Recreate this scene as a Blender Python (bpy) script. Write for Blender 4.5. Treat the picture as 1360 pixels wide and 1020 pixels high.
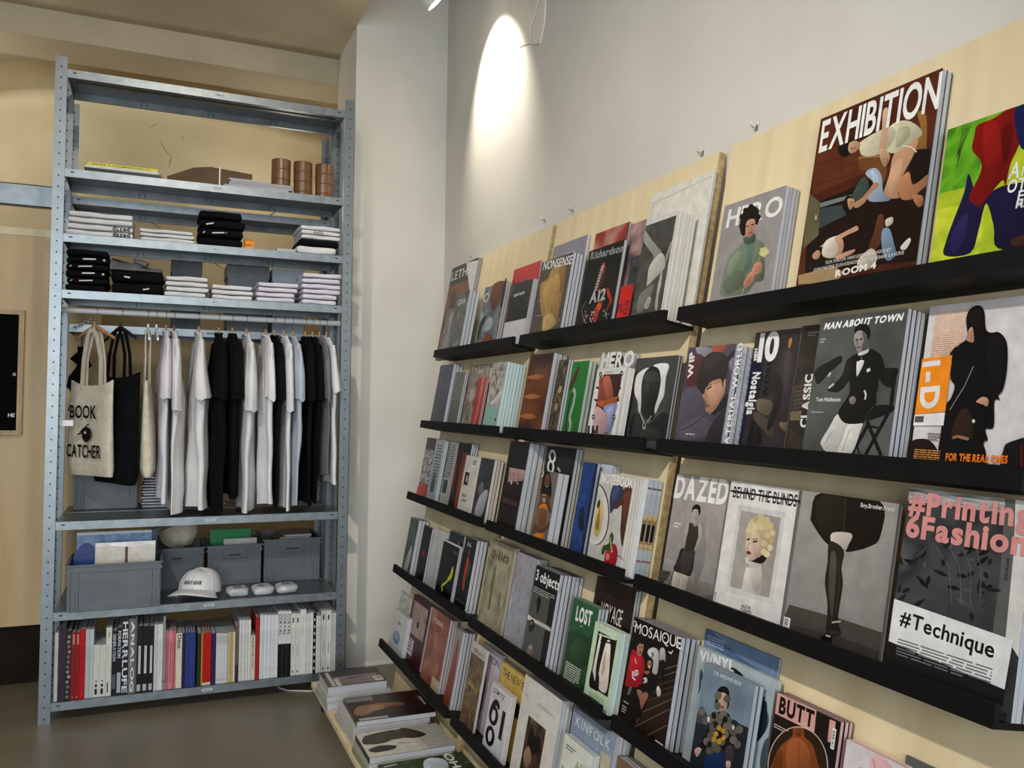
import bpy, math, random
import numpy as np
from mathutils import Vector, Matrix
from mathutils.geometry import tessellate_polygon
for o in list(bpy.data.objects): bpy.data.objects.remove(o)
scene = bpy.context.scene
COL = scene.collection
R_ = random.Random(7)
# ------------------------------------------------------------------ camera
F = 1113.42
CAM = Vector((-1.3917, -4.2125, 1.3305))
YAW, PITCH, ROLL = 0.4018, 0.0243, 0.0136
_fw = Vector((math.sin(YAW)*math.cos(PITCH), math.cos(YAW)*math.cos(PITCH), math.sin(PITCH)))
_rt = Vector((math.cos(YAW), -math.sin(YAW), 0)); _up = _rt.cross(_fw)
RT = _rt*math.cos(ROLL)+_up*math.sin(ROLL); UP = -_rt*math.sin(ROLL)+_up*math.cos(ROLL); FW = _fw
cd = bpy.data.cameras.new('camera'); cam = bpy.data.objects.new('camera', cd); COL.objects.link(cam)
cd.sensor_fit = 'HORIZONTAL'; cd.sensor_width = 36; cd.lens = 36*F/1360; cd.clip_start = .02
cam.matrix_world = Matrix(((RT.x, UP.x, -FW.x, CAM.x), (RT.y, UP.y, -FW.y, CAM.y), (RT.z, UP.z, -FW.z, CAM.z), (0, 0, 0, 1)))
scene.camera = cam
def ray(px, py): return RT*((px-680)/F)+UP*((510-py)/F)+FW
def on_y(px, py, Y): d = ray(px, py); return CAM+d*((Y-CAM.y)/d.y)
def on_z(px, py, Z): d = ray(px, py); return CAM+d*((Z-CAM.z)/d.z)
def on_x(px, py, X): d = ray(px, py); return CAM+d*((X-CAM.x)/d.x)
def pix(P):
    d = Vector(P)-CAM; z = d.dot(FW); return 680+F*d.dot(RT)/z, 510-F*d.dot(UP)/z
# ------------------------------------------------------------------ light
vs = scene.view_settings; vs.view_transform = 'Standard'; vs.look = 'None'; vs.gamma = 1; vs.use_curve_mapping = False; vs.exposure = 0.0
w = bpy.data.worlds.new('world'); scene.world = w; w.use_nodes = True
w.node_tree.nodes['Background'].inputs[0].default_value = (.86, .93, 1.0, 1); w.node_tree.nodes['Background'].inputs[1].default_value = .24
def lamp(name, typ, loc, target, power, col=(1, 1, 1), **kw):
    l = bpy.data.lights.new(name, typ); l.energy = power; l.color = col
    for k, v in kw.items(): setattr(l, k, v)
    o = bpy.data.objects.new(name, l); COL.objects.link(o); o.location = loc
    o.rotation_euler = (Vector(target)-Vector(loc)).to_track_quat('-Z', 'Y').to_euler(); return o
# shop-front daylight behind the camera, ceiling track spot on the display
lamp('daylight_window', 'AREA', (-2.6, -8.2, 1.9), (-1.0, 0, 1.2), 230, (.86, .94, 1.0), shape='RECTANGLE', size=4.0, size_y=2.6)
lamp('track_spot', 'SPOT', (-2.45, -3.7, 3.25), (-.3, -1.7, .75), 260, (1.0, .95, .88), spot_size=math.radians(78), spot_blend=.9, shadow_soft_size=.05)
lamp('track_spot', 'SPOT', (-1.3, -2.5, 3.15), (-1.3, .4, 1.7), 55, (1.0, .90, .76), spot_size=math.radians(70), spot_blend=.9, shadow_soft_size=.05)
lamp('alcove_lamp', 'POINT', (-2.75, .70, 2.62), (0, 0, 0), 14, (1.0, .92, .80), shadow_soft_size=.12)
lamp('alcove_lamp', 'POINT', (-.70, .80, 2.50), (0, 0, 0), 4.5, (1.0, .93, .82), shadow_soft_size=.12)
# ------------------------------------------------------------------ materials
def lin(c):
    if isinstance(c, str):
        c = tuple(int(c[i:i+2], 16)/255 for i in (0, 2, 4))
    return tuple((v/12.92 if v <= .04045 else ((v+.055)/1.055)**2.4) for v in c[:3])
def newmat(name, rough=.6, metal=0., col='808080', spec=.5):
    m = bpy.data.materials.new(name); m.use_nodes = True; nt = m.node_tree; b = nt.nodes['Principled BSDF']
    b.inputs['Base Color'].default_value = (*lin(col), 1); b.inputs['Roughness'].default_value = rough; b.inputs['Metallic'].default_value = metal
    b.inputs['Specular IOR Level'].default_value = spec
    return m, nt, b
def N(nt, t, **kw):
    n = nt.nodes.new(t)
    for k, v in kw.items():
        if k.startswith('i_'): n.inputs[k[2:].replace('_', ' ')].default_value = v
        else: setattr(n, k, v)
    return n
def noisy(name, c1, c2, scale=8, rough=.6, metal=0, bump=0., detail=4, stretch=(1, 1, 1), spec=.5, r2=None, lo=.35, hi=.65, bscale=None):
    m, nt, b = newmat(name, rough, metal, c1, spec)
    tc = N(nt, 'ShaderNodeTexCoord'); mp = N(nt, 'ShaderNodeMapping'); mp.inputs['Scale'].default_value = stretch
    nz = N(nt, 'ShaderNodeTexNoise', i_Scale=scale, i_Detail=detail); cr = N(nt, 'ShaderNodeValToRGB')
    cr.color_ramp.elements[0].color = (*lin(c1), 1); cr.color_ramp.elements[1].color = (*lin(c2), 1)
    cr.color_ramp.elements[0].position = lo; cr.color_ramp.elements[1].position = hi
    L = nt.links.new
    L(tc.outputs['Object'], mp.inputs[0]); L(mp.outputs[0], nz.inputs['Vector']); L(nz.outputs['Fac'], cr.inputs[0]); L(cr.outputs[0], b.inputs['Base Color'])
    if r2 is not None:
        mr = N(nt, 'ShaderNodeMapRange'); mr.inputs['To Min'].default_value = rough; mr.inputs['To Max'].default_value = r2; L(nz.outputs['Fac'], mr.inputs[0]); L(mr.outputs[0], b.inputs['Roughness'])
    if bump:
        bp = N(nt, 'ShaderNodeBump', i_Strength=bump, i_Distance=.01); src = nz
        if bscale:
            src = N(nt, 'ShaderNodeTexNoise', i_Scale=bscale, i_Detail=3); L(mp.outputs[0], src.inputs['Vector'])
        L(src.outputs['Fac'], bp.inputs['Height']); L(bp.outputs[0], b.inputs['Normal'])
    return m
M = {}
M['wall'] = noisy('white_plaster', 'd2cdc2', 'dcd7cc', 2.2, .55, bump=.06, bscale=26, r2=.65)
M['flake'] = noisy('spotlit_flake_paint', 'e0d9c8', 'eae4d6', 6, .5, bump=.1, bscale=20)  # flaking paint, its colour lightened to carry the grazing spotlight
M['cream'] = noisy('cream_plaster', 'd6c49c', 'e0cfa9', 3.5, .8, bump=.12, bscale=18)
M['ceil'] = noisy('ceiling_plaster', 'b3a68c', 'bdb096', 3, .85, bump=.08, bscale=14)
M['floor'] = noisy('concrete_floor', '6a6252', '857b68', 1.6, .32, bump=.03, detail=8, r2=.5, lo=.3, hi=.7, bscale=40)
M['ply'] = noisy('birch_plywood', 'dcc79c', 'e8d6ae', 3.0, .5, detail=6, stretch=(4, 4, .5), bump=.02)
M['plydark'] = noisy('lacquered_plywood', 'c4a676', 'd0b384', 3.0, .5, detail=6, stretch=(4, 4, .5), bump=.02)
M['plyedge'] = noisy('plywood_edge', 'a08659', 'c4a97a', 60, .65, stretch=(60, 1, 1))
M['ledge'] = noisy('black_ledge', '060606', '0b0b0b', 20, .6, spec=.2)
M['dark'] = noisy('dark_base', '1c150e', '241c13', 6, .8, spec=.15)
M['zinc'] = noisy('galvanised_steel', '7b8285', '8b9295', 22, .34, metal=.9, detail=2, r2=.44, bump=.01)
M['whitepaint'] = noisy('white_enamel', 'e2e2df', 'ecece9', 10, .3)
M['black'] = noisy('black_plastic', '0a0a0a', '121212', 20, .45)
M['chrome'] = noisy('chrome_wire', 'b0b0b0', 'd0d0d0', 20, .2, metal=1)
M['wood'] = noisy('beech_wood', 'a9764a', 'c4925f', 9, .45, stretch=(1, 8, 1))
M['redwood'] = noisy('reddish_wood', '6d3418', '8a4522', 9, .4, stretch=(1, 8, 1))
M['letter'] = noisy('letter_board_felt', '050505', '090909', 60, .9, spec=.1)
M['oak'] = noisy('oak_frame', 'ab8c5e', 'c2a476', 12, .5, stretch=(6, 6, 1))
M['crate'] = noisy('grey_crate_plastic', '585f64', '62696d', 14, .42)
M['card'] = noisy('kraft_cardboard', '54402c', '6b5238', 9, .8)
M['tape'] = noisy('brown_packing_tape', '6e4a2c', '7d5735', 14, .28)
M['tapecore'] = noisy('tape_core', '9a7d56', 'ab8d64', 20, .8)
M['white_cotton'] = noisy('white_cotton', 'd2d1d2', 'e0dfdf', 7, .9, bump=.15, bscale=60, spec=.2)
M['lilac_cotton'] = noisy('lilac_white_cotton', 'cfccd6', 'dcd9e0', 7, .9, bump=.15, bscale=60, spec=.2)
M['black_cotton'] = noisy('black_cotton', '060607', '0c0c0e', 9, .9, bump=.15, bscale=60, spec=.15)
M['grey_cotton'] = noisy('grey_cotton', '67666a', '77767a', 9, .9, bump=.15, bscale=60, spec=.2)
M['blue_cotton'] = noisy('pale_blue_cotton', 'aab2bc', 'b8c0c8', 9, .9, bump=.15, bscale=60, spec=.2)
M['canvas'] = noisy('natural_canvas', 'c9c0ab', 'd8d0bd', 30, .9, bump=.25, bscale=160, spec=.2)
M['plasticbag'] = noisy('clear_sleeve', 'b4b6b6', 'd8dada', 9, .18)
M['orange'] = noisy('orange_plastic', 'e08a10', 'f09a18', 9, .4)
M['cable'] = noisy('white_cable', 'c9c6bd', 'd4d1c8', 9, .5)
M['rubber'] = noisy('black_rubber', '0c0c0c', '151515', 9, .7)
M['paper'] = noisy('white_glassine', 'cfcbbd', 'ddd9cd', 5, .45, bump=.1, bscale=9)
M['ink'] = noisy('black_ink', '0b0b0b', '111111', 20, .6)
M['greysheet'] = noisy('grey_fabric_box', '55585c', '666a6e', 9, .8)
# printed paper: colours come from the printed faces
m, nt, b = newmat('printed_paper', .32, spec=.25); a = N(nt, 'ShaderNodeAttribute', attribute_name='Col'); tc = N(nt, 'ShaderNodeTexCoord'); g1 = N(nt, 'ShaderNodeTexNoise', i_Scale=38, i_Detail=3); mr = N(nt, 'ShaderNodeMapRange'); mr.inputs['From Min'].default_value = .3; mr.inputs['From Max'].default_value = .7; mr.inputs['To Min'].default_value = .87; mr.inputs['To Max'].default_value = 1.09
mx = N(nt, 'ShaderNodeMixRGB', blend_type='MULTIPLY'); mx.inputs[0].default_value = 1; nt.links.new(tc.outputs['Object'], g1.inputs['Vector']); nt.links.new(g1.outputs['Fac'], mr.inputs[0]); nt.links.new(a.outputs['Color'], mx.inputs[1]); nt.links.new(mr.outputs[0], mx.inputs[2]); nt.links.new(mx.outputs[0], b.inputs['Base Color']); M['print'] = m
m, nt, b = newmat('printed_cloth', .9, spec=.1); a = N(nt, 'ShaderNodeAttribute', attribute_name='Col'); nt.links.new(a.outputs['Color'], b.inputs['Base Color']); M['inkcloth'] = m
# page block: fine leaves across the thickness (local y)
def pages_mat(name, c1, c2):
    m, nt, b = newmat(name, .75); tc = N(nt, 'ShaderNodeTexCoord'); sx = N(nt, 'ShaderNodeSeparateXYZ'); L = nt.links.new
    L(tc.outputs['Object'], sx.inputs[0]); cb = N(nt, 'ShaderNodeCombineXYZ'); L(sx.outputs[1], cb.inputs[0]); oi = N(nt, 'ShaderNodeObjectInfo'); L(oi.outputs['Random'], cb.inputs[1])
    nz = N(nt, 'ShaderNodeTexNoise', i_Scale=900, i_Detail=1); L(cb.outputs[0], nz.inputs['Vector'])
    cr = N(nt, 'ShaderNodeValToRGB'); cr.color_ramp.elements[0].color = (*lin(c1), 1); cr.color_ramp.elements[1].color = (*lin(c2), 1); cr.color_ramp.elements[0].position = .3; cr.color_ramp.elements[1].position = .55
    L(nz.outputs['Fac'], cr.inputs[0]); L(cr.outputs[0], b.inputs['Base Color']); return m
M['pages'] = pages_mat('page_block', '85868b', 'bdbdc0'); M['pages_warm'] = pages_mat('page_block_warm', '9f9788', 'cdc6ba'); M['pages_pink'] = pages_mat('page_block_pink', 'b08c8c', 'd9b4b2'); M['pages_mint'] = pages_mat('page_block_mint', '7fa9a6', 'd2d6d6')
# perforated steel posts: holes every 45.5 mm on one face, slots on the flanges
def post_mat():
    m, nt, b = newmat('perforated_steel', .38, .85, 'b4bcbe'); L = nt.links.new; tc = N(nt, 'ShaderNodeTexCoord'); sx = N(nt, 'ShaderNodeSeparateXYZ'); L(tc.outputs['Object'], sx.inputs[0])
    nz = N(nt, 'ShaderNodeTexNoise', i_Scale=24, i_Detail=2); L(tc.outputs['Object'], nz.inputs['Vector']); cr = N(nt, 'ShaderNodeValToRGB'); cr.color_ramp.elements[0].color = (*lin('767d80'), 1); cr.color_ramp.elements[1].color = (*lin('8c9396'), 1); L(nz.outputs['Fac'], cr.inputs[0])
    def mth(op, a, b_=None):
        n = N(nt, 'ShaderNodeMath', operation=op)
        for i, v in enumerate((a, b_)):
            if v is None: continue
            if isinstance(v, (int, float)): n.inputs[i].default_value = v
            else: L(v, n.inputs[i])
        return n.outputs[0]
    g = N(nt, 'ShaderNodeNewGeometry'); gn = N(nt, 'ShaderNodeSeparateXYZ'); L(g.outputs['Normal'], gn.inputs[0])
    zc = mth('ABSOLUTE', mth('SUBTRACT', mth('FRACT', mth('DIVIDE', sx.outputs[2], .0455)), .5))        # front holes
    hole = mth('MULTIPLY', mth('LESS_THAN', zc, .075), mth('LESS_THAN', mth('ABSOLUTE', mth('SUBTRACT', sx.outputs[0], .022)), .0030))
    hole = mth('MULTIPLY', hole, mth('GREATER_THAN', mth('ABSOLUTE', gn.outputs[1]), .7))
    zs = mth('ABSOLUTE', mth('SUBTRACT', mth('FRACT', mth('DIVIDE', sx.outputs[2], .025)), .5))
    slot = mth('MULTIPLY', mth('LESS_THAN', zs, .26), mth('LESS_THAN', mth('ABSOLUTE', mth('SUBTRACT', sx.outputs[1], .022)), .0055))
    slot = mth('MULTIPLY', slot, mth('GREATER_THAN', mth('ABSOLUTE', gn.outputs[0]), .7))
    k = mth('MAXIMUM', hole, slot); mx = N(nt, 'ShaderNodeMixRGB'); L(k, mx.inputs[0]); L(cr.outputs[0], mx.inputs[1]); mx.inputs[2].default_value = (.004, .004, .005, 1); L(mx.outputs[0], b.inputs['Base Color'])
    L(mth('MULTIPLY', mth('SUBTRACT', 1.0, k), .85), b.inputs['Metallic']); return m
M['post'] = post_mat()
m, nt, b = newmat('lamp_lens', .3, col='fff4e0'); b.inputs['Emission Color'].default_value = (1, .93, .82, 1); b.inputs['Emission Strength'].default_value = 18; M['lens'] = m
# ------------------------------------------------------------------ mesh helpers
class MB:
    def __init__(s): s.v = []; s.f = []; s.c = []; s.mi = []
    def face(s, pts, col=None, mi=0):
        i = len(s.v); s.v += [tuple(p) for p in pts]; s.f.append(tuple(range(i, i+len(pts)))); s.mi.append(mi)
        if col is None: col = (1, 1, 1)
        s.c += ([col]*len(pts) if not isinstance(col, list) else col)
    def box(s, x0, x1, y0, y1, z0, z1, col=None, mi=0):
        P = [(x, y, z) for x in (x0, x1) for y in (y0, y1) for z in (z0, z1)]
        for q in ((0, 1, 3, 2), (4, 6, 7, 5), (0, 4, 5, 1), (2, 3, 7, 6), (0, 2, 6, 4), (1, 5, 7, 3)): s.face([P[k] for k in q], col, mi)
        return s
    def grid(s, rows, col=None, closed=False, mi=0):
        i = len(s.v); n = len(rows[0]); c = col or (1, 1, 1)
        for r in rows: s.v += [tuple(p) for p in r]; s.c += [c]*n
        for a in range(len(rows)-1):
            for b in range(n if closed else n-1):
                q = (b+1) % n; s.f.append((i+a*n+b, i+a*n+q, i+(a+1)*n+q, i+(a+1)*n+b)); s.mi.append(mi)
        return s
    def cap(s, row, flip=False, col=None, mi=0): s.face(list(reversed(row)) if flip else row, col, mi)
    def tube(s, pts, r, n=8, col=None, caps=True, mi=0):
        pts = [Vector(p) for p in pts]; rows = []; prev = None
        for i, p in enumerate(pts):
            t = (pts[min(i+1, len(pts)-1)]-pts[max(i-1, 0)]).normalized()
            if prev is None: prev = Vector((0, 0, 1)) if abs(t.z) < .9 else Vector((1, 0, 0))
            a = (prev-t*prev.dot(t)).normalized(); prev = a; b = t.cross(a); rr = r[i] if isinstance(r, (list, tuple)) else r
            rows.append([p+a*math.cos(2*math.pi*k/n)*rr+b*math.sin(2*math.pi*k/n)*rr for k in range(n)])
        s.grid(rows, col, True, mi)
        if caps: s.cap(rows[0], True, col, mi); s.cap(rows[-1], False, col, mi)
        return s
    def mesh(s, name, mats, color=False, smooth=False):
        me = bpy.data.meshes.new(name); me.from_pydata(s.v, [], s.f)
        for m_ in (mats if isinstance(mats, (list, tuple)) else [mats]): me.materials.append(m_)
        if any(s.mi): me.polygons.foreach_set('material_index', s.mi)
        if color:
            at = me.color_attributes.new('Col', 'FLOAT_COLOR', 'POINT'); at.data.foreach_set('color', np.array([(*c, 1) for c in s.c], dtype=np.float32).ravel())
        if smooth: me.polygons.foreach_set('use_smooth', [True]*len(me.polygons))
        me.update(); return me
    def build(s, name, mats, parent=None, color=False, smooth=False):
        return link(name, s.mesh(name, mats, color, smooth), parent)
def link(name, data, parent=None, mw=None):
    o = bpy.data.objects.new(name, data); COL.objects.link(o)
    if parent is not None: o.parent = parent
    if mw is not None: o.matrix_local = mw
    return o
def tag(o, label, cat, group=None):
    o['label'] = label; o['category'] = cat
    if group: o['group'] = group
    return o
def thing(name, label, cat, mw=None, group=None):
    o = link(name, None); o.empty_display_size = .05
    if mw is not None: o.matrix_world = mw
    return tag(o, label, cat, group)
def struct(name, mb, mat, smooth=False):
    o = mb.build(name, mat, smooth=smooth); o['kind'] = 'structure'; return o
def copy_tree(o, mw, label=None, parent=None):
    c = o.copy(); COL.objects.link(c); c.parent = parent
    if parent is None: c.matrix_world = mw
    if label: c['label'] = label
    for ch in o.children: copy_tree(ch, None, None, c)
    return c
def Tm(x, y, z, rz=0): return Matrix.Translation((x, y, z)) @ Matrix.Rotation(rz, 4, 'Z')
# ------------------------------------------------------------------ the room
XP = -.4873                                             # left edge of the white pier
mb = MB(); mb.box(-5, .3, -7, 2.6, -.06, 0); struct('floor', mb, M['floor'])
mb = MB(); mb.box(XP, 0, 0, .46, 0, 4.0); struct('wall_back', mb, M['wall'])
mb = MB(); mb.box(0, .2, -6.5, .46, 0, 4.0); wr = struct('wall_right', mb, M['wall'])
mb = MB(); mb.box(XP+.002, -.002, -.010, 0, 0, .013); struct('trim_1', mb, M['whitepaint'])
# peeling paint flakes high on the right wall
def flake(pts, th, mat):
    mb = MB(); P = [on_x(u, v, 0) for u, v in pts]; f = [Vector((-th, p.y, p.z)) for p in P]; b_ = [Vector((0, p.y, p.z)) for p in P]
    mb.face(f); n = len(P)
    for i in range(n): mb.face([f[i], f[(i+1) % n], b_[(i+1) % n], b_[i]])
    return mb.build('paint_flake', mat, wr)
flake([(680, -8), (681, 58), (690, 63), (704, 58), (706, 36), (712, 15), (718, -8)], .005, M['flake'])
flake([(722, -8), (708, 42), (706, 60), (718, 58), (724, 30), (726, -8)], .005, M['flake'])
# alcove behind the shelving: ceiling, beam, rounded cream wall
pb = on_y(447, 79, .47); ZC = pb.z; ZB = on_y(447, 112, .47).z
mb = MB(); mb.box(-5, XP, -2.6, .47, ZC, ZC+.3); struct('ceiling', mb, M['ceil'])
mb = MB(); mb.box(-5, XP+.3, .47, .78, ZB, ZC+.3); struct('trim_2', mb, M['ceil'])
mb = MB(); mb.box(-5, XP+.3, .78, 2.2, ZB+.16, ZB+.46); o = struct('ceiling', mb, M['ceil'])
arc = []
for i in range(33):
    a = i/32; x = -2.35+a*2.3; y = 1.15+.55*((a-.30)/.7)**2*(1 if a > .3 else 3.2); arc.append((x, y))
mb = MB(); zz = [0, 2.98, 2.985, 3.10, 3.105, 3.6]; dd = [0, 0, .03, .03, 0, 0]
mb.grid([[(x, y-d, z) for x, y in arc] for z, d in zip(zz, dd)]); struct('wall_alcove', mb, M['cream'], True)
def on_arc(u, v):
    d = ray(u, v); best = None
    for (xa, ya), (xb, yb) in zip(arc, arc[1:]):
        for k in range(6):
            x = xa+(xb-xa)*k/6; y = ya+(yb-ya)*k/6; P = CAM+d*((y-CAM.y)/d.y)
            if best is None or abs(P.x-x) < best[0]: best = (abs(P.x-x), P)
    return best[1]
wa = bpy.data.objects['wall_alcove']
for pts in ([(212, 188), (217, 196), (222, 204), (228, 207), (226, 214), (224, 224)], [(240, 178), (243, 184), (242, 188)], [(196, 172), (205, 166), (214, 164)]):
    MB().tube([on_arc(u, v) for u, v in pts], [.0006]+[.0016]*(len(pts)-2)+[.0006], 5).build('plaster_crack', M['card'], wa)
mb = MB(); mb.box(-5, 1, 2.2, 2.3, 0, 3.6); struct('wall_rear', mb, M['cream'])
mb = MB(); mb.box(-.2, 0, .46, 2.2, 0, 3.6); struct('wall_side', mb, M['cream'])
# plywood screen on a dark base at the left
YL = .27
zt = on_y(30, 303, YL).z; zb = on_y(30, 831, YL).z; xr = -1.64
mb = MB(); mb.box(-5, xr, YL+.03, YL+.3, 0, zb); struct('baseboard_left', mb, M['dark'])
mb = MB(); mb.box(-5, xr, YL, YL+.018, zb, zt-.035); wl = struct('wall_left', mb, M['plydark'])
mb = MB(); mb.box(-5, xr, YL-.006, YL+.3, zt-.035, zt); mb.build('cap_rail', M['ply'], wl)
# framed letter board
p0 = on_y(33, 412, YL-.02); p1 = on_y(28, 578, YL-.02); zt_, zb_ = p0.z, p1.z; xr_ = p0.x
t = thing('letter_board', 'black felt letter board in a thin oak frame on the plywood screen', 'sign', Tm(xr_, YL, zb_))
hh = zt_-zb_; ww = .62
MB().box(-ww+.02, -.02, -.016, -.004, .02, hh-.02).build('felt_panel', M['letter'], t)
for nm, b4 in (('frame_rail', (-ww, 0, -.024, 0, 0, .022)), ('frame_rail', (-ww, 0, -.024, 0, hh-.022, hh)), ('frame_stile', (-.022, 0, -.024, 0, .022, hh-.022)), ('frame_stile', (-ww, -ww+.022, -.024, 0, .022, hh-.022))):
    MB().box(*b4).build(nm, M['oak'], t)
LETTER_BOARD = (t, ww, hh)
# spot lamp close to the corner
sp = CAM+ray(579, 4)*3.72; tgt = Vector((0.02, sp.y-.03, 2.80)); ax = (tgt-sp).normalized()
t = thing('spot_lamp', 'white cylindrical ceiling spotlight aimed down the wall corner', 'lamp', Matrix.Translation(sp) @ ax.to_track_quat('-Z', 'Y').to_matrix().to_4x4())
mb = MB(); prof = [(.030, .13), (.040, .12), (.046, .02), (.050, 0), (.044, 0), (.042, .012)]
mb.grid([[(r*math.cos(2*math.pi*k/24), r*math.sin(2*math.pi*k/24), z) for k in range(24)] for r, z in prof], closed=True); mb.cap([(.030*math.cos(2*math.pi*k/24), .030*math.sin(2*math.pi*k/24), .13) for k in range(24)]); mb.build('lamp_housing', M['whitepaint'], t, smooth=True)
mb = MB(); mb.cap([(.042*math.cos(2*math.pi*k/24), .042*math.sin(2*math.pi*k/24), .010) for k in range(24)], True); mb.build('lens', M['lens'], t)
MB().tube([(0, 0, .125), (0, .01, .2), (0, .06, .8)], .010, 8).build('stem', M['whitepaint'], t)
lamp('corner_spot', 'SPOT', sp+ax*.03, tgt, 46, (1, .92, .80), spot_size=math.radians(86), spot_blend=.55, shadow_soft_size=.02)
# ------------------------------------------------------------------ letter shapes
def glyphs():
    chars = sorted(set("ABCDEFGHIJKLMNOPQRSTUVWXYZabcdefghijklmnopqrstuvwxyz0123456789#.,/-'&")); out = {}; tmp = []
    for st, off in (('r', 0.0), ('b', .022), ('l', -.008), ('h', .042)):
        for ch in chars:
            cu = bpy.data.curves.new('t', 'FONT'); cu.body = ch; cu.size = 1; cu.offset = off; cu.resolution_u = 4
            ob = bpy.data.objects.new('t', cu); COL.objects.link(ob); tmp.append((st, ch, ob, cu))
    dg = bpy.context.evaluated_depsgraph_get(); dg.update()
    for st, ch, ob, cu in tmp:
        ev = ob.evaluated_get(dg); me = ev.to_mesh(); V = [(v.co.x, v.co.y) for v in me.vertices]; Fs = [tuple(p.vertices) for p in me.polygons]; ev.to_mesh_clear()
        xs = [v[0] for v in V] or [0, .3]; x0 = min(xs); out[st, ch] = ([(x-x0, y) for x, y in V], Fs, max(xs)-x0)
    for st, ch, ob, cu in tmp: bpy.data.objects.remove(ob); bpy.data.curves.remove(cu)
    return out
GL = glyphs(); CAPH = max(y for x, y in GL['r', 'H'][0])
def smooth_poly(P, k=5):
    n = len(P); out = []
    for i in range(n):
        p0, p1, p2, p3 = (P[(i+j-1) % n] for j in range(4))
        for q in range(k):
            t = q/k; out.append(tuple(.5*((2*p1[d])+(-p0[d]+p2[d])*t+(2*p0[d]-5*p1[d]+4*p2[d]-p3[d])*t*t+(-p0[d]+3*p1[d]-3*p2[d]+p3[d])*t**3) for d in (0, 1)))
    return out
def vnoise(seed, X, Y, f, octv=3):
    r = np.random.RandomState(seed); s = np.zeros_like(X); amp = 1; tot = 0
    for o in range(octv):
        g = r.rand(64, 64); x = X*f*2**o+o*7.3; y = Y*f*2**o+o*3.1; xi = np.floor(x).astype(int); yi = np.floor(y).astype(int); u = x-xi; v = y-yi; u = u*u*(3-2*u); v = v*v*(3-2*v)
        a = g[xi % 64, yi % 64]; b = g[(xi+1) % 64, yi % 64]; c = g[xi % 64, (yi+1) % 64]; d = g[(xi+1) % 64, (yi+1) % 64]
        s += amp*((a*(1-u)+b*u)*(1-v)+(c*(1-u)+d*u)*v); tot += amp; amp *= .55
    return s/tot
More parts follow.
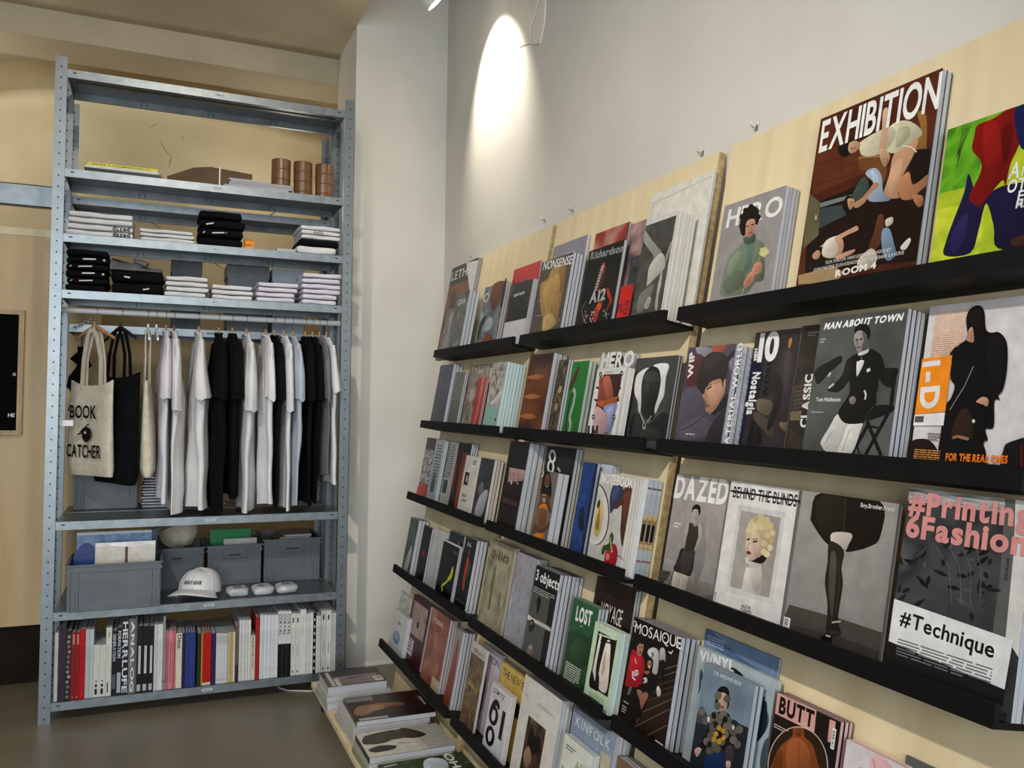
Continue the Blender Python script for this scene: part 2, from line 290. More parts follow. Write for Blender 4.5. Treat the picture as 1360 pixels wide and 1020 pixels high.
class Art:
    """flat print: coloured faces on a w x h sheet facing local -y, unit coordinates"""
    def __init__(s, w, h, y=0., step=.00002): s.w = w; s.h = h; s.y = y; s.k = 0; s.step = step; s.mb = MB()
    def _y(s): s.k += 1; return s.y-s.step*s.k
    def r(s, x0, y0, x1, y1, c, c2=None, side=False):
        y = s._y(); P = [(x0, y0), (x1, y0), (x1, y1), (x0, y1)]; c = lin(c); c2 = lin(c2) if c2 else c
        s.mb.face([(a*s.w, y, b*s.h) for a, b in P], [c, c2, c2, c] if side else [c, c, c2, c2]); return s
    def bg(s, c, c2=None): return s.r(0, 0, 1, 1, c, c2)
    def p(s, P, c, sm=False, k=5):
        if sm and k > 1: P = smooth_poly(P, k)
        y = s._y(); col = lin(c); V = [(a*s.w, y, b*s.h) for a, b in P]
        cx = sum(v[0] for v in V)/len(V); cz = sum(v[2] for v in V)/len(V); sz = max(max(abs(v[0]-cx), abs(v[2]-cz)) for v in V)+1e-6
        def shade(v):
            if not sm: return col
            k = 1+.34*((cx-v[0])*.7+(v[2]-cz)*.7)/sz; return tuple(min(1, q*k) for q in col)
        for t in tessellate_polygon([[Vector((v[0], v[2], 0)) for v in V]]):
            q = [V[i] for i in t]; n = (q[1][0]-q[0][0])*(q[2][2]-q[0][2])-(q[2][0]-q[0][0])*(q[1][2]-q[0][2])
            if n <= 0: q = q[::-1]
            s.mb.face(q, [shade(v) for v in q])
        return s
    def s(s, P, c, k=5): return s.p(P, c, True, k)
    def e(s, cx, cy, rx, ry, c, n=20, rot=0):
        ca, sa = math.cos(rot), math.sin(rot); asp = s.w/s.h; P = []
        for i in range(n):
            a = 2*math.pi*i/n; x = rx*math.cos(a)*s.w; z = ry*math.sin(a)*s.h; P.append((cx+(x*ca-z*sa)/s.w, cy+(x*sa+z*ca)/s.h))
        y = s._y(); s.mb.face([(a*s.w, y, b*s.h) for a, b in P], lin(c)); return s
    def l(s, pts, wd, c):                              # stroked line, width as a fraction of w
        for (x0, y0), (x1, y1) in zip(pts, pts[1:]):
            dx, dz = (x1-x0)*s.w, (y1-y0)*s.h; L = math.hypot(dx, dz) or 1; nx, nz = -dz/L*wd*s.w/2, dx/L*wd*s.w/2; y = s._y()
            s.mb.face([(x0*s.w+nx, y, y0*s.h+nz), (x0*s.w-nx, y, y0*s.h-nz), (x1*s.w-nx, y, y1*s.h-nz), (x1*s.w+nx, y, y1*s.h+nz)][::1], lin(c))
        return s
    def n(s, x0, y0, x1, y1, pal, seed=1, f=5, nx=22, ny=28, stretch=1., con=1.6):
        y = s._y(); a = np.linspace(0, 1, nx+1); b = np.linspace(0, 1, ny+1); A_, B_ = np.meshgrid(a, b); v = vnoise(seed, A_*stretch, B_*s.h/s.w, f); v = np.clip((v-.5)*con+.5, 0, .999)*(len(pal)-1)
        pl = np.array([lin(c) for c in pal]); i = v.astype(int); t = (v-i)[..., None]; C = pl[i]*(1-t)+pl[np.minimum(i+1, len(pal)-1)]*t; k0 = len(s.mb.v)
        for j in range(ny+1):
            for i2 in range(nx+1):
                s.mb.v.append(((x0+(x1-x0)*a[i2])*s.w, y, (y0+(y1-y0)*b[j])*s.h)); s.mb.c.append(tuple(C[j, i2]))
        for j in range(ny):
            for i2 in range(nx): q = k0+j*(nx+1)+i2; s.mb.f.append((q, q+1, q+nx+2, q+nx+1)); s.mb.mi.append(0)
        return s
    def t(s, txt, x, yb, hgt, c, width=None, st='b', rot=0, shear=0, gap=.07, al='l'):
        """text with cap height hgt (fraction of h), baseline at yb, left at x; width (fraction of w) stretches it; rot in degrees"""
        y = s._y(); k = hgt*s.h/CAPH; cx = 0; items = []
        for ch in txt:
            if ch == ' ' or (st, ch) not in GL: cx += .28; continue
            V, Fs, wd = GL[st, ch]; items.append((cx, V, Fs)); cx += wd+gap
        tot = max(cx-gap, .01); kx = (width*s.w/tot) if width else k
        ca, sa = math.cos(math.radians(rot)), math.sin(math.radians(rot)); off = {'l': 0, 'c': -.5, 'r': -1}[al]*tot*kx; col = lin(c)
        for ox, V, Fs in items:
            i = len(s.mb.v)
            for vx, vz in V:
                X = (ox+vx)*kx+off+vz*k*shear; Z = vz*k; s.mb.v.append((x*s.w+X*ca-Z*sa, y, yb*s.h+X*sa+Z*ca)); s.mb.c.append(col)
            for f in Fs: s.mb.f.append(tuple(i+q for q in f)); s.mb.mi.append(0)
        return s
    def para(s, x, y, wd, rows, lh, c, seed=0, dash=True):  # unreadably small print: broken hairlines
        rr = random.Random(seed)
        for i in range(rows):
            z = y-i*lh; a = 0
            while a < wd*(.75 if i == rows-1 else 1):
                b_ = min(a+wd*rr.uniform(.12, .3), wd); s.r(x+a, z, x+b_, z+lh*.45, c); a = b_+wd*.03
        return s
    def bar(s, x0, y0, x1, y1, vert=False, seed=3):        # a barcode
        s.r(x0, y0, x1, y1, 'e8e6e2'); rr = random.Random(seed); a = .08
        while a < .9:
            b_ = a+rr.uniform(.02, .07)
            if vert: s.r(x0+(x1-x0)*.15, y0+(y1-y0)*a, x0+(x1-x0)*.75, y0+(y1-y0)*b_, '151515')
            else: s.r(x0+(x1-x0)*a, y0+(y1-y0)*.25, x0+(x1-x0)*b_, y0+(y1-y0)*.9, '151515')
            a = b_+rr.uniform(.03, .08)
        return s
    def head(s, cx, cy, rx, ry, skin, hair, dark, eyes=True):  # small frontal head with hair, eyes, nose, mouth
        s.e(cx, cy+ry*.22, rx*1.18, ry*1.02, hair); s.e(cx, cy-ry*.08, rx*.86, ry*.86, skin)
        s.s([(cx-rx*.95, cy+ry*.15), (cx-rx*.8, cy+ry*.85), (cx, cy+ry*1.1), (cx+rx*.8, cy+ry*.85), (cx+rx*.95, cy+ry*.15), (cx+rx*.4, cy+ry*.42), (cx-rx*.3, cy+ry*.45)], hair)
        if eyes:
            for d in (-1, 1): s.e(cx+d*rx*.36, cy+ry*.06, rx*.16, ry*.07, dark); s.l([(cx+d*rx*.18, cy+ry*.2), (cx+d*rx*.55, cy+ry*.22)], rx*.1, dark)
            s.l([(cx+rx*.04, cy), (cx+rx*.1, cy-ry*.28)], rx*.09, dark); s.e(cx, cy-ry*.48, rx*.26, ry*.07, '7a3a34' if skin > '6' else dark)
        return s
    # tracing in photograph pixels: Z sets the crop's origin and scale, q/qe/ql/qt draw through the cover's own plane
    def Z(s, ox, oy, k): s.zz = (ox, oy, k); return s
    def m(s, P): ox, oy, k = s.zz; return [s.map(ox+x/k, oy+y/k) for x, y in P]
    def mc(s, P): return [(min(1, max(0, a)), min(1, max(0, b_))) for a, b_ in s.m(P)]
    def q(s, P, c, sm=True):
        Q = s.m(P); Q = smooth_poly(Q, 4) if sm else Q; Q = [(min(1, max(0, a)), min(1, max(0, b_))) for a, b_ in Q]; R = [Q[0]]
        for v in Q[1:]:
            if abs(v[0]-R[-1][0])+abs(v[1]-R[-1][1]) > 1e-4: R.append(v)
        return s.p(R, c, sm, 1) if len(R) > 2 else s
    def qe(s, cx, cy, rx, ry, c, n=16): return s.p(s.mc([(cx+rx*math.cos(2*math.pi*i/n), cy+ry*math.sin(2*math.pi*i/n)) for i in range(n)]), c)
    def ql(s, P, wd, c): return s.l(s.m(P), wd, c)
    def qt(s, txt, S, E, T, c, st='b', shear=0, gap=.07):
        a, b_, t_ = s.m([S, E, T]); dx, dz = (b_[0]-a[0])*s.w, (b_[1]-a[1])*s.h; tx, tz = (t_[0]-a[0])*s.w, (t_[1]-a[1])*s.h; L = math.hypot(dx, dz); hh = abs(dx*tz-dz*tx)/L
        return s.t(txt, a[0], a[1], hh/s.h, c, L/s.w, st, math.degrees(math.atan2(dz, dx)), shear, gap)
    def build(s, name, parent, mat=None): return s.mb.build(name, mat or M['print'], parent, color=True)
# letter-board writing
t_, ww_, hh_ = LETTER_BOARD
A = Art(ww_, hh_, -.0165)
A.t('12', .952, .475, .020, 'd8d8d8', al='r', st='b'); A.t('HE', .952, .145, .028, 'd8d8d8', al='r', st='b'); ob = A.build('lettering', t_); ob.location = (-ww_, 0, 0)
# ------------------------------------------------------------------ leaning display boards
SD = 1.1*1.157; TH = .1787; CT, ST = math.cos(TH), math.sin(TH)
TX = 1.1*(-1.0203+1.157*(.0529+1.0203)-.2449); TZ = 1.1*(1.2095+1.157*(1.7438-1.2095))
def wy(y): return 1.1*(-3.0883+1.157*(y+3.0883)-.7412)
NV = Vector((-CT, 0, ST)); DV = Vector((-ST, 0, -CT)); T0 = Vector((TX, 0, TZ))
def PL(y, s, n): p = T0+DV*s+NV*n; return Vector((p.x, y, p.z))
def onp(px, py, n):
    d = ray(px, py); t = ((T0-CAM).dot(NV)+n)/d.dot(NV); X = CAM+d*t; return X.y, (X-T0).dot(DV)
SL = [SD*v for v in (.3589, .6189, .8788, 1.141, 1.4041)]; LO = .075*SD; LIP = .034
PAN = [(wy(-.1746), wy(-.8598)), (wy(-.8882), wy(-1.6552)), (wy(-1.6942), wy(-2.50))]
LED = [(wy(-.1561), wy(-.891)), (wy(-.9385), wy(-1.6634)), (wy(-1.7118), wy(-2.4529))]
MWP = Matrix(((0, CT, ST, 0), (-1, 0, 0, 0), (0, -ST, CT, 0), (0, 0, 0, 1)))   # columns: x=-Y, y=-N, z=up the board
def frame(y, s, n): return Matrix.Translation(PL(y, s, n)) @ MWP
SBOT = TZ/CT-.004
BN = ['beside the shelving', 'in the middle', 'with the tallest magazines on top']
for i, ((y0, y1), (a0, a1)) in enumerate(zip(PAN, LED)):
    t = thing('display_board', 'leaning birch plywood display board with five black ledges, '+['next to the white pier', 'between two other boards', 'holding the largest magazines'][i], 'display board', frame(y0, SBOT, 0))
    W_ = y0-y1; thk = .022
    mb = MB(); mb.box(0, W_, 0, thk, 0, SBOT); mb.mi = [1 if k in (0, 1, 4, 5) else 0 for k in range(6)]; mb.build('plywood_panel', [M['ply'], M['plyedge']], t)
    for k, s_ in enumerate(SL):
        x0, x1 = y0-a0, y0-a1; z1 = SBOT-s_; mb = MB()
        mb.box(x0, x1, -LO, -LO+.012, z1-LIP, z1); mb.box(x0, x1, -LO+.012, 0, z1-LIP, z1-LIP+.010);
        mb.build('ledge', M['ledge'], t)
# hooks on the wall above the boards
for u, v in ((627, 340), (725, 292), (762, 279), (934, 203), (1006, 169)):
    p = on_x(u, v, 0); mb = MB()
    mb.tube([(0, 0, -.003), (-.010, 0, -.003), (-.016, 0, -.001), (-.020, 0, .004), (-.019, 0, .010)], .0018, 6); mb.tube([(-.001, -.008, -.006), (-.003, -.008, .008), (-.001, -.008, .018)], .001, 5)
    mb.box(-.003, 0, -.004, .004, -.008, .005)
    tag(mb.build('wall_hook', M['chrome'], smooth=True), 'small bent metal screw hook in the white wall above the display boards', 'hook', 'hooks above the boards').location = p
# ------------------------------------------------------------------ magazines
def mag_meshes(w, h, t, cov):
    c = lin(cov); mb = MB(); e = .0007
    mb.box(0, w, -t, -t+e, 0, h, c); mb.box(0, w, -e, 0, 0, h, c); mb.box(0, .0012, -t+e, -e, 0, h, c)
    pg = MB(); pg.box(.0014, w-.0012, -t+e, -e, .0006, h-.001)
    return mb.mesh('cover', M['print'], True), pg
LASTCM = []
def make_mag(mw, w, h, t, art, cov, label, cat='magazine', pages='pages', group=None, name='magazine', cm=None, mp=None):
    r = thing(name, label, cat, mw, group)
    cv, pg = cm or mag_meshes(w, h, t, cov)
    if not cm: pg = pg.mesh('page_block', M[pages]); LASTCM[:] = [cv, pg]
    link('cover', cv, r); link('page_block', pg, r)
    if art:
        A = Art(w, h, -t); A.map = mp; art(A); A.build('cover_print', r)
    return r
def mag(row, TL, TR, nb=.002, b=None, t=.008, n=1, art=None, cov='303030', pages='pages', label='', grp=None, sb=.0234, dy=0., extra=0., back=True):
    """TL, TR: photo pixels of the front cover's top corners; b: pixel column of the rear copy's near top corner; n copies"""
    nf = nb+t*n
    if b is not None:
        best = None
        for i in range(4, 82):
            q = i*.001; y2, s2 = onp(TR[0], TR[1], q); u = pix(PL(y2, s2, nb))[0]
            if q > nb+.003 and (best is None or abs(u-b) < best[0]): best = (abs(u-b), q)
        nf = best[1]
    nf = min(nf, LO-.014); tt = (nf-nb)/n
    y1, s1 = onp(*TL, nf); y2, s2 = onp(*TR, nf); st = (s1+s2)/2; w_ = y1-y2+extra; sbm = SL[row]+sb; h_ = sbm-st
    mw = frame(y1, sbm, nf-tt); r = make_mag(mw, w_, h_, tt-.0004, art, cov, label, pages=pages, mp=lambda u, v: (lambda ys: ((y1-ys[0])/w_, (sbm-ys[1])/h_))(onp(u, v, nf)))
    cm = tuple(LASTCM)
    for i in range(1, n):
        q = make_mag(frame(y1+R_.uniform(-.0015, .0015), sbm, nf-tt*(i+1)), w_, h_, tt, None, cov, ['first','second','third','fourth','fifth'][i-1]+' spare copy behind the front '+(grp or label), cm=cm, group='copies behind the '+(grp or label))
    return r
SK = 'c08a66'; SK2 = 'a06a48'; DKS = '5a3520'
# ---- cover prints --------------------------------------------------------
def a_fire(A): A.bg('2a1a14', '161216').n(0, .0, 1, .8, ['241610', '5a2c16', '8a4a20', '3a1c12'], 3, 3); A.t('LETHER', .03, .86, .09, 'c9c4c0', .92); A.p([(.55, 1), (1, .97), (1, .55)], 'd6d2cc')
def a_statue(A): A.n(0, 0, 1, 1, ['3c3c3c', '7c7c78', '5a5a58', '9c9c96'], 5, 4); A.s([(.2, .2), (.35, .6), (.3, .85), (.6, .9), (.7, .6), (.85, .3)], '92928c')
def a_quad(A): A.n(0, 0, 1, 1, ['2e2e2e', '6e6e6a', '4c4c4a', 'a5a59e'], 8, 4); A.t('QUA', .2, .80, .09, 'd8d8d2', .6); A.t('Disobed', .06, .02, .07, 'e2e2dc', .8)
def a_silver(A):
    A.n(0, 0, 1, 1, ['3a4044', '7f898c', '4f5658', '9aa5a6'], 4, 3); A.s([(.35, 1), (.4, .75), (.6, .6), (.85, .75), (.9, 1)], '6a3a24'); A.s([(.9, 1), (.88, .7), (1, .62), (1, 1)], '14110e')
    A.s([(.2, 0), (.3, .2), (.6, .28), (.85, .2), (.9, 0)], '7a3f26'); A.s([(.02, .3), (.1, .5), (.3, .55), (.2, .4), (.12, .2)], '121414'); A.e(.5, .42, .2, .1, 'a5b2ae'); A.e(.14, .84, .13, .07, 'd4d2cc'); A.e(.14, .84, .09, .045, '6a6a66'); A.t('S', .09, .82, .04, 'e0e0dc')
def a_blue(A): A.bg('b81820', 'c41c22'); A.t('blue', .05, .74, .14, '2a0a0c', .55, st='r'); A.n(.0, .55, 1, .72, ['3a0a0c', 'a8141a', '5a0c10'], 4, 9)
def a_aperture(A):
    A.bg('101010'); A.r(0, 0, 1, .42, 'd2cfd2'); A.t('aperture', .2, .80, .055, 'dcdcd8', .5)
    rr = random.Random(2)
    for i in range(26): A.e(rr.choice((rr.uniform(.02, .25), rr.uniform(.75, .98))), rr.uniform(.45, .97), .012, .006, 'b8b0ac', 6)
def a_lilac(A): A.bg('7c7680', '8e8890'); A.para(.4, .87, .3, 2, .035, 'c5c0c6')
def a_nonsense(A):
    A.bg('4a4038', '3c332d'); A.s([(.1, .45), (.3, .72), (.55, .8), (.75, .83), (.72, .5), (.55, .2), (.35, .02), (.2, .1), (.05, .3)], 'a67f3f'); A.n(.22, .18, .62, .68, ['8a6428', 'c49a52', 'a97c3a', 'd0aa66'], 9, 6)
    A.s([(.62, .66), (.74, .8), (.72, .5), (.6, .28)], '8a6428'); A.t('NONSENSE', .03, .87, .085, 'e6e4de', .9, shear=.1)
    A.l([(.02, .3), (.25, .33)], .02, '8a8278')
def a_skeleton(A):
    A.bg('0e0d0e'); A.t('Richardson', .05, .88, .075, '8a8a8a', .9)
    for i in range(9): A.e(.44+.01*i, .75-.045*i, .07+.004*i, .014, 'b08070', 12); A.e(.46+.01*i, .745-.045*i, .03, .01, 'c83020', 8)
    A.l([(.5, .6), (.72, .42), (.78, .28), (.62, .05)], .05, 'c02818'); A.l([(.46, .58), (.2, .45), (.1, .25), (.2, .06)], .035, '6a6a58')
    rr = random.Random(5)
    for i in range(50): A.e(rr.uniform(.15, .8), rr.uniform(.02, .2), .02, .008, rr.choice(['c86050', 'b8a8a0', '802018', 'd8c8c0']), 6)
    A.e(.52, .2, .09, .07, 'c43018'); A.t('A12', .28, .32, .11, 'b8b4b0', .5)
def a_redblur(A): A.bg('7a2420', '96302a'); A.n(0, 0, 1, 1, ['244044', '7c3230', 'a5382e', 'b08478', '4a2a2a'], 6, 1.6)
def a_tealpink(A): A.n(0, 0, 1, 1, ['1e4a50', '8a6a68', 'b5948e', '30585c'], 8, 1.6)
def a_dkgrey(A): A.n(0, 0, 1, 1, ['28292a', '4a4c4c', '38393a'], 8, 3)
def a_bwfigure(A):
    A.bg('cfccc8'); A.r(.0, 0, .97, .95, '3a3a38', '4a4a48'); A.n(0, 0, .97, .95, ['2c2c2b', '5c5c59', '3c3c3b', '6c6c68'], 12, 4)
    A.s([(.32, .85), (.42, .9), (.5, .7), (.62, .6), (.75, .72), (.82, .9), (.9, .9), (.86, .66), (.72, .5), (.7, .35), (.5, .2), (.3, .05), (.2, .1), (.42, .35), (.48, .52), (.38, .66)], '9c9b96')
    A.e(.58, .8, .12, .075, '7c7b77'); A.s([(.5, .5), (.7, .52), (.66, .3), (.45, .22)], 'b5b4ae')
def a_env(A): A.bg('d2cebf', 'dad6c9'); A.l([(.04, .93), (.97, .96)], .012, 'c2bdac'); A.l([(.05, .02), (.04, .93)], .008, 'c2bdac')
def a_card(A): A.bg('c9201c'); A.t('PL', .08, .42, .18, '30100e', .4); A.e(.72, .5, .22, .16, '30100e'); A.e(.72, .5, .17, .12, 'c9201c'); A.t('2', .64, .44, .14, '30100e', .16)
def a_hero(A):
    A.bg('97918e', '8f8988'); A.t('HERO', .07, .83, .13, 'e4e2de', .86)
    A.s([(.12, .0), (.14, .18), (.22, .36), (.36, .47), (.5, .5), (.66, .45), (.78, .33), (.8, .12), (.74, .0)], '66705a'); A.s([(.2, .02), (.24, .2), (.36, .14), (.52, .1), (.54, .02)], '525c48'); A.s([(.44, .5), (.6, .5), (.56, .28), (.47, .2)], '53685c')
    A.s([(.42, .46), (.62, .47), (.6, .56), (.44, .56)], '4c5c50'); A.head(.52, .68, .13, .13, 'b98670', '171210', '2a1a14')
    A.s([(.34, .72), (.36, .86), (.5, .93), (.66, .88), (.7, .74), (.62, .78), (.42, .77)], '15110f')
    for x, y in ((.36, .8), (.5, .9), (.64, .84), (.42, .87), (.58, .89)): A.e(x, y, .06, .035, '191412', 10)
    A.l([(.44, .02), (.70, .34)], .018, '8a9060'); A.s([(.62, .3), (.72, .24), (.82, .3), (.8, .38), (.66, .37)], 'c9c07a'); A.e(.72, .33, .07, .035, 'd8cf86', 8)
    A.s([(.42, .16), (.54, .2), (.56, .12), (.46, .06), (.4, .1)], 'ab765c'); A.s([(.56, .24), (.7, .26), (.7, .2), (.6, .16), (.54, .2)], 'b5806a')
    for i in range(3): A.l([(.57, .232-.022*i), (.68, .245-.022*i)], .006, '7c4c3a')
def a_exhib(A):
    A.n(0, 0, 1, 1, ['2a120c', '481e12', '5c2a18', '34160e'], 3, 3); A.r(0, .04, .92, .5, '1c0f0c', '241210'); A.r(.03, .14, .2, .36, '5c5240'); A.r(.2, .2, .42, .36, '3c403a'); A.r(.0, 0, .6, .07, '9a7c58')
    A.p([(.62, .35), (.98, .4), (1, .85), (.66, .8)], '6e4a26')
    # seated figure shown sideways: hair, arms, white top, shorts, legs
    A.s([(.3, .62), (.34, .68), (.46, .68), (.46, .6), (.38, .57)], '15100d'); A.e(.41, .625, .055, .04, 'b98a70'); A.s([(.46, .68), (.62, .72), (.66, .62), (.5, .56)], 'c9bfa4'); A.s([(.6, .86), (.67, .86), (.68, .6), (.66, .5), (.6, .52)], 'c29a7e')
    A.s([(.68, .7), (.78, .78), (.94, .74), (.9, .62), (.7, .6)], 'ccc4a8'); A.s([(.7, .6), (.84, .62), (.78, .38), (.72, .27), (.62, .3)], 'b98a6c'); A.s([(.74, .3), (.82, .36), (.98, .46), (1, .4), (.86, .26), (.9, .2), (.84, .18)], 'a4714f'); A.s([(.84, .46), (.98, .52), (1, .6), (.88, .54)], '201410')
    A.s([(.44, .46), (.56, .5), (.62, .36), (.56, .3), (.44, .3)], '8a98a8'); A.s([(.34, .4), (.42, .44), (.48, .36), (.36, .28)], '35423a'); A.s([(.38, .3), (.46, .34), (.52, .4), (.55, .37), (.44, .26)], 'a4714f'); A.e(.34, .29, .045, .035, '1a1210'); A.e(.36, .28, .035, .028, 'a8785c')
    A.s([(.2, .1), (.22, .2), (.34, .2), (.36, .12), (.28, .08)], 'b9a88e'); A.e(.16, .13, .04, .035, 'ac7c60'); A.s([(.24, .19), (.4, .25), (.48, .27), (.47, .24), (.3, .17)], 'b98a70'); A.s([(.33, .14), (.46, .13), (.52, .1), (.42, .08)], 'b98a70')
    A.s([(.62, .06), (.66, .24), (.7, .32), (.72, .22), (.68, .06)], '5c3424'); A.s([(.7, .1), (.72, .24), (.82, .22), (.82, .04), (.72, .02)], '5f7486'); A.s([(.86, .14), (.96, .2), (.97, .16), (.9, .11)], 'c8c4ba'); A.s([(.52, .02), (.62, .08), (.68, .06), (.66, 0), (.5, 0)], 'b9ad9c')
    A.t('EXHIBITION', .02, .845, .135, 'eeece6', .95); A.t('TILDA SWINTON  HANS ULRICH  DAVID HOCKNEY', .22, .088, .020, 'd8d2c8', .62, st='r'); A.t('MATTER & SHAPE  ELLEN HAHORSE', .12, .058, .018, 'd8d2c8', .78, st='r'); A.t('ROOM 4', .36, .012, .034, 'e6e2da', .34)
def a_another(A):
    A.bg('b4c228', '6aa020'); A.n(0, 0, 1, 1, ['c2c830', 'a4bc24', '5c9a22', 'd0d23c'], 6, 1.5); A.s([(.22, 1), (.2, .8), (.3, .62), (.28, .42), (.36, .36), (.5, .45), (.62, .5), (.7, .7), (.64, 1)], '7c0e0c'); A.n(.3, .5, .58, .98, ['5c0a08', '8c1410', '6a0c0a'], 4, 5)
    for i in range(7): A.l([(.27+.035*i, .46), (.25+.04*i, .34)], .012, '8a1810')
    A.s([(.1, 0), (.08, .14), (.16, .3), (.24, .45), (.34, .52), (.42, .4), (.36, .2), (.24, .0)], '1c1536'); A.s([(.34, .48), (.55, .55), (.8, .5), (.92, .3), (1, .1), (.7, .04), (.5, .1), (.44, .3)], '1a1436'); A.s([(.64, 1), (.7, .72), (.9, .6), (1, .7), (1, 1)], '161a3e')
    for k in range(5): A.l([(.05+.02*k, .98-.01*k), (.09+.012*k, .72-.03*k)], .008, '2a3a14')
    for ch, x, y, h in (('A', .46, .56, .085), ('N', .54, .60, .05), ('O', .44, .46, .075), ('T', .53, .47, .07), ('H', .6, .5, .05), ('E', .53, .39, .06), ('R', .59, .42, .05), ('M', .525, .325, .045), ('A', .58, .345, .045), ('N', .63, .36, .045)): A.t(ch, x, y, h, 'e6e4e0')
    A.bar(.0, .0, .05, .06)
def a_night(A): A.bg('3a3c50', '44465c'); A.n(0, 0, 1, 1, ['2c2e40', '3e4056', '4c4e62'], 2, 4); A.e(.35, .5, .03, .015, '9a9aa8', 8)
def a_moss(A): A.bg('4c5448', '70766c'); A.l([(.2, .1), (.4, .3), (.3, .45), (.6, .55)], .05, '8a3a30'); A.n(0, .5, 1, 1, ['5c645a', '7c827a'], 3, 5)
def a_flowers(A): A.n(0, 0, 1, 1, ['4c3a34', '8a7a70', 'a89a8e', '6a4a42'], 3, 5); A.t('Yve', .3, .86, .09, 'd8d2ca', .5); A.e(.4, .55, .16, .1, 'bfb2a4', 10)
def a_redcurl(A): A.bg('9a2c28', 'b8423c'); A.s([(.2, 0), (.5, .5), (.45, 1), (.8, 1), (.75, .5), (.6, 0)], 'cf6a60')
def a_mint(A):
    A.bg('8fb5a8'); A.r(.04, .37, .96, .97, 'b9b2aa'); A.n(.04, .37, .96, .97, ['6a5a50', 'a89a90', 'c9c0b6', '8a7468'], 7, 3); A.s([(.3, .4), (.6, .5), (.95, .62), (.9, .45)], 'd6d2cc'); A.l([(.2, .9), (.5, .7), (.4, .6)], .05, '5a4034'); A.e(.85, .18, .06, .03, '1c2422', 8); A.e(.82, .08, .05, .025, '1c2422', 8); A.e(.5, .2, .04, .01, '4c6a60', 6)
def a_brownblur(A):
    A.n(0, 0, 1, 1, ['2a1408', '5a2c0e', '74401a', '3c1e0a'], 9, 2, stretch=.4)
    for y in (.72, .48, .24): A.s([(.0, y), (.4, y+.035), (.75, y), (.4, y-.03)], 'b06a30')
    for i, hgt in enumerate((.09, .13, .09, .12, .1, .13)): A.l([(.36+.09*i, .72), (.37+.09*i, .72+hgt)], .02, '8a7458')
def a_gold(A): A.n(0, 0, 1, 1, ['1e1e1c', '3c3a34', '2a2a28', '7c6a44', '32302c'], 11, 6); A.e(.6, .62, .18, .05, 'a8905c', 10); A.e(.5, .4, .2, .05, '98825a', 10)
def a_snake(A): A.bg('1c6a24', '247a2c'); A.s([(.0, .6), (.3, .7), (.5, .92), (.35, .9), (.1, .7)], '5a1c14'); A.l([(.35, .65), (.5, .6), (.5, .45), (.4, .3), (.55, .2), (.5, .05)], .12, 'a8b0a0'); A.l([(.3, .6), (.25, .4), (.3, .1)], .08, '1a241a')
def a_herogrey(A): A.bg('a5a39d', 'b4b2ac'); A.e(.55, .9, .22, .08, '1a1816'); A.t('HERO', .04, .80, .115, 'e6e4de', .9)
def a_bordered(A):
    A.bg('dcdad6'); A.r(.1, .02, .88, .86, '2c1a16'); A.n(.1, .02, .88, .86, ['3a2420', '8a4a34', 'b07458', '6c4438'], 6, 2.4); A.s([(.12, .78), (.3, .84), (.5, .8), (.6, .4), (.5, .3), (.36, .5)], 'b56a4a'); A.s([(.12, .36), (.34, .4), (.6, .1), (.4, .02), (.12, .02)], 'c0948a'); A.s([(.5, .4), (.86, .5), (.86, .1), (.6, .06)], '7a84b0'); A.l([(.3, .52), (.5, .44), (.84, .56)], .07, 'b54c1e')
    for x, y in ((.07, .84), (.93, .86), (.08, .2), (.93, .2), (.08, .5), (.93, .5)): A.e(x, y, .035, .018, '141414', 8)
    for i in range(4): A.l([(.16+.06*i, .0), (.16+.06*i, .05+.02*(i % 2))], .025, '121212')
def a_hood(A):
    A.n(0, 0, 1, 1, ['2a2a29', '4c4c4a', '3a3a39', '5c5c59'], 3, 2.5); A.s([(.06, .72), (.2, .86), (.4, .92), (.5, .7), (.3, .4), (.2, .28), (.14, .5)], 'd2d2ce'); A.s([(.5, .9), (.84, .88), (.86, .72), (.66, .4), (.5, .3)], 'd2d2ce')
    A.s([(.28, .8), (.4, .9), (.55, .9), (.68, .8), (.66, .55), (.58, .36), (.46, .3), (.34, .38), (.28, .55)], '161616'); A.s([(.34, .66), (.5, .72), (.62, .66), (.6, .52), (.48, .42), (.38, .5)], '2c2b2a'); A.e(.41, .6, .05, .015, '080808', 8); A.e(.56, .6, .05, .015, '080808', 8)
    A.s([(.0, .0), (.1, .3), (.35, .36), (.6, .34), (.86, .3), (1, 0)], '1c1c1c'); A.l([(.35, .36), (.46, .24), (.6, .36)], .02, 'a8a8a4'); A.e(.46, .2, .035, .04, '9c9c98', 8); A.para(.38, .07, .24, 2, .018, '8a8a88')
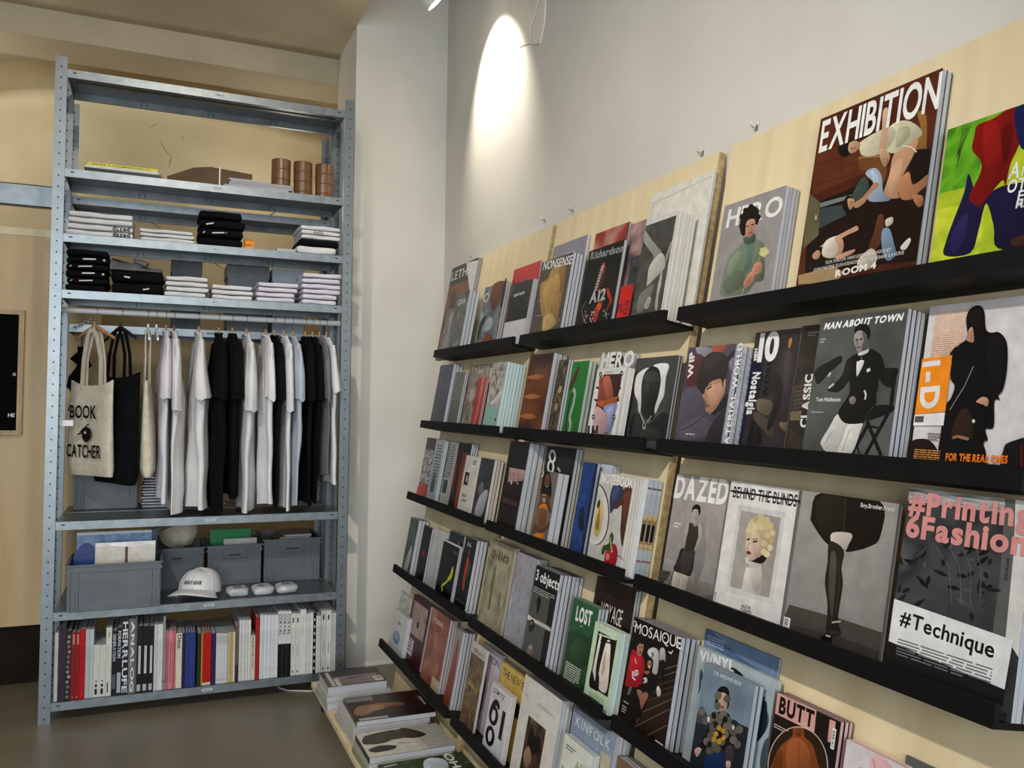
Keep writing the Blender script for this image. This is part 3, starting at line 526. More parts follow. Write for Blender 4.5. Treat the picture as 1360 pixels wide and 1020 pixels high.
def a_wip(A):
    A.n(0, 0, 1, 1, ['2c2630', '45394a', '57485a', '382e36'], 3, 2.2); A.r(.2, .86, .85, 1, '6a3a2c'); A.s([(.42, .8), (.5, .98), (.62, 1), (.75, .9), (.72, .75), (.55, .7)], '2e262a'); A.s([(.28, .68), (.34, .88), (.6, .9), (.78, .76), (.76, .5), (.66, .34), (.5, .3), (.42, .36), (.34, .5)], 'a57a60')
    A.s([(.26, .62), (.28, .82), (.45, .95), (.68, .93), (.82, .78), (.8, .52), (.74, .64), (.66, .72), (.5, .68), (.4, .72), (.34, .62)], '17121a')
    A.l([(.4, .53), (.5, .535)], .022, '2a1814'); A.l([(.62, .55), (.68, .54)], .022, '2a1814'); A.l([(.48, .5), (.46, .42)], .014, '7a5240'); A.e(.5, .375, .06, .014, '8a4a40', 10); A.s([(.0, 0), (.04, .36), (.3, .44), (.5, .3), (.62, .22), (.7, .0)], '4a4350'); A.s([(.55, .0), (.6, .3), (.8, .44), (1, .4), (1, 0)], '221d26')
    A.t('WIP', .14, .60, .085, 'e4e2de', .58, st='h', rot=88); A.para(.26, .15, .3, 1, .02, 'c9c4c8'); A.t('MATERIAL WORLD', .985, -.02, .075, 'e4e2de', 1.32, rot=90)
def a_ten(A):
    A.n(0, 0, 1, 1, ['14121a', '2a2228', '3a2c30', '1c1822'], 5, 3); A.r(0, 0, .18, 1, '14142a'); A.n(.5, 0, 1, .5, ['2a221c', '5c4a38', '38302a'], 6, 3); A.s([(.5, .1), (.6, .5), (.72, .86), (.9, .84), (.95, .5), (.86, .1)], '221a20'); A.e(.78, .86, .04, .03, 'a8733c', 8)
    A.t('10', .1, .76, .19, 'eceae6', .46, st='h'); A.t('MEN', .085, .74, .06, 'e6e4e0', .16, rot=90); A.t('Nostalgia', .06, .62, .10, 'e6e4e0', 1.0, st='h', rot=-90); A.bar(-.0, .02, .1, .1)
def a_classic(A): A.n(0, 0, 1, 1, ['16120f', '2e2620', '48382a', '1e1a16'], 7, 3); A.s([(.2, .1), (.5, .25), (.9, .2), (.8, .05)], '6a5a42'); A.t('CLASSIC', .42, .12, .085, 'eceae6', 1.5, st='h', rot=90)
def a_mantown(A):
    A.bg('3c3e3b', '4a4c49'); A.r(0, 0, 1, .25, '5c5e5b', '484a47'); A.t('MAN ABOUT TOWN', .05, .885, .062, 'f0eeea', .9, st='h', shear=.2)
    A.p([(.8, .0), (.83, .0), (1.0, .3), (.97, .3)], '0c0c0c'); A.p([(.62, .0), (.66, .0), (.9, .3), (.86, .3)], '0c0c0c'); A.p([(.92, .0), (.88, .0), (.62, .25), (.66, .25)], '0c0c0c'); A.p([(.56, .29), (.97, .31), (.97, .35), (.56, .33)], '0d0d0d'); A.p([(.9, .32), (.95, .32), (.98, .6), (.93, .6)], '0c0c0c'); A.p([(.74, .54), (.98, .57), (.98, .63), (.74, .6)], '101010')
    A.s([(.2, .0), (.22, .12), (.34, .28), (.5, .34), (.66, .28), (.6, .2), (.5, .18), (.42, .0)], 'cfcdc6'); A.s([(.44, .0), (.52, .2), (.6, .16), (.52, .0)], 'b5b3ac')
    A.s([(.02, .6), (.06, .54), (.3, .6), (.42, .66), (.44, .72), (.3, .66)], '141414'); A.s([(.24, .46), (.44, .62), (.5, .72), (.64, .74), (.78, .68), (.8, .5), (.72, .28), (.5, .26), (.44, .34), (.42, .5), (.3, .48)], '0e0e0e'); A.p([(.58, .74), (.66, .74), (.64, .56), (.6, .52)], 'e0deda'); A.e(.615, .695, .045, .014, '0a0a0a', 8); A.s([(.2, .5), (.27, .55), (.29, .5), (.24, .46)], 'b5ada4'); A.s([(.54, .36), (.62, .4), (.66, .36), (.58, .33)], 'b5ada4'); A.l([(.7, .62), (.75, .63)], .03, 'e0deda')
    A.head(.615, .805, .085, .075, 'a89e94', '16120f', '1a1614'); A.t('Tom Hiddleston', .02, .41, .034, 'e6e4e0', .29, st='r'); A.para(.06, .375, .2, 1, .018, 'b5b3ae'); A.para(.04, .835, .07, 2, .02, 'b5b3ae')
def a_id(A):
    A.bg('d5cfcc', 'd8d3d1'); A.para(.06, .93, .30, 26, .0125, 'f0b070', 3); A.r(.035, .27, .33, .635, 'f08a18'); A.t('i-D', .085, .615, .16, 'dedad6', .43, st='h', rot=-90)
    A.r(.035, .195, .33, .265, 'e2dfdc'); A.bar(.045, .21, .12, .255); A.para(.17, .25, .12, 3, .018, '6a6866'); A.para(.05, .165, .22, 7, .013, 'f0b070', 8); A.s([(.0, .0), (.0, .09), (.08, .12), (.2, .1), (.28, .05), (.36, .02), (.36, 0)], '1c120e')
    A.s([(.34, .0), (.35, .25), (.42, .44), (.4, .5), (.37, .62), (.42, .68), (.5, .74), (.5, .9), (.55, .975), (.62, .98), (.665, .93), (.66, .82), (.7, .78), (.82, .8), (.87, .72), (.865, .5), (.8, .38), (.77, .36), (.76, .17), (.68, .16), (.69, .1), (.66, .0)], '0b0a0b'); A.s([(.5, .74), (.52, .8), (.58, .82), (.6, .76), (.56, .72), (.5, .72)], 'b98a72'); A.s([(.66, .34), (.72, .37), (.74, .32), (.69, .29)], 'b98a72')
    A.s([(.46, .1), (.47, .22), (.52, .3), (.58, .3), (.62, .22), (.62, .1)], '2c1a12'); A.l([(.46, .14), (.52, .16), (.61, .13)], .03, '9a6a50'); A.s([(.46, .0), (.47, .12), (.6, .12), (.64, 0)], '0a0909'); A.l([(.6, .65), (.5, .4), (.42, .3)], .006, '8a8886'); A.l([(.66, .3), (.65, .1)], .012, '060606'); A.s([(.84, .0), (.85, .08), (.92, .12), (1, .1), (1, 0)], '141012')
    A.t('FOR THE REAL ONES', .40, .012, .040, 'f07818', .52)
def a_bwred(A): A.bg('1a1716'); A.n(0, .25, 1, .8, ['141414', 'c9c6c2', '1a1a1a', 'a8a5a2'], 12, 6); A.s([(0, 0), (0, .2), (.6, .26), (1, .18), (1, 0)], 'b51c18'); A.r(.2, .8, .9, .95, '3a1a18')
def a_textblue(A): A.bg('96a2a6', 'a5b0b4'); A.para(.2, .9, .6, 14, .05, '5a666c', 4); A.s([(.3, .2), (.5, .5), (.7, .2)], '3c4a54')
def a_textgrey(A): A.bg('a8a8a2', 'b4b4ae'); A.para(.2, .93, .65, 15, .035, '55555a', 6); A.r(.35, .2, .7, .4, '2a2a2a')
def a_rust(A): A.bg('6a2a18'); A.r(0, .86, 1, 1, '0f0c0c'); A.s([(0, 0), (.2, .4), (.1, .86), (.4, .95), (.4, .5), (.5, 0)], '1c0e0a'); A.s([(.5, 0), (.6, .6), (.9, .8), (1, .5), (1, 0)], '8a3c20')
def a_barcode(A): A.bg('d2cec2'); A.bar(.55, .82, .92, .96); A.r(.15, .5, .5, .72, '1c1c1c'); A.r(.3, .56, .42, .66, 'b5b2a6'); A.t('IDEA', .2, .3, .05, '1a1a1a', .4); A.para(.2, .25, .5, 2, .03, '3a3a38'); A.t('SCHOOL', .08, .03, .05, '1a1a1a', .8)
def a_greyfig(A): A.n(0, 0, 1, 1, ['202024', '3c3c42', '2c2c30'], 5, 3); A.s([(.2, .05), (.3, .3), (.5, .45), (.9, .5), (.85, .2), (.6, .0)], 'a5a5ae'); A.s([(.2, .5), (.4, .62), (.6, .5), (.4, .4)], '6a6a70'); A.l([(.15, .2), (.3, .02)], .04, '8a4a48')
def a_dusk(A): A.bg('16110f'); A.n(0, .55, 1, 1, ['0f0e0d', '262420', '1a1816', '38342e'], 6, 7); A.r(0, .5, 1, .68, 'a8837e', 'c4a09a'); A.s([(0, .5), (.2, .56), (.4, .52), (.7, .56), (1, .52), (1, .4), (0, .4)], '2c1c16'); A.n(0, 0, 1, .42, ['100c0a', '2c1c14', '1a120e'], 3, 4)
def a_eight(A): A.bg('232826', '1a1c1c'); A.n(0, 0, 1, .7, ['2a322e', '3c4640', '202624'], 4, 2); A.s([(.3, .95), (.5, .8), (.8, .74), (.9, .9), (.7, 1)], '0f1010'); A.t('8', .08, .80, .17, 'e6e4e0', .24); A.e(.5, .76, .12, .03, '5a5c58', 10)
def a_orangefig(A):
    A.bg('5c4c44', '6a5a50'); A.s([(.2, 0), (.25, .25), (.2, .4), (.3, .6), (.5, .68), (.7, .6), (.75, .4), (.8, .2), (.7, 0)], '6a3e26'); A.s([(.25, .45), (.3, .56), (.5, .6), (.68, .54), (.66, .46), (.45, .44)], 'd06a1c'); A.head(.5, .8, .12, .09, '6a3e26', '120d0b', '1a0e0a'); A.s([(.32, .7), (.34, .9), (.5, .98), (.66, .9), (.68, .62), (.6, .58), (.4, .58)], '17110f'); A.e(.5, .8, .09, .07, '6e4229'); A.s([(.18, 0), (.2, .1), (.5, .06), (.75, .1), (.78, 0)], 'd4701c'); A.r(.04, .9, .16, .97, 'e0deda'); A.r(.07, .92, .13, .95, '5c4c44')
def a_sea(A): A.bg('16294e', '20407c'); A.n(0, 0, 1, 1, ['142448', '24468a', '1c3668', '2c5296'], 3, 2); A.s([(.3, .5), (.6, .52), (.8, .3), (.4, .32)], '10203e'); A.r(.86, 0, 1, 1, '101a3c')
def a_skywhite(A): A.bg('a8b0bc', 'c0c8d2'); A.r(.6, .3, 1, .9, '4a5a8a')
def a_notebook(A):
    A.bg('b9b5af', 'c4c0ba'); A.e(-.08, .52, .42, .44, '0f0f10', 28); A.e(-.08, .52, .39, .42, 'd8d4cc', 28); A.s([(.05, .25), (.12, .4), (.1, .62), (.2, .72), (.24, .5), (.16, .3)], 'c9a860'); A.s([(.08, .4), (.16, .55), (.14, .64), (.1, .5)], '8a6a34')
    A.s([(.42, .66), (.5, .86), (.7, .9), (.72, .76), (.56, .68)], '2c3a6a'); A.s([(.66, .88), (.96, .9), (.98, .6), (.86, .34), (.78, .3), (.78, .5), (.68, .7), (.56, .64), (.54, .68)], '4c2a1c'); A.t('NOTEBOOK', .02, .885, .085, 'e8e6e2', .96)
    A.s([(.46, .12), (.5, .24), (.62, .28), (.72, .22), (.7, .08), (.6, .02), (.5, .04)], 'a5141e'); A.e(.56, .18, .05, .04, 'd0505a', 10); A.s([(.4, .22), (.54, .26), (.5, .32), (.56, .36), (.62, .28), (.7, .28), (.6, .24), (.5, .2)], '24401c'); A.l([(.72, .12), (.84, .1), (.88, .16)], .012, '5a4a4a')
def a_plainw(A): A.bg('cdd2d8')
def a_dazed(A):
    A.bg('8f8884', 'b0a9a5'); A.r(0, 0, 1, .2, '6a625e', '847d79'); A.t('DAZED', .02, .815, .165, 'efede8', .96, st='h', shear=.06)
    A.s([(.42, .02), (.4, .2), (.44, .22), (.5, .02)], 'b0a59c'); A.s([(.56, .0), (.52, .2), (.6, .22), (.63, .0)], 'b0a59c'); A.s([(.36, .18), (.42, .42), (.58, .44), (.66, .36), (.62, .18), (.52, .24), (.48, .16)], '262320'); A.s([(.4, .4), (.44, .6), (.52, .62), (.6, .56), (.6, .4)], '34302d'); A.l([(.44, .6), (.4, .44), (.34, .36)], .05, 'a89c92'); A.l([(.6, .58), (.64, .42), (.56, .38)], .05, 'a89c92'); A.l([(.36, .38), (.26, .02)], .014, '1c1816'); A.head(.51, .70, .055, .055, 'aca096', '1a1614', '201a18'); A.l([(.51, .65), (.51, .61)], .06, 'a89c92'); A.para(.03, .58, .1, 2, .02, 'd8d4d0')
    A.p([(.0, 0), (.0, .14), (.16, .16), (.24, .1), (.2, .0)], '24221f')
    for i in range(6): A.l([(.0, .02+.02*i), (.2, .03+.02*i)], .006, '7a7672')
def a_blinds(A):
    A.bg('dedbd6', 'e4e2dd'); A.t('BEHIND THE BLINDS', .06, .865, .075, '141414', .88); A.l([(.0, .895), (1, .90)], .018, '141414'); A.r(.2, .22, .84, .80, 'cdcac5'); A.r(.26, .26, .79, .765, 'a39a92'); A.n(.26, .26, .79, .765, ['9c938b', 'b5ada5', 'a89f97'], 3, 1.5)
    A.s([(.42, .26), (.4, .42), (.5, .48), (.62, .46), (.7, .36), (.72, .26)], 'd8d3cc'); A.s([(.46, .42), (.48, .54), (.6, .54), (.62, .44)], 'cfc4b8'); A.s([(.36, .56), (.4, .7), (.52, .74), (.66, .72), (.72, .6), (.68, .5), (.58, .5), (.5, .6)], 'cbb588'); A.s([(.42, .5), (.4, .6), (.46, .68), (.56, .68), (.58, .56), (.52, .47), (.46, .46)], 'cdb6a6')
    for x, y in ((.4, .68), (.5, .73), (.6, .72), (.68, .66), (.7, .58), (.66, .52), (.44, .7), (.56, .68)): A.e(x, y, .05, .032, 'd4c092', 10)
    A.l([(.43, .6), (.47, .6)], .014, '2c2420'); A.l([(.52, .6), (.56, .6)], .014, '2c2420'); A.l([(.475, .58), (.465, .545)], .008, '9a8070'); A.e(.475, .515, .03, .010, '7a2a28', 10); A.t('ALEXA', .5, .085, .026, '1a1a1a', .16, al='c', st='r'); A.t('CHUNG', .5, .052, .026, '1a1a1a', .16, al='c', st='r'); A.bar(.005, .06, .045, .12, True)
def a_heel(A):
    A.bg('8c8783', 'a5a09c'); A.r(0, 0, 1, .22, '38342f', '4c4742'); A.p([(.0, .22), (.0, .26), (.85, .14), (.85, .0), (.0, .0)], '423d38'); A.s([(.2, 1.0), (.14, .82), (.24, .7), (.42, .64), (.55, .70), (.62, .63), (.78, .66), (.88, .76), (.86, 1.0)], '15120f'); A.r(.2, .95, .86, 1, '15120f'); A.l([(.53, .98), (.56, .74)], .006, '3a3430')
    A.s([(.44, .72), (.64, .72), (.58, .60), (.44, .6)], 'c2b7ac'); A.s([(.42, .62), (.57, .62), (.56, .44), (.53, .25), (.55, .14), (.5, .1), (.46, .14), (.42, .3), (.40, .46)], '221e1b'); A.l([(.48, .6), (.46, .4), (.48, .2)], .022, '57504a'); A.s([(.42, .14), (.46, .16), (.48, .08), (.52, .04), (.46, .02), (.42, .07)], '191613'); A.s([(.5, .15), (.57, .16), (.58, .08), (.52, .07)], '2e2824'); A.l([(.5, .15), (.58, .17)], .008, 'a59c94'); A.t('Boy.Brother.Friend', .60, .885, .028, 'dcd8d4', .36, st='r'); A.bar(.0, .03, .075, .13, True)
def a_printing(A):
    A.bg('2c2c2d', '8a8a88'); A.n(0, 0, 1, 1, ['191919', '343435', '4c4c4e', '262627', '6a6a6a'], 6, 4); A.n(0, .92, 1, 1, ['4a4a4a', 'b5b5b2', '8a8a88'], 3, 5); A.r(.90, .30, 1, .92, 'c9c6c0'); A.para(.925, .62, .012, 1, .02, '555555')
    for i in range(10): A.e(.15+.075*i, .36+.23*((i*37) % 10)/10, .045, .03, '3c3c3e', 7)
    for i in range(14): A.e(.1+.06*i, .34+.25*((i*53) % 14)/14, .03, .022, '161617', 6)
    A.l([(.52, .8), (.62, .55), (.7, .45)], .006, '9a9a98'); A.t('di ieesi pedi', .96, .55, .022, '2a2a2a', .10, rot=84)
    A.r(0, .12, .93, .345, 'dfdedc'); A.r(0, .0, .93, .12, '171717'); A.n(.0, .0, .93, .09, ['141414', '3a3a3a', '6a6a68', '1a1a1a'], 9, 5); A.t('#Printing', .05, .86, .105, 'd68e88', .93, st='h'); A.t('6Fashion', .05, .72, .105, 'd68e88', .95, st='h'); A.t('#Technique', .10, .265, .058, '131313', .72); A.para(.08, .235, .72, 6, .016, '6a6a6a', 5)
def a_plant(A): A.n(0, 0, 1, 1, ['1c2a22', '3c5044', '5a6a60', '2a3a30'], 4, 4); A.s([(.3, 0), (.5, .4), (.8, .5), (.7, 0)], 'a8aaa0')
def a_dkred(A): A.bg('111012'); A.n(0, .1, 1, .9, ['101014', '22202a', '161418'], 5, 4); A.e(.5, .5, .18, .05, '8a2a20', 8)
def a_whitefold(A): A.bg('b9b9b5', 'cfcfcb'); A.l([(.6, 0), (.4, 1)], .03, '8a8a88')
def a_lizard(A): A.bg('0f0f0f'); A.r(.94, 0, 1, 1, 'd2d0cc'); A.r(0, .97, 1, 1, 'd2d0cc'); A.s([(.66, .45), (.74, .62), (.8, .56), (.78, .42), (.66, .34), (.58, .38)], 'c9c21e'); A.l([(.7, .4), (.5, .28), (.34, .2), (.42, .12)], .05, 'c9c21e'); A.t('NUTS', .64, .84, .04, '9a942a', .22, st='r')
def a_blacktop(A): A.bg('17181a'); A.r(0, .86, 1, .94, '2a2c2e'); A.e(.7, .85, .1, .05, '8a5238', 8)
def a_redman(A): A.bg('161719', '1c1d1f'); A.s([(.42, .35), (.38, .55), (.46, .72), (.56, .74), (.62, .6), (.58, .4), (.66, .3), (.5, .28)], 'b53c26'); A.e(.5, .8, .08, .05, '7c4030', 10); A.t('ALL', .2, .88, .05, 'c2c0bc', .4); A.t('UTOPIA', .1, .1, .04, '55565a', .8); A.s([(.7, .4), (.8, .6), (.75, .7), (.68, .5)], '4c5a48')
def a_carved(A):
    A.bg('8a8266', 'a89f84'); A.n(0, 0, 1, 1, ['6e6850', '9c9478', 'b0a88e', '807858'], 5, 3, stretch=2); A.l([(.06, .02), (.06, .96), (.94, .96), (.94, .02)], .02, '75704f')
    for i in range(7): A.l([(.14+.1*i, .78), (.16+.1*i, .90)], .03, '5e5236')
    A.t('CHANCE', .12, .80, .07, '5a4e34', .74); A.t('CATTEMENT', .80, .08, .07, '6e6850', .5, rot=90); A.l([(.4, .2), (.36, .7)], .08, '6c7048')
def a_water(A):
    A.n(0, 0, 1, 1, ['8c8a92', 'a9a7ae', '9896a0', 'b8b6bc'], 4, 2.5, stretch=2)
    A.t('JULES', .10, .70, .06, '9a4a58', .26, rot=82, st='r'); A.e(.4, .6, .04, .01, '5c5a62', 8)
def a_objects(A):
    A.bg('2b2a2a'); A.r(0, .76, 1, 1, '171616'); A.t('3 objects', .03, .85, .105, 'efede8', .95); A.para(.04, .80, .88, 3, .022, 'b5b3ae'); A.r(0, .02, .74, .74, '53544f', '64655f'); A.r(.74, .02, 1, .74, '1c1616'); A.s([(.0, .5), (.1, .54), (.5, .46), (.8, .40), (.8, .37), (.4, .42), (.1, .46)], 'c9c8c2'); A.s([(.38, .56), (.34, .64), (.42, .73), (.5, .66), (.46, .56)], '15130f'); A.s([(.3, .32), (.28, .42), (.4, .46), (.44, .36)], '2c221c'); A.e(.36, .36, .05, .03, '7a5a48', 8); A.e(.4, .12, .14, .06, '6a5a50', 12); A.e(.4, .13, .09, .035, 'a08c80', 10)
def a_lost(A):
    A.bg('1f4a2a', '28593a'); A.n(0, 0, 1, .62, ['16331c', '2c4f2c', '1f3f24', '39572f'], 6, 3); A.s([(0, .4), (.2, .56), (.4, .62), (.62, .55), (.8, .6), (1, .5), (1, .2), (0, .2)], '274a28'); A.t('LOST', .16, .72, .14, 'e9e7e2', .60); A.l([(.42, .68), (.55, .68)], .012, 'b5c2b5'); A.para(.1, .25, .62, 8, .025, 'c9d0c6', 6)
def a_voyage(A):
    A.bg('1a110d', '24150f'); A.n(0, .3, 1, 1, ['140d0a', '2a1812', '1c120e', '3a2018'], 5, 3, stretch=2); A.t('VOYAGE', .22, .66, .14, 'd9d3c8', .56, st='r'); A.t('VOYAGE', .18, .46, .14, 'd9d3c8', .62, st='r'); A.s([(0, 0), (.0, .28), (.4, .38), (.62, .26), (.8, .36), (1, .34), (1, 0)], '8a5620'); A.s([(.66, .2), (.7, .34), (.8, .4), (.86, .28)], 'a06a34')
def a_mintabs(A):
    A.bg('b9cfae', 'c4d8ba'); A.r(.16, .2, .88, .9, '12100f'); A.s([(.2, .2), (.24, .82), (.32, .84), (.3, .5), (.34, .3)], 'ded2c8'); A.s([(.44, .3), (.5, .78), (.66, .84), (.76, .6), (.82, .3), (.7, .22)], 'ded2c8'); A.s([(.5, .6), (.56, .7), (.62, .5), (.54, .4)], 'c4a89c'); A.l([(.2, .86), (.84, .9)], .025, 'd8dcc8'); A.l([(.3, .8), (.8, .84)], .03, '0f0e0d'); A.s([(.36, .2), (.44, .4), (.52, .22)], '0f0d0c'); A.s([(.16, .2), (.16, .4), (.34, .28), (.4, .2)], '0f0d0c'); A.para(.2, .13, .55, 3, .025, '7a9a70', 4)
    for i in range(6): A.e(.86, .3+.1*i, .03, .02, '12100f', 6)
def a_mosaique(A):
    A.n(0, 0, 1, .86, ['120d0c', '241814', '38261e', '1a1210'], 6, 2)
    A.r(0, .84, 1, 1, '0d0b0b')
    for i in range(7): A.l([(.3, .02+.07*i), (1, .22+.085*i)], .012, '4c382c')
    A.t('MOSAIQUE', .02, .845, .12, 'e4e0da', .96, st='l')
    for x in (.1, .3, .52, .74, .92): A.e(x, .9, .05, .035, 'e4e0da', 14); A.e(x, .9, .036, .025, '0d0b0b', 14)
    A.s([(.36, .5), (.38, .68), (.46, .8), (.56, .76), (.58, .6), (.5, .46)], 'b8b4b0'); A.s([(.55, .6), (.6, .74), (.68, .74), (.66, .6)], 'a8a4a0'); A.s([(.02, .36), (.06, .6), (.14, .70), (.24, .70), (.34, .6), (.32, .42), (.26, .32), (.1, .32)], 'a5141c'); A.t('RED', .12, .47, .05, 'e4e0da', .14); A.head(.2, .77, .065, .055, '6e4632', '140e0c', '140e0c'); A.s([(.3, .3), (.34, .5), (.46, .54), (.54, .42), (.5, .26)], '151416'); A.t('53', .38, .4, .04, 'd8d4d0', .08); A.head(.42, .6, .055, .045, '6a4230', '120d0b', '120d0b')
    A.l([(.36, .3), (.42, .2), (.4, .06)], .06, '7a4c36'); A.l([(.5, .28), (.52, .16), (.44, .02)], .055, '70452f'); A.l([(.66, .45), (.7, .32)], .04, '9a8a80'); A.e(.72, .3, .05, .02, 'c8c4c0', 8); A.s([(.0, 0), (.04, .3), (.2, .34), (.3, .2), (.24, 0)], '100d0f'); A.para(.02, .14, .14, 3, .03, 'b5b0aa'); A.bar(.88, .0, .99, .055)
def a_bluesheet(A): A.bg('5e7590', '6a82a0'); A.p([(.0, .92), (.0, 1), (.06, 1), (.5, .9), (1, .84), (1, .78), (.5, .82)], '4a6488'); A.para(.04, .95, .25, 4, .02, 'a5b2c2'); A.l([(.94, 0), (.94, 1)], .008, '8a9cb4')
def a_vinyl(A):
    A.bg('9aa6a8', 'a8b4b5'); A.e(.5, .45, .46, .34, '141a24', 32); A.e(.5, .45, .40, .29, '1c2838', 32); A.t('VI/NYL', .02, .885, .10, 'e4e6e2', .56); A.e(.56, .9, .1, .03, '1a1f26', 12); A.para(.58, .93, .2, 2, .022, 'd8dcdc'); A.para(.62, .86, .34, 2, .018, 'd8dcdc'); A.s([(.7, .0), (.75, .14), (.85, .2), (1, .16), (1, 0)], '3c4a58')
def a_archive(A):
    A.bg('5e7082', '6e8090'); A.n(0, .4, 1, .9, ['5a6a7c', '74868f', '66788a'], 4, 2); A.s([(0, 0), (0, .42), (.2, .5), (.4, .42), (.7, .34), (1, .3), (1, 0)], '1c222c'); A.t('THE ARCHIVE ISSUE', .2, .875, .042, 'dfe3e2', .58, st='r')
    A.s([(.2, 0), (.24, .2), (.36, .38), (.5, .44), (.66, .38), (.76, .2), (.78, 0)], '1f1c24'); A.s([(.3, 0), (.34, .12), (.6, .14), (.66, 0)], '1b2f5c'); A.s([(.4, .4), (.42, .54), (.56, .54), (.58, .4)], 'b59084'); A.head(.49, .64, .09, .075, 'bb9488', '131013', '2a1c1c'); A.s([(.36, .6), (.38, .76), (.5, .8), (.62, .74), (.62, .58), (.56, .7), (.42, .7)], '131013')
    rr = random.Random(4)
    for i in range(26): A.e(.47+rr.uniform(-.3, .34), .3+rr.uniform(-.18, .2), .055, .035, rr.choice(['5a5548', '6a6454', '4c483e', '5f5a4c']), 10)
    for x, y in ((.36, .63), (.62, .63), (.38, .56)): A.e(x, y, .06, .04, '5a5548', 12)
    for x, y in ((.44, .3), (.5, .24), (.46, .2), (.54, .3), (.42, .24)): A.e(x, y, .05, .03, 'b58f2c', 10)
    A.e(.48, .25, .03, .02, '1f1c24', 8); A.e(.16, .1, .05, .03, 'b59084', 8)
def a_butt(A):
    A.bg('150f0e'); A.r(.0, .80, .62, 1.0, 'd49c92'); A.t('BUTT', .05, .835, .125, '120c0b', .52, st='h'); A.e(.46, .36, .46, .40, 'c9b8a8', 40); A.e(.46, .36, .445, .387, '2a1c12', 40); A.n(.2, .05, .7, .62, ['5a2a12', '8c4822', '6c3618', '9c562c'], 5, 2); A.s([(.18, .0), (.2, .3), (.28, .52), (.42, .62), (.48, .72), (.58, .7), (.62, .6), (.74, .52), (.8, .3), (.78, .0)], '8a4620'); A.s([(.46, .62), (.47, .3), (.5, .3), (.53, .6)], '6c3418'); A.s([(.18, 0), (.2, .3), (.28, .5), (.3, .3), (.26, 0)], '70381a'); A.r(.86, .72, .97, .98, 'd49c92'); A.bar(.88, .74, .95, .95, True); A.para(.02, .765, .24, 2, .025, 'c4b4ac')
def a_yke(A): A.bg('d6cdcc'); A.t('yke', .16, .55, .18, 'a8283a', .5, rot=50, st='r'); A.s([(.45, .9), (.6, 1), (.9, .92), (.85, .75), (.6, .7)], 'd0a5a8'); A.s([(.5, .6), (.8, .66), (.9, .4), (.6, .4)], 'c08a90'); A.l([(.5, .95), (.62, .8), (.55, .7)], .012, 'a8283a')
def a_slate(A): A.bg('4c4e4e', '5a5c5c')
def a_map(A): A.bg('c4c0b8', 'cec9c1'); A.l([(.1, .8), (.4, .9), (.7, .75), (.9, .8)], .02, '7a8a96'); A.l([(.2, .6), (.5, .7), (.8, .55)], .02, '8a5a58')
def a_oval(A): A.bg('d2d0cc', 'dad8d4'); A.e(.45, .34, .25, .16, '7a92a8', 18); A.e(.42, .38, .16, .09, '9ab0c0', 14); A.e(.5, .72, .1, .04, 'b08a80', 10)
def a_maroon(A): A.bg('4a1c24'); A.r(.08, .42, .9, .92, '9a8a80'); A.n(.08, .42, .9, .92, ['8a7468', 'b09c90', '9c8478', 'a8948a'], 3, 2); A.e(.5, .6, .07, .06, '241c1a', 8); A.r(.06, .1, .45, .34, 'd0ccc8'); A.para(.1, .3, .3, 4, .05, '3a2a2a')
def a_rose(A): A.n(0, 0, 1, 1, ['6a3426', '9c5c46', '84483a', 'b07a60'], 4, 1.8); A.r(.6, 0, 1, .16, 'c4b49a'); A.t('rose', .2, .83, .09, 'e0d6cc', .48, st='r')
def a_slim(A): A.bg('8c8a88'); A.s([(0, 0), (.2, .5), (.6, .9), (.9, .5), (.8, 0)], '8a4030')
def a_talk(A): A.bg('8a8070', 'c2beb6'); A.r(0, 0, .94, .86, '6a5a44'); A.n(0, 0, .94, .84, ['3c2e22', '7c6648', '54402c', '947c58'], 5, 3); A.r(.94, 0, 1, 1, 'd4d0c8'); A.t('talkpost', .05, .885, .06, '2c2a28', .8, st='r'); A.t('Seeking', .08, .48, .06, 'c9a83c', .7, st='r', rot=-4)
def a_ton(A): A.bg('b5aab2', 'c4bac0'); A.s([(0, 0), (.0, .8), (.3, .86), (.5, .5), (.4, 0)], '5a1420'); A.t('TON', .45, .84, .08, '2a2628', .5, st='r')
def a_newe(A): A.bg('c2a04a', 'cfae58'); A.t('THE NEW E', .08, .83, .09, '2a2218', .86, st='r'); A.para(.1, .68, .2, 2, .03, '6a5a34'); A.r(.5, .5, .95, .66, '15120f')
def a_sixty(A):
    A.bg('c9c7c9', 'd4d2d4'); A.t('COM.TIZ', .08, .87, .07, '1a1a1c', .62); A.para(.1, .83, .5, 3, .022, '8a888a')
    for cy, tail in ((.56, True), (.25, False)):
        A.e(.32, cy, .24, .145, '0e0e0e', 24); A.e(.32, cy, .10, .085, 'cfcdcf', 20)
        if tail: A.s([(.12, .58), (.14, .7), (.26, .79), (.44, .80), (.56, .74), (.50, .69), (.36, .72), (.28, .64)], '0e0e0e')
    A.r(.72, .32, .88, .74, '17171a')
def a_journal(A): A.bg('cfcac0', 'd6d2c9'); A.r(.26, .0, .74, .66, '3c2c22'); A.n(.26, 0, .74, .66, ['1c140f', '4c382a', '2c2018', '6a5440'], 7, 2.4); A.s([(.34, .42), (.4, .58), (.5, .52), (.62, .56), (.66, .44), (.5, .36)], '100c0a'); A.s([(.3, .3), (.4, .4), (.52, .3), (.4, .2)], '8a6c54'); A.t('THE', .05, .80, .035, '6a665e', .10, st='l', gap=.3); A.t('JOURNAL', .42, .80, .035, '55514a', .48, st='l', gap=.3); A.para(.46, .71, .1, 1, .02, '9a968c')
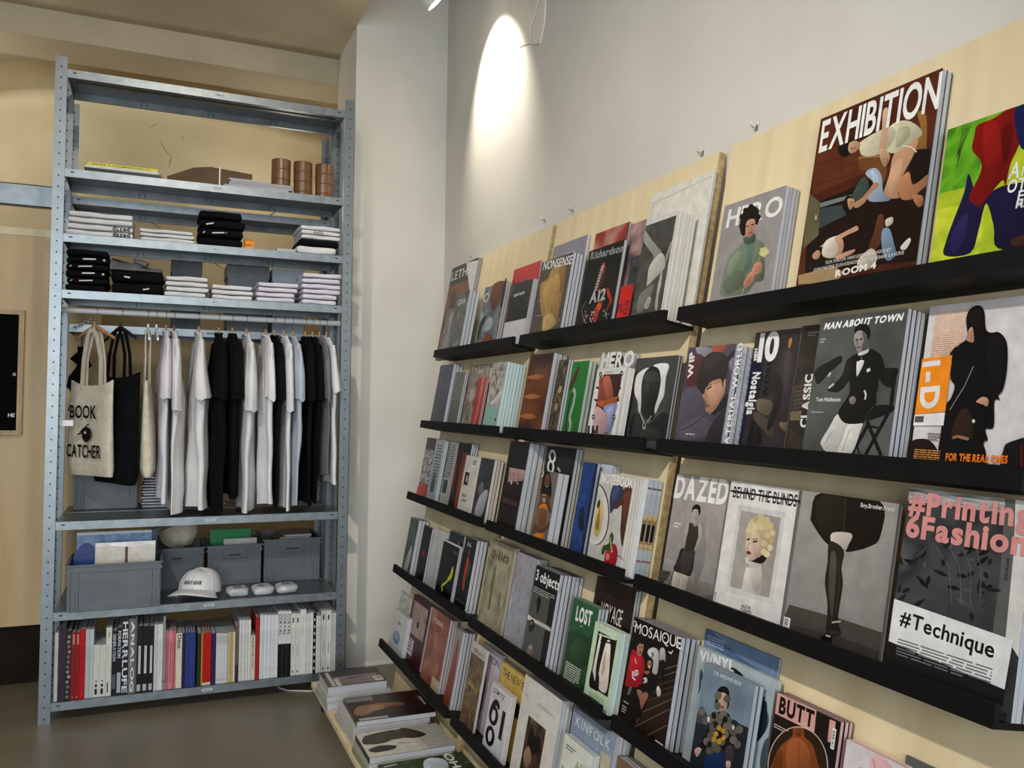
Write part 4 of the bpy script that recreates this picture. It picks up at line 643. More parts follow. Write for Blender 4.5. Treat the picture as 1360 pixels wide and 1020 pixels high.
def a_kinfolk(A): A.bg('7c8a9e', '8a98ac'); A.s([(0, 0), (0, .6), (.3, .7), (.6, .5), (.8, 0)], '5a7090'); A.r(.74, .0, .96, .82, 'b5ad94'); A.t('KINFOLK', .10, .86, .075, 'dcdcd6', .80, st='r', gap=.25); A.e(.3, .66, .06, .03, '10100f', 10)
def a_art(A): A.bg('cfd0c4', 'd6d7cc'); A.para(.1, .9, .35, 2, .03, '5a5c54'); A.t('ART', .50, .74, .09, '6a9a4a', .42, st='r'); A.t('IN Z', .06, .58, .09, '6a9a4a', .5, st='r'); A.e(.5, .6, .04, .03, '1c1c1a', 8)
def a_tan(A): A.bg('6e5446', '7a5e4e')
# ---- larger covers, drawn over their outlines in the photograph -----------
def clipu(A): pass
def a_exhib(A):
    A.n(0, 0, 1, 1, ['2c140d', '4a2014', '5a2a1a', '38180f'], 3, 2.4); A.Z(1060, 80, 3.4)
    A.q([(88, 425), (330, 345), (392, 470), (270, 520), (60, 612)], '5c2c1a', False)
    for k in range(3): A.ql([(80, 470+45*k), (270, 420+45*k)], .004, '3a1a10')
    A.q([(90, 640), (330, 540), (600, 560), (560, 900), (30, 960), (40, 800)], '1d0f0c', False); A.q([(500, 420), (600, 400), (570, 660), (480, 640)], '2a1511', False)
    A.q([(55, 605), (98, 640), (92, 790), (22, 850), (38, 700)], '60583f', False); A.ql([(80, 700), (80, 720)], .012, 'c9c2a8'); A.q([(98, 645), (240, 606), (242, 622), (100, 665)], '6f7a78', False); A.q([(100, 668), (212, 650), (216, 700), (92, 760)], '3a4242', False)
    A.q([(538, 238), (578, 250), (572, 430), (500, 470), (515, 390), (556, 330)], '8a6030'); A.q([(268, 445), (392, 428), (402, 500), (385, 560), (345, 505), (275, 492)], '6c4422', False); A.ql([(272, 440), (388, 432)], .012, '9a6c3a'); A.q([(505, 430), (560, 400), (600, 420), (596, 520), (520, 540)], '1c120f')
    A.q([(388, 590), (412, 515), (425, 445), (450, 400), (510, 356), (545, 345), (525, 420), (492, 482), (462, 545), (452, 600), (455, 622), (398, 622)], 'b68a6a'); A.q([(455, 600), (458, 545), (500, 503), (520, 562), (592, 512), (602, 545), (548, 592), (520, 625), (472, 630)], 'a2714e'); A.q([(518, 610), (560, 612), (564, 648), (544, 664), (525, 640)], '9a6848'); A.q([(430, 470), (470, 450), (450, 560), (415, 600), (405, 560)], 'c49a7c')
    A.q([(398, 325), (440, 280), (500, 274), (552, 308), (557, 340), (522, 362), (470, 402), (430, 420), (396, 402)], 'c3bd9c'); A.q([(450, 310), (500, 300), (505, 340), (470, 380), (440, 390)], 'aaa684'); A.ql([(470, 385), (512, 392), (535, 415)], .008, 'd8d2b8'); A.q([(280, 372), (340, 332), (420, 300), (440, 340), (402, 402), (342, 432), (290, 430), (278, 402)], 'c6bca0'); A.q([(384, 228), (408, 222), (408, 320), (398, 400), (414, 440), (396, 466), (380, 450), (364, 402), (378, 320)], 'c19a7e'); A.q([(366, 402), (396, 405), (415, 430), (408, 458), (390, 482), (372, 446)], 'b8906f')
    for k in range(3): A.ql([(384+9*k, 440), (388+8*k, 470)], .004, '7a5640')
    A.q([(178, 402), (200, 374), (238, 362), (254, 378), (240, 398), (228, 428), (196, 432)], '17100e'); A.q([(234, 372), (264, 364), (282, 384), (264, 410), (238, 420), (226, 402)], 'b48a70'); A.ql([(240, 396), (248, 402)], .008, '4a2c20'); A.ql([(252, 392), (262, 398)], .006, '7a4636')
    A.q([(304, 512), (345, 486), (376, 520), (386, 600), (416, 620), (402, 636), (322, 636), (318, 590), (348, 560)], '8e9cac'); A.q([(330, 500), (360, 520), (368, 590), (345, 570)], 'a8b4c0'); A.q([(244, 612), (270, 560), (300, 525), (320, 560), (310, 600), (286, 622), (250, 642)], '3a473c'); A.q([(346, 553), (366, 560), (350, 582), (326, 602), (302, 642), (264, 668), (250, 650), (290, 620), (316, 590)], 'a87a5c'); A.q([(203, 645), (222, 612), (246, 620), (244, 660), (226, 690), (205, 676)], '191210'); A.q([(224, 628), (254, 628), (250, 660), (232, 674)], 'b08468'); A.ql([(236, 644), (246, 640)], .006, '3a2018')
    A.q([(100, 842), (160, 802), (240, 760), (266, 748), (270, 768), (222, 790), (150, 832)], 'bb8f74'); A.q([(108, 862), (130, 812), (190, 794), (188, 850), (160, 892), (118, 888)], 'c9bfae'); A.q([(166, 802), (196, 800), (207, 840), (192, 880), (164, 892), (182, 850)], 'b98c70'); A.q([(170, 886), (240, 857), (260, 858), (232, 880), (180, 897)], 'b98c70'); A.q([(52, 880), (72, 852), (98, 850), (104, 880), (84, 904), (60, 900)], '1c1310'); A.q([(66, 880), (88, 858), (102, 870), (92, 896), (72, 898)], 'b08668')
    A.q([(318, 852), (345, 770), (362, 704), (386, 700), (388, 760), (372, 830), (342, 862)], '55311f'); A.q([(380, 770), (412, 760), (432, 820), (442, 880), (402, 905), (380, 850)], '6b8295'); A.q([(464, 842), (500, 804), (510, 815), (490, 852), (470, 856)], 'cdc8bf'); A.q([(396, 722), (426, 708), (428, 735), (400, 752)], 'c2b8ac'); A.q([(270, 905), (330, 850), (360, 890), (330, 940), (280, 940)], 'b4a898')
    A.q([(2, 972), (165, 930), (205, 958), (172, 1005), (2, 1012)], 'a08560', False)
    A.qt('EXHIBITION', (93, 417), (634, 213), (108, 283), 'eeece6', 'b'); A.qt('TILDA SWINTON  HANS ULRICH  DAVID HOCKNEY', (122, 922), (420, 862), (122, 908), 'd8d2c8', 'r'); A.qt('GLENN MARTENS  ELLEN HODAKOVA  MATTER & SHAPE  ILA HORSE', (70, 955), (478, 876), (70, 941), 'd8d2c8', 'r'); A.qt('ROOM 4', (168, 978), (352, 938), (168, 952), 'e6e2da', 'h')
def a_hero(A):
    A.bg('8f8987', '958f8d'); A.Z(880, 190, 4.08); A.qt('HERO', (342, 458), (640, 385), (345, 368), 'e4e2de', 'b')
    A.q([(310, 800), (326, 730), (352, 632), (400, 572), (446, 530), (496, 520), (548, 548), (552, 650), (546, 738), (502, 756), (470, 800), (440, 818), (352, 832), (316, 826)], '6b7661'); A.q([(330, 760), (380, 700), (440, 690), (442, 760), (400, 800), (340, 815)], '5a6551'); A.q([(352, 660), (400, 590), (430, 600), (400, 680), (360, 720)], '7d8872'); A.q([(505, 640), (548, 630), (552, 705), (534, 748), (498, 742)], '56604e'); A.q([(452, 542), (492, 540), (484, 640), (455, 705), (440, 690), (456, 620)], '567064'); A.q([(436, 515), (470, 505), (498, 490), (500, 532), (450, 548)], '46564c')
    A.q([(440, 452), (455, 430), (480, 408), (503, 414), (502, 450), (492, 486), (472, 512), (450, 502), (442, 480)], 'b6866e'); A.q([(424, 490), (418, 430), (438, 372), (478, 338), (508, 350), (524, 392), (514, 440), (502, 436), (500, 414), (474, 412), (452, 436), (446, 500)], '17120f')
    for x, y in ((430, 400), (450, 365), (480, 345), (508, 365), (518, 400), (428, 450), (470, 360)): A.qe(x, y, 15, 16, '1a1512', 9)
    A.ql([(452, 452), (466, 448)], .014, '2a1812'); A.ql([(480, 444), (494, 440)], .014, '2a1812'); A.ql([(474, 452), (478, 470)], .008, '8a5a48'); A.ql([(466, 488), (486, 483)], .014, '8c4038')
    A.ql([(530, 618), (440, 790), (430, 818)], .012, 'a8a878'); A.q([(442, 748), (478, 698), (499, 714), (492, 748), (462, 778), (440, 772)], 'b37a62'); A.q([(484, 692), (504, 650), (536, 648), (538, 690), (512, 712), (490, 708)], 'ba826a')
    for k in range(3): A.ql([(492+2*k, 700-14*k), (532, 690-14*k)], .005, '7c4c3a'); A.ql([(450+4*k, 768-14*k), (488, 748-14*k)], .005, '7c4c3a')
    for x, y in ((540, 580), (556, 576), (565, 592), (550, 604), (536, 598), (550, 590)): A.qe(x, y, 13, 14, 'c9c284', 8)
def a_another(A):
    A.n(0, 0, 1, 1, ['9cb824', 'b8c42a', '5e9e22', 'c8cc34'], 6, 1.4); A.Z(850, 60, 2.667); A.n(0, .0, .5, .5, ['b8c42c', 'ccd03c', '9cb828', 'd6d848'], 9, 2); A.n(0, .6, .4, 1, ['4c9020', '6cae24', '3c7c1c'], 5, 2)
    A.q([(1165, 455), (1148, 520), (1110, 620), (1085, 690), (1078, 745), (1170, 735), (1200, 650), (1226, 560), (1252, 640), (1268, 720), (1420, 700), (1420, 500), (1300, 495), (1236, 525), (1200, 560)], '1b1538'); A.q([(1100, 690), (1130, 620), (1160, 600), (1150, 680), (1110, 735)], '2a2250'); A.q([(1195, 283), (1184, 320), (1176, 370), (1206, 410), (1205, 452), (1172, 520), (1166, 548), (1200, 572), (1214, 560), (1240, 528), (1284, 478), (1294, 500), (1312, 420), (1348, 330), (1335, 215), (1250, 260)], '760e0c'); A.q([(1220, 280), (1260, 270), (1280, 360), (1250, 450), (1222, 420), (1215, 340)], '8e1612'); A.q([(1280, 300), (1320, 280), (1312, 360), (1290, 420)], '5c0908')
    for k in range(6): A.ql([(1180+8*k, 500), (1170+9*k, 556)], .006, '8e1a12')
    A.q([(1330, 222), (1440, 170), (1440, 360), (1372, 372), (1342, 346)], '141c44'); A.q([(1318, 710), (1330, 680), (1420, 664), (1420, 700)], '3a2418')
    for k in range(4): A.ql([(1170-8*k, 288+3*k), (1140-6*k, 360+12*k), (1122+3*k, 432-22*k)], .006, '2c3c12')
    A.qt('A', (1303, 474), (1342, 468), (1303, 420), 'e8e6e2'); A.qt('N', (1350, 462), (1376, 458), (1350, 430), 'e8e6e2'); A.qt('O', (1298, 524), (1332, 518), (1298, 482), 'e8e6e2'); A.qt('T', (1336, 516), (1364, 511), (1336, 474), 'e8e6e2'); A.qt('HEr', (1368, 505), (1412, 497), (1368, 470), 'e8e6e2'); A.qt('E', (1336, 552), (1358, 548), (1336, 518), 'e8e6e2'); A.qt('MAn', (1330, 578), (1400, 566), (1330, 553), 'e8e6e2'); A.bar(.0, .0, .05, .07)
def a_mantown(A):
    A.bg('4f514e', '3c3e3b'); A.n(0, 0, 1, 1, ['3a3c39', '4c4e4b', '575956', '424441'], 5, 1.2); A.Z(1080, 400, 4.637); A.qt('MAN ABOUT TOWN', (64, 174), (546, 116), (64, 138), 'f0eeea', 'h', .25); A.para(.03, .845, .07, 2, .02, 'a8a6a2')
    for a, b_ in (((330, 735), (418, 952)), ((462, 690), (322, 945)), ((255, 850), (285, 940)), ((345, 745), (240, 938)), ((350, 770), (400, 780)), ((276, 822), (312, 832))): A.ql([a, b_], .035 if abs(a[0]-b_[0]) > 45 and abs(a[1]-b_[1]) > 60 else .018, '0b0b0b')
    A.q([(330, 690), (400, 640), (492, 645), (495, 668), (470, 690), (345, 735), (320, 720)], '0e0e0e'); A.q([(385, 430), (516, 412), (512, 470), (500, 525), (440, 520)], '121212'); A.ql([(505, 420), (478, 660)], .04, '0d0d0d'); A.q([(368, 530), (388, 515), (386, 645), (368, 650)], '0f0f0f')
    A.q([(48, 862), (100, 775), (150, 696), (205, 740), (214, 760), (190, 830), (152, 936), (80, 925), (55, 895)], 'bdbbb4'); A.q([(150, 936), (185, 840), (215, 760), (300, 750), (290, 800), (235, 938)], 'cfcdc6'); A.ql([(120, 800), (70, 880)], .012, '97958f'); A.ql([(225, 790), (180, 920)], .012, 'a5a39c')
    A.q([(12, 425), (100, 370), (165, 336), (180, 350), (168, 380), (110, 430), (36, 508), (15, 490)], '141413'); A.q([(92, 540), (140, 500), (180, 450), (205, 370), (230, 345), (272, 322), (350, 292), (410, 325), (432, 370), (440, 430), (405, 470), (400, 540), (380, 580), (365, 650), (320, 700), (310, 748), (200, 752), (156, 700), (165, 660), (205, 600), (225, 560), (220, 490), (190, 530), (150, 560), (100, 555)], '0d0d0d'); A.q([(200, 400), (225, 360), (235, 420), (215, 480), (190, 520), (170, 510)], '1a1a1a')
    A.q([(88, 455), (108, 435), (128, 455), (132, 500), (125, 532), (98, 536), (92, 500)], '4c4a47'); A.ql([(92, 465), (108, 440)], .018, 'c9c6c0'); A.ql([(95, 535), (128, 508)], .018, 'c9c6c0'); A.q([(272, 365), (312, 352), (308, 392), (285, 440), (268, 460)], 'dad8d3'); A.q([(270, 345), (300, 352), (325, 340), (322, 365), (296, 362), (275, 372)], '0b0b0b'); A.ql([(330, 430), (352, 420)], .03, 'd8d6d1'); A.q([(224, 600), (250, 585), (264, 612), (250, 634), (228, 630)], '77736d'); A.ql([(315, 550), (326, 575), (320, 606)], .018, 'c4c1bb')
    A.q([(256, 205), (268, 182), (310, 175), (342, 200), (346, 250), (340, 292), (305, 325), (280, 318), (266, 290), (252, 250)], '8c867f'); A.q([(300, 190), (345, 200), (346, 255), (338, 292), (308, 322), (300, 280), (312, 240)], '55514c'); A.q([(258, 200), (256, 172), (285, 142), (325, 142), (350, 170), (350, 215), (338, 240), (330, 205), (300, 182), (275, 184)], '12100f'); A.ql([(262, 240), (278, 237)], .016, '1a1714'); A.ql([(290, 236), (304, 232)], .016, '1a1714'); A.ql([(276, 245), (270, 268)], .010, '4a4642'); A.ql([(270, 286), (290, 283)], .012, '2e2a27'); A.q([(278, 322), (330, 300), (345, 292), (335, 318), (290, 336)], 'c9c7c2')
    A.qt('Tom Hiddleston', (18, 617), (168, 617), (18, 594), 'e0deda', 'b'); A.para(.05, .345, .2, 1, .016, 'a8a6a2')
def a_id(A):
    A.bg('d2cbc9', 'd6d0ce'); A.Z(1200, 370, 3.775); A.para(.07, .955, .28, 26, .0125, 'eeb27a', 3)
    A.q([(320, 300), (318, 210), (330, 165), (358, 140), (390, 138), (410, 172), (416, 250), (440, 272), (482, 270), (518, 310), (526, 380), (520, 480), (502, 560), (480, 588), (486, 610), (460, 616), (456, 745), (415, 755), (426, 810), (405, 830), (405, 960), (188, 960), (194, 750), (215, 640), (242, 600), (260, 540), (240, 502), (246, 420), (234, 385), (268, 340)], '0c0b0c'); A.q([(330, 180), (360, 150), (392, 150), (402, 230), (372, 270), (345, 250)], '151315'); A.q([(316, 302), (334, 254), (350, 248), (358, 312), (340, 320)], 'b5886e'); A.ql([(336, 262), (326, 300)], .006, '7a5240'); A.ql([(346, 258), (342, 306)], .006, '7a5240'); A.ql([(355, 440), (310, 540), (236, 660)], .006, '8c8a88'); A.ql([(270, 345), (290, 325)], .008, '8c8a88'); A.q([(420, 310), (500, 300), (510, 420), (470, 560), (440, 540)], '121012')
    A.q([(368, 618), (400, 595), (428, 604), (428, 636), (406, 642), (384, 626)], 'ba8c72'); A.ql([(386, 632), (410, 640), (412, 760)], .014, '060506'); A.q([(246, 800), (264, 710), (298, 658), (334, 662), (354, 730), (344, 810)], '2c1b13'); A.q([(205, 960), (208, 835), (242, 806), (340, 806), (405, 832), (405, 960)], '0a090a'); A.ql([(250, 800), (275, 792), (332, 806)], .022, '97684e'); A.qe(356, 716, 8, 10, 'c9c4be', 8)
    A.q([(20, 960), (38, 828), (92, 804), (140, 816), (176, 866), (190, 960)], '1d120e'); A.q([(502, 960), (506, 860), (540, 820), (680, 800), (690, 960)], '141013'); A.q([(590, 830), (604, 830), (604, 950), (590, 950)], '4a1416', False)
    A.q([(92, 404), (249, 385), (214, 668), (55, 682)], 'ee8a1c', False); A.qt('i-D', (106, 418), (88, 656), (192, 410), 'dedad7', 'h', gap=.16); A.q([(55, 684), (213, 672), (205, 738), (45, 738)], 'e0dcda', False); A.q([(64, 692), (108, 690), (104, 722), (60, 722)], '55524f', False); A.para(.15, .245, .12, 3, .016, '77736f'); A.para(.045, .150, .24, 9, .0125, 'd8904a', 8)
    A.qt('FOR THE REAL ONES', (217, 912), (528, 928), (217, 878), 'ee7818', 'h')
def a_wip(A):
    A.n(0, 0, 1, 1, ['332c38', '463c4a', '544858', '3a323e'], 3, 1.6); A.Z(895, 430, 6.0); A.q([(180, 185), (330, 165), (500, 150), (560, 150), (520, 380), (460, 460), (430, 300), (300, 240), (180, 260)], '4c4250', False); A.q([(175, 190), (235, 182), (300, 200), (280, 260), (200, 250)], '8a8590'); A.q([(305, 180), (412, 165), (385, 222), (315, 230)], '9c4a34'); A.q([(100, 490), (112, 380), (150, 270), (200, 240), (255, 280), (240, 340), (190, 480)], '55222a'); A.q([(412, 280), (500, 190), (470, 260), (430, 320)], '14121a'); A.q([(440, 300), (520, 250), (500, 380), (470, 400)], '77687a')
    A.q([(235, 600), (225, 540), (250, 480), (310, 440), (380, 420), (410, 440), (402, 540), (380, 600), (330, 680), (285, 725), (262, 712), (250, 670), (262, 640), (240, 615)], 'a87a60'); A.q([(270, 520), (330, 480), (380, 480), (385, 560), (330, 640), (290, 660)], 'b78a6e'); A.q([(182, 500), (190, 400), (235, 280), (310, 225), (400, 240), (432, 320), (420, 400), (408, 440), (398, 520), (385, 490), (372, 440), (320, 450), (285, 470), (250, 520), (240, 560), (200, 545)], '1c1a18'); A.q([(240, 300), (310, 240), (380, 250), (350, 330), (260, 380)], '2a2826')
    A.ql([(262, 522), (300, 500)], .022, '1f1612'); A.ql([(255, 500), (300, 478)], .012, '2a201a'); A.ql([(252, 560), (240, 608), (262, 612)], .010, '7a5442'); A.ql([(252, 665), (288, 650)], .022, '7c3c38'); A.q([(395, 470), (412, 440), (408, 520), (396, 560)], 'b5866a'); A.q([(285, 730), (330, 680), (400, 580), (430, 560), (420, 640), (340, 720), (300, 770)], '18161c')
    A.q([(20, 940), (40, 700), (80, 540), (180, 510), (240, 600), (255, 700), (330, 740), (280, 830), (250, 920), (240, 960)], '4a4450'); A.q([(60, 820), (200, 740), (300, 790), (250, 900), (60, 910)], '554d58'); A.ql([(50, 850), (160, 800), (280, 700)], .014, '2a2632'); A.q([(250, 960), (290, 820), (350, 730), (430, 640), (420, 800), (395, 960)], '26222a')
    A.qt('WIP', (150, 425), (166, 222), (112, 418), 'e6e4e0', 'h'); A.para(.24, .165, .26, 1, .022, 'c2bec6'); A.qt('MATERIAL WORLD', (425, 1040), (552, 150), (388, 1036), 'e6e4e0', 'b', gap=.12)
def a_ten(A):
    A.n(0, 0, 1, 1, ['17141a', '272026', '30282c', '1d1920'], 5, 2); A.Z(895, 430, 6.0); A.q([(620, 320), (690, 300), (700, 400), (580, 740), (540, 960), (505, 960)], '161736', False); A.q([(690, 400), (815, 395), (800, 545), (680, 590)], '131114', False); A.q([(670, 600), (780, 620), (770, 700), (730, 730), (660, 680)], '5e5242'); A.q([(650, 700), (760, 770), (800, 880), (760, 900), (640, 760)], '453b30'); A.q([(840, 790), (930, 780), (930, 860), (870, 850)], '6a5a44')
    for k in range(5): A.ql([(955, 470+36*k), (1010, 455+36*k)], .014, '544842')
    A.q([(830, 470), (850, 260), (905, 190), (960, 210), (990, 330), (965, 500), (925, 640), (900, 780), (820, 770), (770, 800), (840, 620)], '2e2328'); A.q([(890, 230), (935, 230), (920, 440), (890, 560), (870, 420)], '40343a'); A.q([(810, 400), (850, 420), (865, 560), (830, 700), (760, 850), (745, 800), (800, 640)], '0c0b0d'); A.q([(590, 880), (620, 780), (660, 800), (695, 880), (680, 960), (590, 960)], '14110f'); A.q([(912, 190), (915, 140), (930, 112), (942, 125), (935, 165), (922, 195)], 'b0793c'); A.ql([(1020, 30), (985, 350)], .012, '8a8480')
    A.qt('10', (662, 296), (822, 280), (668, 92), 'eceae6', 'h'); A.qt('MEN', (660, 290), (668, 195), (636, 290), 'e6e4e0', 'h'); A.qt('Nostalgia', (634, 386), (578, 722), (692, 384), 'e6e4e0', 'h'); A.bar(.0, .0, .10, .09)
def a_classic(A):
    A.n(0, 0, 1, 1, ['191512', '2c2520', '221d19', '3a3028'], 7, 2); A.Z(895, 430, 6.0); A.q([(950, 500), (1060, 420), (1040, 640), (940, 700)], '3c342e', False)
    for k in range(6): A.ql([(950, 510+34*k), (1050, 490+34*k)], .02, '5c524a')
    A.q([(930, 700), (1020, 690), (1010, 770), (925, 770)], '72644c', False); A.q([(900, 980), (920, 830), (1050, 940), (1040, 1010)], '3a2e22', False); A.para(.2, .94, .3, 2, .02, '6a6460'); A.qt('CLASSIC', (1062, 826), (1108, 398), (1006, 820), 'ecebe7', 'h')
def a_hood(A):
    A.n(0, 0, 1, 1, ['2c2c2b', '464644', '3a3a39', '505050'], 3, 1.6); A.Z(690, 460, 6.18); A.q([(1000, 95), (1200, 85), (1310, 75), (1250, 430), (1180, 760), (1100, 760), (1200, 480), (1190, 300), (1060, 160)], '3c3c3a'); A.q([(942, 380), (950, 260), (1000, 200), (1060, 175), (1030, 240), (1000, 330), (998, 440), (990, 545), (975, 530), (968, 450)], 'd4d4d0'); A.q([(1100, 155), (1222, 145), (1200, 260), (1185, 400), (1150, 470), (1118, 545), (1105, 530), (1125, 430), (1150, 330), (1150, 230)], 'd4d4d0')
    A.q([(1000, 440), (1000, 320), (1020, 230), (1060, 180), (1110, 165), (1148, 200), (1158, 290), (1140, 400), (1110, 500), (1100, 590), (1050, 600), (1000, 545)], '171716'); A.q([(1015, 270), (1040, 215), (1100, 200), (1145, 235), (1148, 290), (1080, 300)], '343433'); A.q([(1008, 370), (1020, 300), (1080, 305), (1140, 310), (1130, 370), (1080, 380), (1060, 365), (1035, 385)], '252524'); A.ql([(1036, 330), (1062, 325)], .022, '3c3c3a'); A.ql([(1060, 340), (1048, 362)], .014, '4c4c4a')
    A.q([(910, 740), (930, 560), (985, 550), (1010, 600), (1050, 640), (1110, 590), (1180, 540), (1230, 600), (1190, 765)], '1f1f1f'); A.q([(1000, 700), (1060, 660), (1160, 700), (1140, 760), (1000, 750)], '2a2a29'); A.ql([(990, 545), (1010, 600), (1022, 630)], .022, '9a9a96'); A.ql([(1082, 570), (1045, 625)], .022, '9a9a96'); A.qe(1022, 655, 16, 30, '8a8a86', 10); A.qe(1022, 648, 9, 14, '2a2a29', 8); A.para(.3, .05, .2, 2, .016, '7c7c7a')
def a_bordered(A):
    A.bg('d8d6d2'); A.Z(690, 460, 6.18); A.q([(690, 230), (840, 226), (770, 640), (745, 722), (600, 712), (615, 520)], '3a1f1a', False); A.q([(655, 262), (700, 250), (735, 250), (765, 380), (760, 440), (700, 450), (640, 450), (650, 330)], '8a4432'); A.q([(690, 260), (740, 250), (768, 400), (720, 440), (695, 360)], 'a85c42'); A.q([(800, 240), (838, 232), (815, 380), (780, 420), (765, 330)], '3c1a16'); A.q([(640, 450), (700, 440), (810, 410), (800, 460), (730, 490), (680, 500), (640, 480)], 'a8542c'); A.q([(620, 500), (680, 520), (720, 590), (716, 700), (640, 712), (600, 640)], 'ba9896'); A.q([(690, 500), (800, 470), (770, 600), (745, 715), (710, 690), (722, 590)], '8086ac'); A.q([(720, 520), (770, 500), (750, 600), (730, 640)], '969cc0')
    for x, y in ((640, 340), (625, 440), (820, 340), (806, 440)): A.q([(x-10, y-14), (x+12, y-4), (x+10, y+14), (x-12, y+4)], '181616', False)
    for x, y in ((665, 232), (838, 222), (606, 580), (776, 580)): A.qe(x, y, 12, 24, '181616', 8); A.qe(x, y, 5, 10, 'd8d6d2', 6)
    for k in range(3): A.q([(556+34*k, 712), (562+34*k, 650), (578+34*k, 650), (572+34*k, 714)], '141212', False)
    A.para(.32, .945, .3, 2, .014, '8a8884')
def a_herogrey(A): A.bg('a2a09b', 'b2b0aa'); A.Z(690, 460, 6.18); A.qe(800, 110, 55, 70, '17151a', 18); A.qt('HERO', (662, 170), (928, 160), (664, 60), 'e4e2dd', 'h')
def a_nonsense(A):
    A.bg('4c423a', '40362f'); A.n(0, 0, 1, 1, ['453b34', '564b42', '3c332d'], 3, 1.5); A.Z(690, 310, 6.18); A.q([(168, 470), (180, 410), (232, 370), (262, 300), (310, 260), (372, 258), (374, 330), (360, 440), (330, 600), (300, 740), (240, 790), (182, 800), (190, 700), (170, 600)], 'a37d42'); A.q([(200, 440), (270, 360), (330, 330), (330, 480), (300, 640), (230, 680), (195, 560)], 'b48d50'); A.q([(322, 300), (372, 262), (372, 340), (345, 480), (325, 470), (330, 380)], '8a6630'); A.q([(200, 690), (260, 660), (295, 730), (240, 785), (190, 795)], 'bd9a5e')
    rr = random.Random(6)
    for k in range(26):
        x, y = rr.uniform(195, 330), rr.uniform(380, 720); A.ql([(x, y), (x+rr.uniform(-14, 14), y+rr.uniform(18, 44))], .012, rr.choice(['7c5a28', '8c6a34', 'c4a064', '967038']))
    A.qt('NONSENSE', (190, 302), (424, 248), (190, 240), 'e6e4de', 'b', .12); A.ql([(150, 556), (205, 548)], .012, '9a9082'); A.ql([(125, 680), (185, 668)], .012, '9a9082')
def a_skeleton(A):
    A.bg('0f0e0f'); A.Z(690, 310, 6.18); A.qt('Richardson', (578, 215), (846, 148), (578, 160), '8c8c8c', 'h'); A.q([(672, 300), (682, 248), (694, 240), (700, 262), (692, 310), (680, 330)], 'b8402c')
    for k in range(9): x, y = 682-7*k, 270+24*k; A.ql([(x-14, y+6), (x+12, y-4)], .03, 'b0a49c'); A.ql([(x+14, y+10), (x+34, y+14)], .02, '7a1c14')
    A.q([(722, 440), (740, 480), (762, 550), (735, 600), (720, 640), (712, 620), (738, 560), (718, 500)], 'a82818'); A.q([(635, 590), (660, 555), (680, 580), (655, 640), (630, 720), (606, 726), (600, 660)], 'a83420'); A.qe(652, 600, 16, 30, 'd05024', 10); A.ql([(548, 560), (508, 620), (520, 690), (540, 715)], .03, '5c5a40')
    rr = random.Random(5)
    for i in range(46): A.qe(rr.uniform(530, 620), rr.uniform(640, 735), 5, 6, rr.choice(['b8ada6', '8a2018', 'cfc4bc', '3a2a26']), 6)
    for i in range(18): A.qe(rr.uniform(680, 735), rr.uniform(600, 700), 4, 8, rr.choice(['b8ada6', '8a8580', '2a2422']), 6)
    A.qt('A12', (572, 574), (704, 540), (584, 490), 'aeaaa6', 'h')
def a_bwfigure(A):
    A.bg('cfccc8'); A.r(.0, 0, .975, .955, '3a3a37', '474744'); A.n(0, 0, .975, .955, ['2e2e2b', '4c4c48', '3c3c39', '58584f'], 12, 2.6); A.Z(690, 310, 6.18); A.q([(1018, 60), (1030, -20), (1050, 0), (1090, 60), (1140, 120), (1165, 160), (1110, 240), (1075, 320), (1045, 430), (1055, 300), (1100, 200), (1060, 130)], '8c8b82'); A.q([(1050, 380), (1070, 260), (1160, 160), (1195, 220), (1185, 290), (1110, 370), (1045, 430)], 'b0afa5'); A.q([(1190, 210), (1230, 100), (1250, 60), (1245, 120), (1205, 230)], '8c8b82'); A.q([(1110, 610), (1125, 480), (1150, 360), (1170, 310), (1160, 420), (1140, 520), (1130, 625)], 'a5a49a'); A.q([(960, 640), (980, 520), (1040, 450), (1100, 420), (1080, 500), (1040, 560), (1010, 640)], '6e6d66'); A.qe(1180, 60, 40, 60, '45443f', 14); A.q([(1020, 600), (1060, 520), (1080, 540), (1050, 620)], '98978c')
